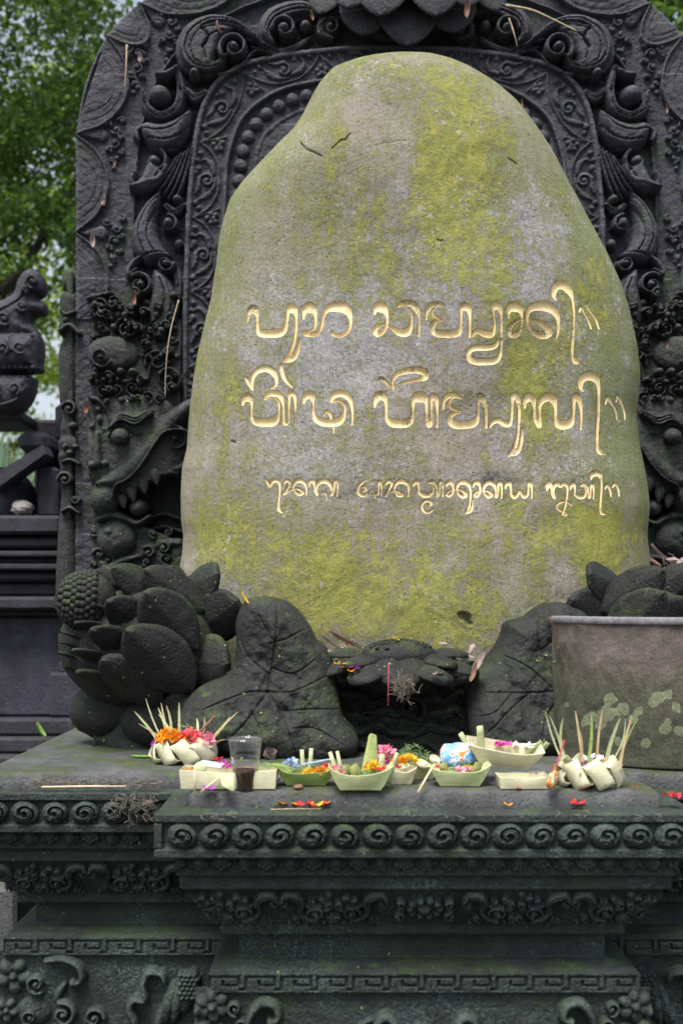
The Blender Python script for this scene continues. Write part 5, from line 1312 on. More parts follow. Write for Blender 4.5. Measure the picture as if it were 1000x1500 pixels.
# ------------------------------------------------------------------ stone basin
def basin():
    cx, cy, rr = .932, 3.44, .338; z0, z1 = ZP, CZ - .050
    root = tag(empty('stone_basin', (cx, cy, z0)), 'round pinkish stone basin with pale lichen spots at the right edge', 'basin')
    prof = [(.30, .0)] + [(rr - .006 + .006 * min(z / .1, 1), z) for z in np.linspace(0.003, z1 - z0 - .012, 70)] + [(rr - .003, z1 - z0 - .005), (rr - .012, z1 - z0), (rr - .045, z1 - z0 + .001), (rr - .055, z1 - z0 - .008), (rr - .065, z1 - z0 - .10), (.0005, z1 - z0 - .14)]
    n = 400; V = []; Q = []
    for (r_, z) in prof:
        for i in range(n):
            a = 2 * math.pi * i / n
            k = r_ + (0) * (1 if r_ > .2 else 0)
            V.append((k * math.cos(a), k * math.sin(a), z))
    V = np.array(V); rr_ = np.hypot(V[:, 0], V[:, 1]); aa = np.arctan2(V[:, 1], V[:, 0]) + 4; dd = (fbm(aa * .338, V[:, 2] + rr_, .06, 8, 4) * .010 + fbm(aa * .338, V[:, 2] + rr_, .2, 9, 2) * .012) * (rr_ > .2) * (V[:, 2] > .002); V[:, 0] *= 1 + dd / np.maximum(rr_, .1); V[:, 1] *= 1 + dd / np.maximum(rr_, .1)
    for j in range(len(prof) - 1):
        for i in range(n):
            k = (i + 1) % n; Q.append((j * n + i, j * n + k, (j + 1) * n + k, (j + 1) * n + i))
    W_ = np.array(V) + np.array((cx, cy, z0)); bx = 500 + W_[:, 0] / W_[:, 1] * F; by = HY - (W_[:, 2] - CZ) / W_[:, 1] * F; ro = np.zeros(len(V))
    for (x, y, q) in ((893, 1024, 10), (912, 1038, 12), (886, 1045, 13), (868, 1050, 8), (858, 1056, 9), (880, 1059, 10), (935, 1041, 7), (965, 1021, 11), (956, 1030, 10), (977, 1017, 9), (991, 1035, 8), (975, 1066, 11), (993, 1070, 10), (926, 1054, 9), (829, 1032, 6), (945, 1090, 8), (905, 1085, 7)):
        d = np.hypot(bx - x, by - y) / (q * .86) * (1 + 1.3 * fbm(bx + 50, by, 9, 12) + .5 * fbm(bx, by, 3, 14)); ro = np.maximum(ro, np.where(W_[:, 1] < cy, np.clip(1.25 - d, 0, 1), 0))
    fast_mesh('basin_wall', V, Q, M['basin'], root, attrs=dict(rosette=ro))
    tr_ = NT('basin_rim_stone'); f_ = tr_.noise(40, 6, .75); mr = tr_.fin(tr_.mix(tr_.ramp(f_, (.3, 0), (.7, 1)), (.085, .08, .09), (.23, .22, .25)), .7, tr_.bump(f_, .003, .5))
    h_ = z1 - z0; b = MB(); b.lathe([(rr - .02, h_ - .012), (rr + .003, h_ - .011), (rr + .005, h_ - .008), (rr + .005, h_ + .003), (rr + .001, h_ + .007), (rr - .045, h_ + .008), (rr - .05, h_ + .004), (rr - .05, h_ - .006)], n=140, closed=True); b.build('rim', mr, root, auto=50)
    t = NT('basin_water'); t.fin((.02, .022, .03), .04); t.b.inputs['Specular IOR Level'].default_value = .6
    b = MB(); b.lathe([(.0005, 0), (.15, 0), (rr - .058, 0)], (0, 0, z1 - z0 - .015), 64); w = b.build('water', t.m); w.location = (cx, cy, z0)
    tag(w, 'still dark water filling the round stone basin', 'water', kind='structure')
basin()

# ------------------------------------------------------------------ offerings
def on_top(px, py):                                        # a point of the platform top seen at this pixel
    D = .432 * F / (py - HY); return P(px, py, D)

def tray(px, py, Lpx, Hpx, label, mat, W=.085, yaw=0.0, tilt=0.0, roll=0.0, lift=0.0, flaps=(), flapmat=None, floor=.62, peak=.35, grp='palm leaf offering trays'):
    """boat shaped tray folded from palm leaf: long walls, pinched ends that rise, standing flaps"""
    p = on_top(px, py); sc = p.y / F; L = Lpx * sc; H = Hpx * sc
    root = tag(empty('offering_tray', (p.x, p.y + W / 2, ZP + .002 + lift), (R(tilt), R(roll), R(yaw))), label, 'offering tray', grp)
    rd = random.Random(int(px) * 7 + int(py)); nl = 6; V = []; Q = []; base = []
    for (n_, a, b_) in ((12, (-1, -1), (1, -1)), (6, (1, -1), (1, 1)), (12, (1, 1), (-1, 1)), (6, (-1, 1), (-1, -1))):
        for i in range(n_): t_ = i / n_; base.append((a[0] + (b_[0] - a[0]) * t_, a[1] + (b_[1] - a[1]) * t_))
    ns = len(base); wob = [rd.uniform(-1, 1) for _ in range(8)]
    def ring(k, inner):
        fl = floor + (1 - floor) * k; out = []
        for (x, y) in base:
            pin = 1 - .22 * abs(x) ** 3 * k * (floor < .9)
            z = H * k * (1 + peak * abs(x) ** 3.5 * k + .05 * wob[0] * x + .04 * math.sin(4 * x + 3 * wob[1]) * k - .06 * (1 - x * x) * k)
            bow = .05 * (1 - x * x) * math.sin(math.pi * k) * (1 if abs(y) > .99 else 0)
            out.append((x * (L / 2 * fl - inner) + .0012 * wob[2] * k, y * (W / 2 * (fl * .8 + .2) * pin * (1 + bow) - inner) + .002 * math.sin(5 * x + 6 * wob[3]) * k, z + inner * .5))
        return out
    rings = [[(.5 * x, .5 * y, 0.0) for x, y, z in ring(0, 0)]] + [ring(k / nl, 0) for k in range(nl + 1)] + [ring(1 - k / nl, .0018) for k in range(nl + 1)] + [[(.5 * x, .5 * y, .003) for x, y, z in ring(0, .002)]]
    for r_ in rings: V += r_
    for k in range(len(rings) - 1):
        for i in range(ns):
            j = (i + 1) % ns; Q.append((k * ns + i, k * ns + j, (k + 1) * ns + j, (k + 1) * ns + i))
    mb = MB(); mb.v = V; mb.f = Q; mb.f.append(tuple(range(ns - 1, -1, -1))); mb.f.append(tuple(len(V) - ns + i for i in range(ns)))
    mb.build('tray_body', mat, root, auto=35)
    for (fx, fy, ang, ln, wd, lean) in flaps:              # standing folded leaf strips
        b = MB(); x0 = fx * L / 2; y0 = fy * W / 2; l = ln * sc; dx = math.sin(R(ang))
        pts = [(x0 + dx * l * t, y0 + lean * l * t * t, .006 + l * math.cos(R(ang)) * t) for t in (0, .25, .5, .75, 1)]
        b.ribbon(pts, [wd * sc * (1 - .08 * t) for t in range(5)], (1, .25, 0), .18)
        f_ = b.build('leaf_flap', flapmat or mat, root); md = f_.modifiers.new('thickness', 'SOLIDIFY'); md.thickness = .0009
    return root, L, H, W

def bloom(name, loc, r, mat, label, cat='flower', n=90, flat=.8, seed=0, petal=.45, grp=None):
    """a flower head: many small curled petals over a dome"""
    rd = random.Random(seed * 31 + int(loc[0] * 1000)); b = MB()
    for i in range(n):
        u = rd.random(); th = math.acos(1 - 1.15 * u); ph = rd.uniform(0, 6.283)
        d = Vector((math.sin(th) * math.cos(ph), math.sin(th) * math.sin(ph), math.cos(th) * flat)); p = d * r * rd.uniform(.5, .82)
        up = Vector((rd.uniform(-.5, .5), rd.uniform(-.5, .5), rd.uniform(-.2, .6))); t = (d + up * .7).normalized()
        sd = t.cross(Vector((rd.uniform(-1, 1), rd.uniform(-1, 1), rd.uniform(-1, 1)))).normalized(); l = r * petal * rd.uniform(.7, 1.2); nn = sd.cross(t)
        b.ribbon([p, p + t * l * .5, p + t * l + nn * l * .25], [l * .45, l * .85, l * .35], sd, .35)
    o = b.build(name, mat); o.location = loc; tag(o, label, cat, grp); return o

def shreds(loc, rx, rz, label, n=130, seed=1):
    rd = random.Random(seed); b = MB()
    for i in range(n):
        a = rd.uniform(0, 6.283); q = math.sqrt(rd.random()) * rx; c = Vector((q * math.cos(a), q * math.sin(a) * .7, rd.random() * rz * (1 - (q / rx) ** 2) + .002))
        d = Vector((rd.uniform(-1, 1), rd.uniform(-1, 1), rd.uniform(-.5, .7))).normalized(); e = d.cross(Vector((rd.uniform(-1, 1), rd.uniform(-1, 1), rd.uniform(-1, 1)))).normalized(); l = rd.uniform(.012, .024)
        b.ribbon([c - d * l * .5 + e * l * .18, c + e * -.05 * l, c + d * l * .2, c + d * l * .5 + e * l * .25], [.0016, .002, .002, .0012], e.cross(d), .2)
    o = b.build('shredded_leaf', M['pandan']); o.location = loc; tag(o, label, 'shredded leaf', kind='stuff'); return o

def petal_bit(name, loc, size, mat, label, cat='petal', seed=0, grp=None, flat=True, n=1):
    rd = random.Random(seed); b = MB()
    for k in range(n):
        a = rd.uniform(0, 6.283); d = Vector((math.cos(a), math.sin(a), rd.uniform(.05, .5))).normalized(); sd = Vector((-math.sin(a), math.cos(a), rd.uniform(-.3, .3)))
        c = Vector((rd.uniform(-1, 1), rd.uniform(-1, 1), 0)) * size * (.9 if n > 1 else 0); c.z = .002 + rd.random() * size * .25 * (n > 1)
        b.ribbon([c - d * size * .5 + Vector((0, 0, size * .22)), c - d * size * .15, c + d * size * .2, c + d * size * .55 + Vector((0, 0, size * .2))], [size * .25, size * .6, size * .62, size * .16], sd, .25)
    o = b.build(name, mat); o.location = loc; tag(o, label, cat, grp); return o

def round_offering(px, py, Rpx, label, loops, blades, mat, bmats, seed, tiltx=0, zs=1.0):
    p = on_top(px, py); sc = p.y / F; r0 = Rpx * sc; rd = random.Random(seed)
    root = tag(empty('spiked_offering', (p.x, p.y + r0 * .7, ZP + .002)), label, 'offering')
    b = MB(); b.lathe([(.0005, .002), (r0 * .62, .002), (r0 * .78, .012), (r0 * .72, .03), (r0 * .4, .02), (.0005, .016)], n=32); b.build('leaf_base', M['leafolive'], root)
    for k in range(loops):                                  # wide strips folded over into loops round the rim
        a = R(-90) + 2 * math.pi * k / loops + .12; d = Vector((math.cos(a), math.sin(a), 0)); s_ = Vector((-math.sin(a), math.cos(a), 0)); q = rd.uniform(.95, 1.08)
        hh = .046 * zs; sk = s_ * r0 * .30
        pts = [d * r0 * .50 + Vector((0, 0, hh * .75)) - sk * 1.2, d * r0 * .80 * q + Vector((0, 0, hh * (.98 + rd.uniform(-.06, .06)))) - sk * .8, d * r0 * .93 * q + Vector((0, 0, hh * .80)) - sk * .2, d * r0 * .97 * q + Vector((0, 0, hh * .45)) + sk * .4, d * r0 * .95 * q + Vector((0, 0, hh * .14)) + sk * .9, d * r0 * .82 + Vector((0, 0, .004)) + sk * 1.0, d * r0 * .6 + Vector((0, 0, .010)) + sk * .7]
        m_ = MB(); m_.ribbon(catmull([tuple(v) for v in pts], 4), r0 * 2 * math.pi / loops * .74, s_ + Vector((0, 0, .45)), .06)
        f_ = m_.build('leaf_loop', mat, root); md = f_.modifiers.new('thickness', 'SOLIDIFY'); md.thickness = .0012
    for (bx, tx, ty, w, mi) in blades:                      # upright blades: base x, tip pixel
        base = Vector(((bx - px) * sc, rd.uniform(-.6, .5) * r0, .035 * zs)); tip = Vector(((tx - px) * sc, base.y + rd.uniform(-.02, .03), (py - ty) * sc * 1.15))
        bow = Vector((rd.uniform(-.006, .006), 0, 0)); m_ = MB()
        pts = [base.lerp(tip, t) + bow * math.sin(math.pi * t) * 2 for t in (0, .2, .4, .6, .8, .93, 1)]
        w *= .6; m_.ribbon(pts, [w * sc, w * sc, w * sc, w * sc * .9, w * sc * .7, w * sc * .4, .0008], (1, .3 * rd.uniform(-1, 1), 0), .2); m_.build('leaf_blade', M[bmats[mi]], root)
    return root, p, r0, sc

# 1. round spiked offering on the wing
ro, p, r0, sc = round_offering(266, 1120, 46, 'round offering with palm spikes and bright flowers on the ledge left of the cup', 9,
    [(232, 190, 1056, 7, 0), (236, 206, 1040, 5, 0), (240, 224, 1052, 7, 0), (246, 228, 1046, 5, 2), (252, 226, 1060, 6, 0), (244, 243, 1046, 7, 0), (258, 258, 1044, 7, 0), (268, 272, 1080, 8, 1), (276, 282, 1066, 8, 0), (282, 296, 1063, 8, 0), (296, 332, 1064, 8, 1), (298, 344, 1058, 5, 2), (300, 340, 1092, 4, 2), (262, 200, 1070, 4, 2), (300, 318, 1096, 4, 2)],
    M['leafcream'], ('leafpale', 'leafgreen', 'leafdry'), 3, zs=1.15)
cz = ZP + .05; cy = ro.location.y
bloom('marigold', ((248 - 500) * sc, cy - .035, cz + .012), .034, M['orange'], 'orange marigold head in the spiked offering left of the cup', seed=1, n=130)
bloom('coral_flower', ((276 - 500) * sc, cy - .03, cz + .010), .034, M['coral'], 'red coral flower in the spiked offering left of the cup', seed=2)
bloom('pink_flower', ((296 - 500) * sc, cy - .02, cz + .002), .030, M['pink'], 'pink flower at the right rim of the spiked offering left of the cup', seed=3)
bloom('purple_flower', ((229 - 500) * sc, cy - .02, cz), .018, M['purple'], 'small purple flower at the left rim of the spiked offering', seed=4, n=40)
shreds(((268 - 500) * sc, cy + .02, cz + .005), .055, .05, 'feathery green leaf shreds behind the flowers of the left spiked offering', 130, 6)
b = MB(); b.tube([P(277, 1086, 3.28), P(295, 1070, 3.28), P(312, 1052, 3.27)], [.0035, .0032, .003], 8); b.tube([P(312, 1052, 3.27), P(316, 1049, 3.27)], [.0032, .0028], 8)
tag(b.build('incense_stick', M['brownstick']), 'brown incense stick leaning out of the spiked offering left of the cup', 'incense stick')

# 2. long pale tray behind and beside the cup
tr, L, H, W = tray(334, 1157, 142, 25, 'long cream palm leaf tray behind the plastic cup', M['leafcream'], W=.10, floor=.97, peak=.05)
sc = tr.location.y / F
bloom('purple_flower', ((326 - 500) * sc, tr.location.y - .01, ZP + .046), .018, M['magenta'], 'magenta flower in the long tray left of the cup', seed=5, n=40)
b = MB(); b.box(-.028, .028, -.012, .012, -.006, .006, .003); o = b.build('rice_cake', M['white'], auto=40); o.location = ((311 - 500) * sc, tr.location.y - .01, ZP + .052); o.rotation_euler = (0, R(6), R(-12)); tag(o, 'white rice cake wrapped in paper in the long tray', 'rice cake')
b = MB(); b.lathe([(.0005, -.003), (.013, -.003), (.015, 0), (.013, .003), (.0005, .003)], n=24); o = b.build('banana_slice', M['leafpale']); o.location = ((295 - 500) * sc, tr.location.y - .02, ZP + .046); o.rotation_euler = (R(75), 0, R(10)); tag(o, 'round pale banana slice in the long tray beside the rice cake', 'fruit slice')
b = MB()
for k in range(14):
    x = -.03 + k * .0045; b.ribbon([(x - .02, random.uniform(-.02, .02), .0), (x, random.uniform(-.02, .02), .008 + random.random() * .008), (x + .03, random.uniform(-.02, .02), .004)], [.002, .0045, .002], (0, 1, .3), .2)
o = b.build('grass_blades', M['leafgreen']); o.location = ((395 - 500) * sc, tr.location.y, ZP + .040); tag(o, 'green leaf strips in the right end of the long tray by the cup', 'leaf strips', kind='stuff')
petal_bit('fallen_petals', ((280 - 500) * sc, tr.location.y - .02, ZP + .038), .014, M['orange'], 'orange petals inside the left end of the long tray', seed=3, n=6)
petal_bit('fallen_petals', ((316 - 500) * sc, tr.location.y + .02, ZP + .058), .012, M['red'], 'dark red petals behind the rice cake in the long tray', seed=4, n=8)
def stick(a, b_, r_, mat, label, name='bamboo_stick', cat='stick'):
    m = MB(); mid = (Vector(a) + Vector(b_)) / 2 + Vector((random.uniform(-.001, .001), 0, .001)); m.tube([a, mid, b_], [r_, r_ * .95, r_ * .8], 8)
    return tag(m.build(name, mat), label, cat)
stick(P(285, 1160, 2.775), P(286, 1122, 2.79), .0028, M['palestick'], 'upright pale bamboo stick leaning on the long tray')
stick(P(295, 1160, 2.79), P(326, 1136, 2.80), .003, M['palestick'], 'slanting pale bamboo stick in front of the long tray')
petal_bit('fallen_petals', P(309, 1157, 2.80) + Vector((0, 0, .001)), .016, M['purple'], 'purple petals lying on the ledge before the long tray', seed=8, n=5)
b = MB(); b.ribbon([P(323, 1137, 2.80), P(333, 1143, 2.775), P(342, 1158, 2.775)], [.004, .034, .006], (1, 0, .6), .2); tag(b.build('folded_leaf', M['leafpale']), 'folded pale green leaf corner leaning against the cup', 'leaf')

# 3. plastic cup of coffee
def cup():
    p = on_top(358, 1158); sc = p.y / F; c = Vector((p.x, p.y + .027, ZP + .0005)); h = 75 * sc; r1, r2 = 16.5 * sc, 25 * sc
    t = NT('clear_plastic'); t.b.inputs['Base Color'].default_value = (.95, .97, .97, 1); t.b.inputs['Roughness'].default_value = .06
    o_ = t.t.nodes['Material Output']; tr = t.n('ShaderNodeBsdfTransparent'); gl = t.n('ShaderNodeBsdfGlossy'); gl.inputs['Roughness'].default_value = .08; gl.inputs[0].default_value = (.9, .9, .9, 1)
    tr.inputs[0].default_value = (.93, .94, .95, 1); fr = t.n('ShaderNodeLayerWeight'); fr.inputs[0].default_value = .35
    mx = t.n('ShaderNodeMixShader'); t.l(t.math('ADD', t.math('MULTIPLY', fr.outputs['Facing'], .7), .07), mx.inputs[0]); t.l(tr.outputs[0], mx.inputs[1]); t.l(gl.outputs[0], mx.inputs[2]); t.l(mx.outputs[0], o_.inputs[0])
    root = tag(empty('plastic_cup', c), 'clear plastic cup half full of dark coffee standing on the ledge', 'cup')
    def rad(z): return r1 + (r2 - r1) * (z / h)
    zs = np.linspace(0, h - .004, 26); prof = [(.0005, .001), (r1 - .002, .001)] + [(rad(z) + .0009 * math.sin(z * 900) * (z > .06) * (z < .085), z + .001) for z in zs]
    b = MB(); b.lathe(prof, n=64); b.build('cup_wall', t.m, root)
    b = MB(); q = rad(h); b.lathe([(q - .001, h - .005), (q + .0028, h - .004), (q + .0034, h - .0015), (q + .0015, h), (q - .001, h - .001)], n=64, closed=True); b.build('rim', t.m, root)
    t2 = NT('coffee'); t2.fin((.040, .010, .004), .05); t2.b.inputs['Specular IOR Level'].default_value = .5
    hl = 27 * sc; b = MB(); b.lathe([(.0005, .002), (r1 - .0025, .002)] + [(rad(z) - .0012, z) for z in np.linspace(.004, hl, 8)] + [(rad(hl) - .002, hl + .0008), (.0005, hl)], n=64)
    o = b.build('coffee', t2.m); o.location = c; tag(o, 'dark brown coffee in the lower part of the plastic cup', 'coffee')
    t3 = NT('coffee_foam'); t3.fin((.20, .10, .06), .4); b = MB(); b.lathe([(rad(hl) - .004, hl + .001), (rad(hl) - .0013, hl + .0035), (rad(hl) - .0014, hl + .0045), (rad(hl) - .005, hl + .0018)], n=64, closed=True)
    o2 = b.build('foam_ring', t3.m, o)
cup()

# 4.. trays in a row on the ledge
t4, L, H, W = tray(448, 1153, 90, 19, 'green palm leaf tray with blue and orange flowers right of the cup', M['leafgreen'], W=.085, peak=.5, flaps=[(-.10, .7, -4, 44, 8, .1), (.08, .7, 4, 46, 8, .1)], flapmat=M['leafpale'])
sc = t4.location.y / F; yy = t4.location.y
bloom('blue_hydrangea', ((428 - 500) * sc, yy - .01, ZP + .046), .020, M['bluepetal'], 'pale blue flower in the green tray right of the cup', seed=7, n=50)
bloom('marigold', ((452 - 500) * sc, yy - .025, ZP + .028), .016, M['yellow'], 'yellow marigold at the left front of the green tray', seed=8, n=60); bloom('marigold', ((470 - 500) * sc, yy - .022, ZP + .030), .018, M['orange'], 'orange marigold at the right front of the green tray', seed=9, n=60)
petal_bit('red_petals', ((478 - 500) * sc, yy, ZP + .040), .016, M['red'], 'red petals heaped in the right end of the green tray', seed=10, n=14)
shreds(((450 - 500) * sc, yy, ZP + .022), .045, .028, 'shredded green leaf filling the green tray right of the cup', 110, 7)
b = MB(); b.box(-.046, .046, -.0025, .0025, -.002, .002, .001); o = b.build('paper_strip', M['bluepetal'], auto=40); o.location = ((456 - 500) * sc, yy + .005, ZP + .050); o.rotation_euler = (0, R(-9), R(12)); tag(o, 'rolled pale blue paper strip lying across the green tray', 'paper strip')

t5, L, H, W = tray(528, 1160, 96, 24, 'front palm leaf tray with a tall upright leaf between two green trays', M['leafpale'], W=.082, peak=.45, flaps=[(-.62, .6, -18, 50, 8, .1), (-.5, .6, -12, 50, 7, .1), (.62, .4, 4, 46, 12, .0), (.86, .3, 16, 50, 8, .0)], flapmat=M['leafpale'])
sc = t5.location.y / F; b = MB(); x0 = .30 * L / 2; b.ribbon([(x0 - .002, .02, .01), (x0, .021, .03), (x0 + .002, .022, .06), (x0 + .005, .024, .095), (x0 + .007, .025, .118), (x0 + .008, .025, .121)], [.044, .041, .034, .024, .018, .010], (1, .2, 0), .22)
f_ = b.build('upright_leaf', mat_palm('upright_leaf_skin', (.42, .52, .16), (.64, .72, .34)), t5); md = f_.modifiers.new('thickness', 'SOLIDIFY'); md.thickness = .001
for (fx, ang) in ((-.42, -6), (.02, -26)):
    b = MB(); sc = t5.location.y / F; b.ribbon([(fx * L / 2, -.02, .012), (fx * L / 2 + math.sin(R(ang)) * .02, -.022, .035), (fx * L / 2 + math.sin(R(ang)) * .045, -.024, .056)], [.024, .024, .022], (1, .3, 0), .2)
    f_ = b.build('leaf_flap', M['leafolive'], t5); md = f_.modifiers.new('thickness', 'SOLIDIFY'); md.thickness = .001
yy = t5.location.y
bloom('pink_flower', ((497 - 500) * sc, yy - .015, ZP + .042), .020, M['pink'], 'pale pink flower in the left end of the front tray', seed=11, n=50); bloom('marigold', ((546 - 500) * sc, yy + .002, ZP + .046), .020, M['yellow'], 'yellow marigold in the middle of the front tray', seed=12, n=70)
petal_bit('red_petals', ((556 - 500) * sc, yy - .01, ZP + .044), .014, M['red'], 'red petals in the right half of the front tray', seed=13, n=9); shreds(((540 - 500) * sc, yy - .01, ZP + .03), .035, .02, 'shredded green leaf in the middle of the front tray', 80, 8)

t6, L, H, W = tray(588, 1151, 46, 20, 'small square whitish leaf tray holding orange flowers', M['leafcream'], W=.06, peak=.2)
sc = t6.location.y / F; yy = t6.location.y
bloom('marigold', ((584 - 500) * sc, yy + .005, ZP + .048), .018, M['orange'], 'orange marigold left in the small square tray', seed=14, n=60); bloom('marigold', ((600 - 500) * sc, yy + .01, ZP + .052), .020, M['yellow'], 'yellow orange marigold right in the small square tray', seed=15, n=70)
bloom('pink_flower', ((566 - 500) * sc, yy + .04, ZP + .062), .026, M['pink'], 'large pink flower behind the tall upright leaf', seed=16); bloom('purple_flower', ((560 - 500) * sc, yy + .03, ZP + .045), .020, M['magenta'], 'magenta flower under the large pink flower', seed=17, n=50)
petal_bit('red_petals', ((578 - 500) * sc, yy - .005, ZP + .036), .014, M['red'], 'red petals at the left of the small square tray', seed=18, n=10)
t7, L, H, W = tray(617, 1144, 54, 21, 'leaf tray piled with grey green shreds behind the small square tray', M['leafpale'], W=.07, peak=.25, flaps=[(.9, 0, 14, 34, 8, 0)], flapmat=M['leafgreen'])
sc = t7.location.y / F; yy = t7.location.y
shreds(((606 - 500) * sc, yy + .015, ZP + .036), .052, .048, 'heap of grey green leaf shreds on the tray behind the marigolds', 260, 9)
petal_bit('red_petals', ((614 - 500) * sc, yy - .02, ZP + .032), .014, M['red'], 'red petals under the heap of grey green shreds', seed=19, n=10)
for k, (x, y, rr_, d) in enumerate(((592, 1129, .014, -.03), (616, 1124, .016, -.03), (634, 1117, .014, -.01))):
    b = MB(); b.lathe([(.0005, 0), (rr_ * .7, .001), (rr_, .006), (rr_ * 1.02, .014), (rr_ * .9, .014), (rr_ * .6, .006), (.0005, .005)], n=28); o = b.build('leaf_cup', M['leafcream']); o.location = P(x, y, yy + d); o.rotation_euler = (R(20), R((-8, 25, 30)[k]), 0)
    tag(o, ('little round leaf cup on the small square tray', 'little leaf cup tilted right of the marigolds', 'little leaf cup at the right end of the shreds')[k], 'leaf cup', 'little leaf cups among the trays')
stick(P(612, 1161, 2.78), P(636, 1119, 2.83), .0028, M['palestick'], 'pale bamboo stick leaning left of the red flowered tray')

t8, L, H, W = tray(674, 1154, 92, 22, 'palm leaf tray with two olive flaps and pink petals, right of the stick', M['leafpale'], W=.085, peak=.4)
sc = t8.location.y / F; yy = t8.location.y
for (fx, ang) in ((-.45, -10), (.42, 20)):
    b = MB(); x0 = fx * L / 2; b.ribbon([(x0, -.03, .014), (x0 + math.sin(R(ang)) * .02, -.03, .034), (x0 + math.sin(R(ang)) * .042, -.03, .054)], [.019, .02, .019], (1, .2, 0), .2); f_ = b.build('leaf_flap', M['leafolive'], t8); md = f_.modifiers.new('thickness', 'SOLIDIFY'); md.thickness = .001
petal_bit('pink_petals', ((674 - 500) * sc, yy - .015, ZP + .034), .017, M['pink'], 'pink petals filling the tray with two olive flaps', seed=21, n=20); bloom('marigold', ((686 - 500) * sc, yy + .01, ZP + .034), .015, M['yellow'], 'small yellow marigold behind the pink petals', seed=22, n=50)
petal_bit('red_petals', ((645 - 500) * sc, yy - .02, ZP + .040), .015, M['red'], 'red petals at the left end of the tray with olive flaps', seed=23, n=9); shreds(((676 - 500) * sc, yy + .015, ZP + .03), .04, .018, 'shredded leaf behind the pink petals', 90, 11)
petal_bit('purple_petals', ((722 - 500) * sc, yy - .0, ZP + .006), .014, M['purple'], 'purple petals on the ledge right of the tray with olive flaps', seed=24, n=5)
# blue and white sweets bag
def sweets():
    t = NT('printed_sweet_bag'); v = t.noise(42, 2, .5, None, 1.2)
    col = t.ramp(v, (.30, (.10, .30, .62)), (.46, (.22, .48, .78)), (.50, (.72, .78, .82)), (.56, (.80, .80, .78)), (.60, (.70, .16, .05)), (.70, (.85, .45, .08)))
    m = t.fin(col, .25, t.bump(t.noise(40, 4, .6), .004, .7)); n, mm = 30, 20; V = []; Q = []
    for i in range(n + 1):
        u = i / n * 2 - 1
        for j in range(mm):
            a = 2 * math.pi * j / mm; th = (1 - u ** 4) ** .5; wv = 1 + .10 * math.sin(5 * a + 3 * u) * abs(u) + .05 * math.sin(9 * u + a)
            V.append((u * .046, .022 * th * math.cos(a) * wv, .030 * (.35 + .65 * th) * math.sin(a) * wv))
    for i in range(n):
        for j in range(mm):
            k = (j + 1) % mm; Q.append((i * mm + j, i * mm + k, (i + 1) * mm + k, (i + 1) * mm + j))
    o = fast_mesh('sweets_bag', V, Q, m); o.location = P(672, 1106, 2.96); o.location.z = max(o.location.z, ZP + .026); o.rotation_euler = (R(-20), R(-4), R(10))
    tag(o, 'crumpled blue and white sweets bag wedged behind the tilted tray', 'sweets bag')
sweets()
# tilted tray on a flat one
t10, L, H, W = tray(768, 1157, 74, 17, 'flat cream leaf tray under the tilted tray', M['leafcream'], W=.08, floor=.95, peak=.05)
sc = t10.location.y / F
petal_bit('dry_petals', ((782 - 500) * sc, t10.location.y - .01, ZP + .030), .012, M['deadpale'], 'dry brownish petals in the flat tray under the tilted one', seed=26, n=10)
t9, L, H, W = tray(742, 1150, 114, 27, 'tilted pale leaf tray lying on another tray, purple petals inside', M['leafcream'], W=.09, roll=6, lift=.040, tilt=12, peak=.12, flaps=[(-.75, .5, -38, 40, 11, 0), (-.55, .55, -10, 46, 14, 0), (.55, .6, 40, 40, 12, 0), (.8, .3, 30, 38, 12, 0)], flapmat=M['leafpale'])
t9.location.y += .03
petal_bit('purple_petals', (t9.location.x + .005, t9.location.y + .005, ZP + .080), .020, M['magenta'], 'magenta petals piled in the tilted tray', seed=27, n=18)
petal_bit('white_petals', (t9.location.x + .055, t9.location.y + .02, ZP + .076), .022, M['white'], 'white petals at the right end of the tilted tray', seed=28, n=5)
# wrapped candy with pink stick
def candy():
    t = NT('foil_candy'); v = t.noise(60, 3, .5, None, 1.5)
    col = t.ramp(v, (.32, (.06, .25, .08)), (.44, (.65, .08, .05)), (.5, (.75, .55, .08)), (.56, (.72, .70, .66)), (.64, (.20, .08, .06)))
    m = t.fin(col, .2); t.b.inputs['Metallic'].default_value = .4
    b = MB(); prof = [(.0006, -.026), (.006, -.025), (.0105, -.018), (.0125, -.006), (.0115, .006), (.008, .013), (.005, .017), (.009, .022), (.014, .028)]
    n = 18; V = []; Q = []
    for (r_, z) in prof:
        for i in range(n):
            a = 2 * math.pi * i / n; q = r_ * (1 + .12 * math.sin(6 * a + z * 300)); V.append((q * math.cos(a), q * math.sin(a), z))
    for j in range(len(prof) - 1):
        for i in range(n):
            k = (i + 1) % n; Q.append((j * n + i, j * n + k, (j + 1) * n + k, (j + 1) * n + i))
    o = fast_mesh('wrapped_candy', V, Q, m); o.location = P(809, 1140, 2.79); o.rotation_euler = (R(-20), R(22), 0); tag(o, 'shiny foil wrapped candy standing at the foot of the right spiked offering', 'candy')
    stick(P(809, 1140, 2.80), P(826, 1084, 2.84), .0022, M['pinkstick'], 'pink incense stick rising behind the foil candy', 'incense_stick', 'incense stick')
candy()
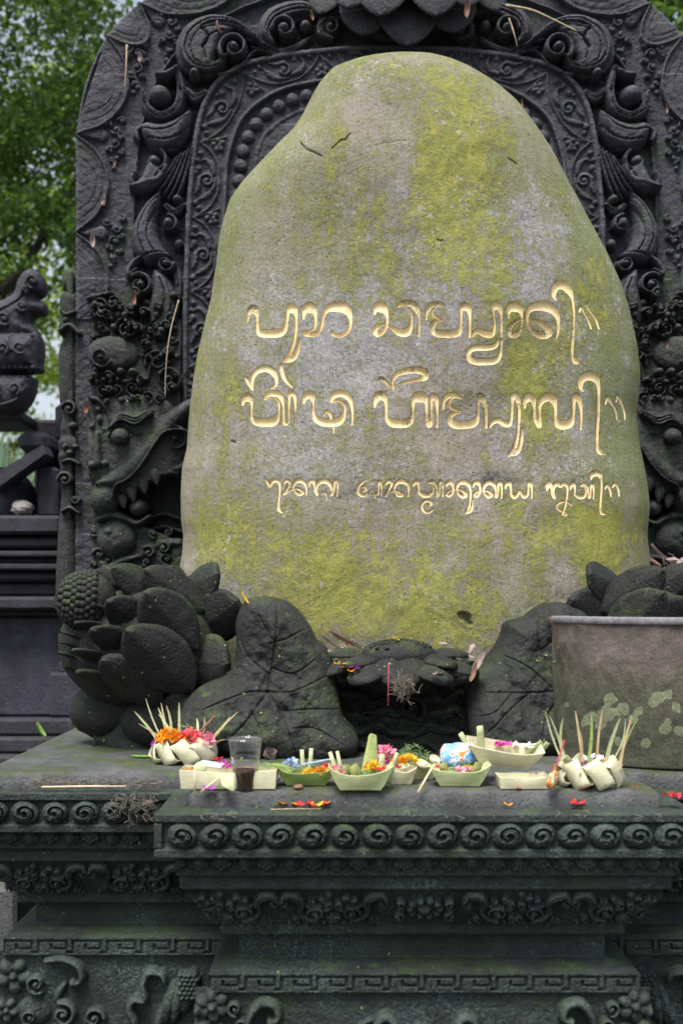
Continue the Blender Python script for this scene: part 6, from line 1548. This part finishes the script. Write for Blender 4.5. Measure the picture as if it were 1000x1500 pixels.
# round spiked offering on the right
ro, p, r0, sc = round_offering(868, 1156, 46, 'round offering of cream leaf loops and tall spikes in front of the basin', 8,
    [(830, 798, 1058, 5, 0), (832, 810, 1066, 5, 0), (838, 829, 1068, 8, 0), (848, 846, 1074, 6, 2), (858, 849, 1060, 7, 2), (862, 872, 1064, 9, 1), (884, 892, 1058, 6, 2), (888, 908, 1066, 10, 0), (908, 928, 1066, 7, 2), (914, 944, 1072, 6, 1), (900, 922, 1070, 4, 0)],
    M['leafcream'], ('leafpale', 'leafgreen', 'leafdry'), 5, zs=1.2)
yy = ro.location.y
petal_bit('red_petals', ((890 - 500) * sc, yy - .01, ZP + .05), .018, M['red'], 'red petals in the right spiked offering', seed=30, n=9); petal_bit('purple_petals', ((858 - 500) * sc, yy - .01, ZP + .048), .018, M['purple'], 'purple petals in the right spiked offering', seed=31, n=7)
petal_bit('white_petals', ((876 - 500) * sc, yy + .02, ZP + .056), .022, M['white'], 'white petals at the back of the right spiked offering', seed=32, n=6); bloom('blue_flower', ((846 - 500) * sc, yy - .02, ZP + .042), .014, M['bluepetal'], 'pale blue flower at the left of the right spiked offering', seed=33, n=30)

# ------------------------------------------------------------------ small litter on the ledges
def ledge(px, py, D=2.76): return P(px, py, D)
LZ = SL_T + .0015
def low(px, py):                                            # lower ledge, in front of the top slab
    D = .471 * F / (py - HY); v = P(px, py, D); v.z = LZ; return v
for (px, py, m, s, lab) in ((424, 1178, 'orange', .022, 'orange petal on the lower ledge under the green tray'), (436, 1182, 'red', .018, 'red petal on the lower ledge beside an orange one'), (463, 1170, 'yellow', .020, 'yellow petal at the top of the fallen petals on the lower ledge'), (467, 1178, 'red', .020, 'pinkish red petals among the fallen ones on the lower ledge'), (470, 1184, 'orange', .018, 'lowest orange petal on the lower ledge'), (840, 1182, 'red', .026, 'red petal on the lower ledge below the right spiked offering'), (748, 1182, 'orange', .012, 'tiny orange petal on the lower ledge below the flat tray')):
    petal_bit('fallen_petals', low(px, max(py, 1184)) + Vector((0, 0, .004)), s, M[m], lab, seed=px, n=3)
for (px, py, m, s, lab) in ((788, 1153, 'red', .016, 'red petal on the ledge right under the flat tray'), (754, 1156, 'red', .012, 'small red petal at the rim of the ledge below the flat tray'), (738, 1155, 'yellow', .010, 'small yellow petal left of the flat tray'), (930, 1156, 'red', .008, 'tiny red petal on the ledge right of the spiked offering'), (272, 1117, 'orange', .010, 'tiny orange petal on the wing ledge'), (410, 1150, 'deadpale', .016, 'pale dry bit on the ledge between cup and green tray')):
    petal_bit('fallen_petals', on_top(px, py) + Vector((0, 0, .002)), s, M[m], lab, seed=px, n=2)
petal_bit('fallen_petals', P(978, 1168, 2.80), .02, M['red'], 'red petals scattered on the ledge at the right edge', seed=41, n=8)
stick(low(396, 1187), low(470, 1186), .0016, M['twig'], 'thin dry twig lying on the lower ledge below the green tray', 'twig', 'twig')
b = MB(); b.ellipsoid((0, 0, 0), (.012, .012, .006), 12, 8, noise=.3); o = b.build('dry_seed', M['deadleaf']); o.location = on_top(437, 1156) + Vector((0, 0, .005)); tag(o, 'dark dry seed on the ledge right of the cup', 'seed')
# fluffy white ball behind the cup
b = MB(); rd = random.Random(5)
for k in range(260):
    d = Vector((rd.gauss(0, 1), rd.gauss(0, 1), rd.gauss(0, 1))).normalized(); e = d.cross(Vector((rd.gauss(0, 1), rd.gauss(0, 1), rd.gauss(0, 1)))).normalized(); q = d * .019 * rd.uniform(.5, 1)
    b.ribbon([q - e * .008, q + d * .003, q + e * .008], [.0012, .002, .0012], d, .2)
o = b.build('fluffy_seed_ball', M['deadpale']); o.location = on_top(396, 1112) + Vector((0, 0, .018)); tag(o, 'fluffy pale seed ball on the ledge behind the cup', 'seed ball')

def leaf(loc, L, W, mat, label, rot, name='dry_leaf', cat='leaf', curl=.25, grp=None):
    if loc[1] > 4: L *= .78; W *= .85; curl = .5
    V = []; Q = []; n = 12
    for i in range(n + 1):
        u = i / n; w = W / 2 * math.sin(math.pi * u ** .8) ** .8 + .0004
        for k, s_ in enumerate((-1, -.5, 0, .5, 1)):
            V.append((s_ * w, (u - .5) * L, curl * L * (u - .5) ** 2 + curl * W * s_ * s_ * 1.1 - .001 * (k == 2)))
    for i in range(n):
        for k in range(4): a = i * 5 + k; Q.append((a, a + 1, a + 6, a + 5))
    o = fast_mesh(name, V, Q, mat); o.location = loc; o.rotation_euler = [R(a) for a in rot]; tag(o, label, cat, grp); return o
leaf(on_top(208, 1110) + Vector((0, 0, .002)), .07, .03, M['leaffresh'], 'flat green leaf on the wing ledge left of the spiked offering', (0, 0, 80), 'fallen_leaf', curl=.1)
leaf(on_top(58, 1076) + Vector((0, 0, .012)), .06, .035, M['leaffresh'], 'folded pale green leaf at the far left of the ledge', (50, 20, 70), 'fallen_leaf', curl=.2)
leaf(P(358, 877, 3.46), .036, .012, M['leafyellow'], 'small yellow leaf on top of the left lotus leaf', (60, 0, 75), 'fallen_leaf')
leaf(P(703, 968, 3.46), .085, .022, M['deadpale'], 'long pale dry leaf between small lotus and right lotus leaf', (70, 20, -40))
leaf(P(694, 985, 3.44), .06, .016, M['deadleaf'], 'brown dry leaf hanging under the pale one by the small lotus', (70, 10, -30))
leaf(P(808, 916, 3.36), .05, .014, M['deadleaf'], 'brown dry leaf stuck at the basin rim', (60, 0, 80))
leaf(P(500, 938, 3.62), .09, .03, M['deadleaf'], 'brown dry leaf lying at the foot of the boulder left of the small lotus', (30, 10, 85)); leaf(P(520, 945, 3.58), .05, .03, M['deadpale'], 'pale curled leaf at the foot of the boulder left of the small lotus', (30, 20, 60)); leaf(P(480, 940, 3.6), .06, .02, M['deadpale'], 'pale dry leaf beside the left lotus leaf at the boulder foot', (40, 0, 100))
leaf(P(665, 968, 3.6), .07, .025, M['deadpale'], 'greyish dry leaf at the boulder foot right of the small lotus', (40, 0, 70))
leaf(P(207, 85, PD - .05), .055, .020, M['deadpale'], 'pale leaf caught on the border of the backplate, upper left', (80, 0, -15)); leaf(P(169, 238, PD - .05), .05, .012, M['deadleaf'], 'orange brown leaf stuck on the left border of the backplate', (85, 0, -10)); leaf(P(155, 295, PD - .05), .045, .022, M['deadpale'], 'small pinkish leaf on the left border of the backplate', (80, 0, -40)); leaf(P(135, 352, PD - .05), .08, .022, M['deadpale'], 'pale leaf stuck lower on the left border of the backplate', (85, 0, 20))
leaf(P(318, 40, PD - .09), .06, .012, M['deadleaf'], 'orange brown leaf on the scrollwork at the upper left', (70, 0, 85)); leaf(P(195, 437, PD - .10), .07, .02, M['deadleaf'], 'brown hanging leaf on the scroll left of the first writing line', (85, 0, 25)); leaf(P(128, 598, PD - .09), .06, .02, M['deadleaf'], 'brown curled leaf at the ear of the left giant face', (85, 0, -10)); leaf(P(685, 14, PD - .22), .10, .022, M['deadleaf'], 'brown leaf hanging beside the lotus crown', (85, 0, -20)); leaf(P(455, 24, PD - .1), .05, .016, M['deadleaf'], 'small brown leaf on the scrollwork left of the lotus crown', (80, 0, 40)); leaf(P(763, 152, PD - .06), .05, .01, M['deadleaf'], 'thin reddish leaf in the bead channel right of the boulder', (85, 0, 10)); leaf(P(975, 160, PD - .05), .05, .012, M['deadleaf'], 'reddish leaf stuck on the right border of the backplate', (85, 0, 5)); leaf(P(975, 505, PD - .14), .04, .014, M['deadleaf'], 'orange leaf on the right giant face headdress', (85, 0, 5)); leaf(P(968, 815, 3.95), .10, .03, M['deadpale'], 'dry brown leaf lying above the right lotus bud', (40, 0, 80)); leaf(P(952, 822, 3.95), .08, .03, M['deadleaf'], 'darker dry leaf beside the one above the right lotus bud', (40, 0, 50))
def foot_litter():
    rd = random.Random(21); b = MB()
    for k in range(46):
        px = rd.choice((rd.uniform(462, 530), rd.uniform(640, 700), rd.uniform(945, 1000))); py = rd.uniform(940, 966) if px < 800 else rd.uniform(812, 838); c = P(px, py, rd.uniform(3.58, 3.66) if px < 800 else rd.uniform(3.85, 3.95))
        a = rd.uniform(0, 6.28); d = Vector((math.cos(a), .3 * math.sin(a), rd.uniform(-.4, .5))).normalized(); s_ = Vector((rd.uniform(-.4, .4), 1, rd.uniform(-.3, .9))); l = rd.uniform(.02, .05)
        b.ribbon([c - d * l * .5, c - d * l * .1 + Vector((0, 0, l * .1)), c + d * l * .25, c + d * l * .5], [.002, l * .42, l * .38, .002], s_, .4)
    tag(b.build('leaf_litter', M['deadpale']), 'broken dry leaves gathered along the foot of the boulder', 'leaf litter', kind='stuff')
foot_litter()
def twig(pts, r_, label, mat='twig'):
    b = MB(); q = catmull([tuple(P(*p)) for p in pts], 5); b.tube(q, [r_ * (1 - .5 * i / len(q)) for i in range(len(q))], 6); tag(b.build('dry_twig', M[mat]), label, 'twig')
twig([(186, 66, PD - .05), (185, 100, PD - .06), (183, 130, PD - .05)], .004, 'straight dry twig standing on the left border of the backplate')
twig([(262, 440, PD - .12), (252, 476, PD - .13), (246, 510, PD - .14), (243, 545, PD - .14), (242, 582, PD - .14)], .003, 'long thin dry root hanging over the left giant face')
twig([(740, 8, PD - .12), (775, 14, PD - .12), (800, 24, PD - .12), (845, 46, PD - .12)], .005, 'dry twig lying on the scrollwork right of the lotus crown'); twig([(745, 27, PD - .1), (752, 48, PD - .11), (757, 68, PD - .1)], .0035, 'short dry twig hanging below the one right of the crown')
# pink incense stick and nest of dry grass in the small lotus
stick(P(568, 1034, 3.25), P(569, 972, 3.27), 0.0017, M['pinkstick'], 'pink incense stick standing in the small stone lotus', 'incense_stick', 'incense stick')
b = MB(); rd = random.Random(9)
for k in range(150):
    d = Vector((rd.gauss(0, 1), rd.gauss(0, .6), rd.gauss(0, 1))) * .014; e = Vector((rd.gauss(0, 1), rd.gauss(0, 1), rd.gauss(0, 1))).normalized() * .016
    b.tube([d - e, d + Vector((rd.gauss(0, .003), 0, rd.gauss(0, .003))), d + e], .0007, 4, False)
o = b.build('dry_grass_nest', M['root']); o.location = P(589, 1006, 3.27); tag(o, 'tangle of dry grass hanging on the front petal of the small lotus', 'dry grass', kind='stuff')
for (px, py, m, lab, D) in ((508, 980, 'orange', 'orange petals on the left petal of the small lotus', 3.44), (519, 988, 'orange', 'orange petal right of the purple one in the small lotus', 3.43), (523, 983, 'purple', 'purple petal in the small stone lotus', 3.43), (500, 976, 'yellow', 'yellow petal at the left end of the small lotus', 3.45), (576, 940, 'yellow', 'yellow petal on the seed head of the small lotus', 3.47), (640, 990, 'deadpale', 'pale dry petal on the right of the small lotus', 3.42)):
    dg_ = bpy.context.evaluated_depsgraph_get(); dg_.update(); ok, loc, nrm, _i, _o, _m = scene.ray_cast(dg_, Vector((0, 0, CZ)), (P(px, py, 1) - Vector((0, 0, CZ))).normalized())
    petal_bit('fallen_petals', (loc if ok else P(px, py, D)) + Vector((0, -.006, .004)), .018, M[m], lab, seed=px, n=3)
# dry roots hanging over the wing slab and the gap above it
def roots(x0, x1, y0, y1, D, n, label, seed):
    rd = random.Random(seed); b = MB()
    for k in range(n):
        x = rd.uniform(x0, x1); y = rd.uniform(y0, y0 + (y1 - y0) * .4); l = rd.uniform(.2, 1) * (y1 - y); pts = []
        for i in range(5):
            pts.append(tuple(P(x + rd.gauss(0, 5), y + l * i / 4 + rd.gauss(0, 1.5), D - rd.random() * .025)))
        b.tube(catmull(pts, 3), .0008, 4, False)
    tag(b.build('dry_roots', M['root']), label, 'dry roots', kind='stuff')
roots(160, 226, 1160, 1206, 3.01, 40, 'grey dry roots hanging over the spiral bosses on the left slab', 4)
roots(40, 238, 1138, 1158, 3.055, 80, 'dry rootlets lying in the gap below the left ledge', 5)
roots(270, 1000, 1186, 1204, 2.715, 26, 'scattered dry rootlets over the front slab edge', 6)
stick(P(62, 1153, 3.03), P(185, 1152, 3.02), .0025, M['palestick'], 'pale split stick lying in the gap below the left ledge')
# scattered tiny green leaflets over the carvings (uncountable litter)
def leaflets():
    dg = bpy.context.evaluated_depsgraph_get(); dg.update(); rd = random.Random(12); b = MB()
    areas = [(90, 340, 840, 1060, 70), (350, 520, 880, 1100, 60), (480, 690, 940, 1090, 40), (690, 850, 890, 1090, 30), (130, 280, 420, 840, 40), (280, 480, 90, 400, 30), (780, 960, 60, 460, 30), (0, 330, 1060, 1130, 60), (240, 960, 1100, 1190, 50), (0, 1000, 1200, 1480, 50)]
    for (xa, xb, ya, yb, n) in areas:
        for _ in range(int(n * .42)):
            d = P(rd.uniform(xa, xb), rd.uniform(ya, yb), 1) - Vector((0, 0, CZ)); ok, loc, nrm, i, ob, m = scene.ray_cast(dg, Vector((0, 0, CZ)), d.normalized())
            if not ok or ob.name.startswith(('stone_body', 'engraved', 'offering', 'tray')): continue
            t = nrm.orthogonal().normalized(); t = (t * math.cos(7 * _) + nrm.cross(t) * math.sin(7 * _)); s_ = nrm.cross(t); l = rd.uniform(.004, .010); c = loc + nrm * .0015
            b.ribbon([c - t * l * .5, c + nrm * l * .15, c + t * l * .5 + nrm * l * .2], [l * .1, l * .55, l * .1], s_, .2)
    tag(b.build('leaf_litter', M['leaffresh']), 'tiny fresh green leaflets scattered over the dark carvings', 'leaf litter', kind='stuff')

# ------------------------------------------------------------------ shrine at the left, behind
def shrine():
    D = 5.6; k = D / F
    root = tag(empty('stone_shrine', (P(20, 880, D).x, D + .4, 0)), 'tiered dark stone shrine behind the monument at the left edge', 'shrine'); inv = Matrix.Translation(-root.location)
    def X(px): return (px - 500) * k
    def Z(py): return CZ + (HY - py) * k
    def part(name, boxes, mat=M['shrine']):
        b = MB()
        for (xa, xb, ya, yb, da, db) in boxes: b.box(X(xa), X(xb), D + da, D + db, Z(yb), Z(ya), .05 if name == 'roof_tier' else .014)
        o = b.build(name, mat, auto=35); o.parent = root; o.matrix_parent_inverse = inv; return o
    part('cornice', [(-120, 96, 757, 784, -.10, .9), (-120, 94, 788, 804, -.06, .9), (-120, 95, 808, 817, -.08, .9), (-120, 93, 817, 826, -.03, .9), (-120, 95, 826, 836, -.07, .9), (-120, 94, 838, 852, -.03, .9), (-120, 92, 852, 874, .02, .9), (-120, 96, 874, 894, -.07, .9), (-120, 90, 894, 902, -.0, .9)])
    part('shaft', [(-110, 102, 902, 1052, .06, .85), (70, 130, 985, 1052, .02, .6), (82, 130, 968, 988, .03, .6)], M['wall'])
    part('base_step', [(-130, 118, 1052, 1078, -.02, .9), (-140, 135, 1078, 1102, -.06, .95), (-150, 150, 1102, 1366, -.12, 1.0)])
    part('corner_post', [(54, 84, 684, 757, .0, .2), (84, 92, 690, 757, .05, .4)])
    part('niche_back', [(26, 92, 600, 757, .30, .6), (60, 120, 560, 700, .45, .7), (95, 130, 640, 760, .2, .6)])
    part('roof_tier', [(22, 70, 630, 660, .02, .4), (-60, 30, 598, 616, .02, .4), (60, 96, 572, 640, .25, .5), (26, 60, 655, 672, .1, .3)])
    r = Relief(-60, 76, 388, 612, 1.6)
    horn = [(-55, 494), (-40, 455), (0, 441), (20, 430), (28, 410), (38, 398), (50, 395), (61, 402), (67, 418), (64, 431), (56, 437), (67, 446), (66, 459), (54, 462), (46, 472), (52, 494)]
    cush = [(-55, 494), (40, 490), (56, 488), (63, 504), (61, 534), (52, 546), (-55, 549)]; lens = [(-55, 552), (42, 551), (52, 566), (44, 590), (26, 605), (0, 604), (-55, 594)]
    sd = np.minimum.reduce([poly_sd(r.X, r.Y, catmull(c, 5, closed=True)) for c in (horn, cush, lens)])
    for c, h in ((horn, .05), (cush, .11), (lens, .10)): r.leaf(c, h, 0, 22)
    r.stroke([(28, 520, 5), (20, 500, 5), (34, 492, 4), (54, 496, 4)], .012, op='add'); r.stroke([(-20, 590, 5), (10, 598, 6), (34, 590, 6), (46, 570, 3)], .03, op='add'); r.spiral(52, 416, 12, 1.3, 90, 1, 5, .02, .05); r.stroke([(-20, 470, 3), (10, 455, 3), (34, 440, 3), (44, 420, 3)], .012, op='sub')
    for (x, y, q, d, b_) in ((38, 516, 11, 1, .10), (14, 518, 10, -1, .10), (-10, 516, 11, 1, .10), (-34, 518, 10, -1, .10), (30, 575, 11, -1, .09), (4, 574, 12, 1, .09), (-24, 574, 11, -1, .09), (10, 470, 12, 1, .045), (-18, 480, 11, -1, .045), (36, 452, 9, 1, .045), (40, 428, 7, -1, .045)):
        r.spiral(x, y, q, 1.4, 60, d, 5, .022, b_)
    for k_ in range(14): r.dome(-50 + k_ * 8, 543, 4, 3.5, .03, .06); r.dome(-50 + k_ * 7, 556, 3.6, 3, .03, .05)
    r.H += fbm(r.X, r.Y, 20, 31) * .02 + fbm(r.X, r.Y, 6, 32) * .006
    o = r.mesh('roof_finial', plane_map(D), M['shrine'], None, sd=sd, back=.05); o.parent = root; o.matrix_parent_inverse = inv
    b = MB(); b.ellipsoid((X(-10), D + .16, Z(730)), (.16, .16, .16), 28, 14, noise=.02); o = b.build('rounded_tier', M['shrine']); o.parent = root; o.matrix_parent_inverse = inv
    b = MB(); b.prism([(X(a), Z(c)) for a, c in ((-10, 703), (70, 655), (76, 668), (0, 722))], D - .1, D + .05, .01); o = b.build('leaning_slab', M['shrine'], auto=35); o.parent = root; o.matrix_parent_inverse = inv
    b = MB(); b.ellipsoid((X(36), D - .03, Z(745)), (.055, .05, .035), 12, 8, noise=.25); o = b.build('loose_stone', simple_mat('pale_rubble', (.16, .15, .14), (.30, .28, .26), 20, .9, .01), smooth=False); tag(o, 'pale broken stone lying on the shrine ledge at the left', 'stone')
shrine()
b = MB(); b.box(P(-40, 0, 4.0).x, P(36, 0, 4.0).x, 3.9, 4.25, 0, P(0, 1290, 4.0).z, .012); o = b.build('stone_post', M['top'], auto=40); tag(o, 'short grey stone post under the left edge of the plinth', 'stone post')

# ------------------------------------------------------------------ trees behind
def mat_leaf(name, c1, c2, trans=.45):
    t = NT(name); at = t.attr('tone'); col = t.mix(at, c1, c2)
    t.fin(col, .5); o = t.t.nodes['Material Output']; tr = t.n('ShaderNodeBsdfTranslucent'); t.l(t.mix(.5, col, (c2[0] * 1.6, c2[1] * 1.5, c2[2] * .8)), tr.inputs[0])
    mx = t.n('ShaderNodeMixShader'); mx.inputs[0].default_value = trans; t.l(t.b.outputs[0], mx.inputs[1]); t.l(tr.outputs[0], mx.inputs[2]); t.l(mx.outputs[0], o.inputs[0]); return t.m
LM = [mat_leaf('dark_foliage', (.018, .048, .020), (.12, .22, .05), .55), mat_leaf('bright_foliage', (.08, .15, .03), (.28, .38, .08), .6)]
BK = simple_mat('tree_bark', (.035, .028, .022), (.085, .07, .055), 12, .9, .01)
def tree(x, y, h, label, crowns, n, lm, seed, leafsize=.06):
    rd = np.random.default_rng(seed); root = tag(empty('garden_tree', (x, y, 0)), label, 'tree', 'trees behind the monument')
    b = MB(); top = Vector((0, 0, h * .62)); b.tube([(0, 0, 0), (.05, 0, h * .2), (-.05, .05, h * .42), tuple(top)], [.2, .16, .13, .09], 10)
    for (cx_, cy_, cz_, rx_, ry_, rz_) in crowns:
        s0 = Vector((0, 0, h * rd.uniform(.3, .55))); e = Vector((cx_ - x, cy_ - y, cz_)); b.tube([tuple(s0), tuple(s0.lerp(e, .5) + Vector((0, 0, .15))), tuple(e)], [.07, .045, .015], 7)
    b.build('trunk', BK, root)
    V = []; tone = []
    tot = sum(c[3] * c[4] * c[5] for c in crowns)
    for (cx_, cy_, cz_, rx_, ry_, rz_) in crowns:
        m = int(n * rx_ * ry_ * rz_ / tot); ncl = max(6, m // 55)
        cl = rd.normal(size=(ncl, 3)); cl /= np.linalg.norm(cl, axis=1)[:, None]; cl *= rd.uniform(.35, 1.0, (ncl, 1)) ** .6
        w = rd.integers(0, ncl, m); p = cl[w] + rd.normal(size=(m, 3)) * .11
        ctone = rd.random(ncl)
        p = p * np.array((rx_, ry_, rz_)) + np.array((cx_ - x, cy_ - y, cz_))
        d = rd.normal(size=(m, 3)); d[:, 2] -= .6; d /= np.linalg.norm(d, axis=1)[:, None]; s_ = np.cross(d, rd.normal(size=(m, 3))); s_ /= np.linalg.norm(s_, axis=1)[:, None]
        l = leafsize * rd.uniform(.7, 1.4, (m, 1))
        V.append(np.stack([p - d * l, p + s_ * l * .42, p + d * l, p - s_ * l * .42], 1).reshape(-1, 3)); tone.append(np.repeat(np.clip(ctone[w] * .7 + rd.random(m) * .4, 0, 1), 4))
    V = np.concatenate(V); q = np.arange(len(V)).reshape(-1, 4)
    fast_mesh('crown', V, q, lm, root, smooth=False, attrs=dict(tone=np.concatenate(tone)))
tree(-3.2, 9.5, 7.0, 'dark leafy tree filling the upper left corner behind the backplate', [(-2.6, 9.2, 5.6, 1.3, 1.0, 1.0), (-2.0, 9.6, 4.9, 1.0, .9, .8), (-3.4, 9.6, 4.8, 1.0, 1.0, 1.0), (-2.3, 9.3, 4.1, .8, .8, .5), (-2.7, 9.5, 6.8, 1.4, 1.0, .9)], 33000, LM[0], 3, .034)
tree(-4.6, 13.5, 6.5, 'sunlit yellow green tree seen low at the left between shrine and backplate', [(-3.4, 13, 4.4, 1.2, 1.0, .8), (-4.4, 13.4, 3.6, 1.2, 1.0, .9), (-3.0, 13.6, 3.3, .9, .9, .7), (-3.8, 13.2, 2.6, 1.2, .9, .6)], 11000, LM[1], 5, .045)
tree(-6.5, 18, 9, 'tall tree further back at the left edge', [(-5.2, 18, 6.8, 1.8, 1.4, 1.3), (-4.3, 18.5, 8.2, 1.8, 1.4, 1.3), (-6.2, 18, 4.4, 1.0, 1.0, .8)], 12000, LM[1], 7, .06)
tree(2.6, 9.5, 8.0, 'dark tree behind the upper right corner of the backplate', [(2.7, 9.5, 6.0, 1.4, 1.0, 1.2), (3.2, 9.6, 4.6, 1.2, 1.0, 1.0), (1.6, 9.6, 6.8, 1.3, 1.0, 1.0)], 14000, LM[0], 9, .06)
tree(0.0, 12.5, 8.5, 'broad tree hidden mostly behind the backplate', [(-.6, 12, 6.4, 1.8, 1.2, 1.3), (.8, 12.3, 6.8, 1.6, 1.2, 1.3), (-1.4, 12, 5.0, 1.2, 1.0, 1.0), (.6, 12, 4.4, 1.8, 1.2, 1.0)], 13000, LM[0], 11, .075)
# low hedge of shrubs and a palm behind the shrine
def shrub(x, y, r_, h, label, seed):
    rd = np.random.default_rng(seed); n = 5000; p = rd.normal(size=(n, 3)); p /= np.linalg.norm(p, axis=1)[:, None]; p *= rd.uniform(.6, 1, (n, 1)); p[:, 2] = np.abs(p[:, 2]); p *= np.array((r_, r_ * .7, h)); p += fbm(p[:, :1] + seed, p[:, 1:2], .3, seed) * .3
    d = rd.normal(size=(n, 3)); d /= np.linalg.norm(d, axis=1)[:, None]; s_ = np.cross(d, rd.normal(size=(n, 3))); s_ /= np.linalg.norm(s_, axis=1)[:, None]; l = .06 * rd.uniform(.7, 1.4, (n, 1))
    V = np.stack([p - d * l, p + s_ * l * .45, p + d * l, p - s_ * l * .45], 1).reshape(-1, 3)
    root = tag(empty('garden_shrub', (x, y, 0)), label, 'shrub', 'shrubs behind the shrine'); b = MB()
    for k in range(5): b.tube([(0, 0, 0), (rd.uniform(-.2, .2), rd.uniform(-.2, .2), h * .4), (rd.uniform(-.5, .5) * r_, rd.uniform(-.3, .3), h * .75)], [.035, .025, .012], 6)
    b.build('stem', BK, root); fast_mesh('foliage', V, np.arange(len(V)).reshape(-1, 4), LM[0], root, smooth=False, attrs=dict(tone=np.repeat(rd.random(n), 4)))
for k, (x, y, r_, h, lab) in enumerate(((-3.4, 9.2, 1.0, 1.7, 'dark shrub behind the shrine at the far left'), (-2.2, 9.0, .9, 1.6, 'dark shrub behind the shrine next to the backplate'), (-.8, 9.4, 1.1, 1.6, 'dark shrub hidden behind the backplate'), (2.4, 9.2, 1.1, 1.8, 'dark shrub behind the right end of the plinth'))):
    shrub(x, y, r_, h, lab, 40 + k)
def palm():
    root = tag(empty('fan_palm', P(-20, 880, 8.2) * 1), 'pale green palm fronds glimpsed through the gap in the shrine', 'palm'); root.location.z = 0; x0 = root.location
    b = MB(); b.tube([(0, 0, 0), (.05, 0, .8), (.02, 0, 1.6)], [.09, .07, .06], 9); b.build('trunk', BK, root)
    m = simple_mat('pale_palm_frond', (.22, .34, .20), (.42, .55, .38), 14, .5, 0, .4)
    for k, a in enumerate((10, 30, 55, 80, 110, 140, 170)):
        b = MB(); d = Vector((math.cos(R(a)), -.2, math.sin(R(a)))); up = Vector((-d.z, 0, d.x))
        for q in range(-9, 10):
            s_ = (d * math.cos(q * .16) + up * math.sin(q * .16)).normalized(); c0 = Vector((0, 0, 1.7)); L = .95 - abs(q) * .02
            b.ribbon([c0 + d * .15, c0 + d * .15 + s_ * L * .5, c0 + d * .15 + s_ * L + Vector((0, 0, -.1))], [.02, .05, .006], s_.cross(Vector((0, -1, 0))), .25)
        b.build('frond', m, root)
palm()
leaflets()
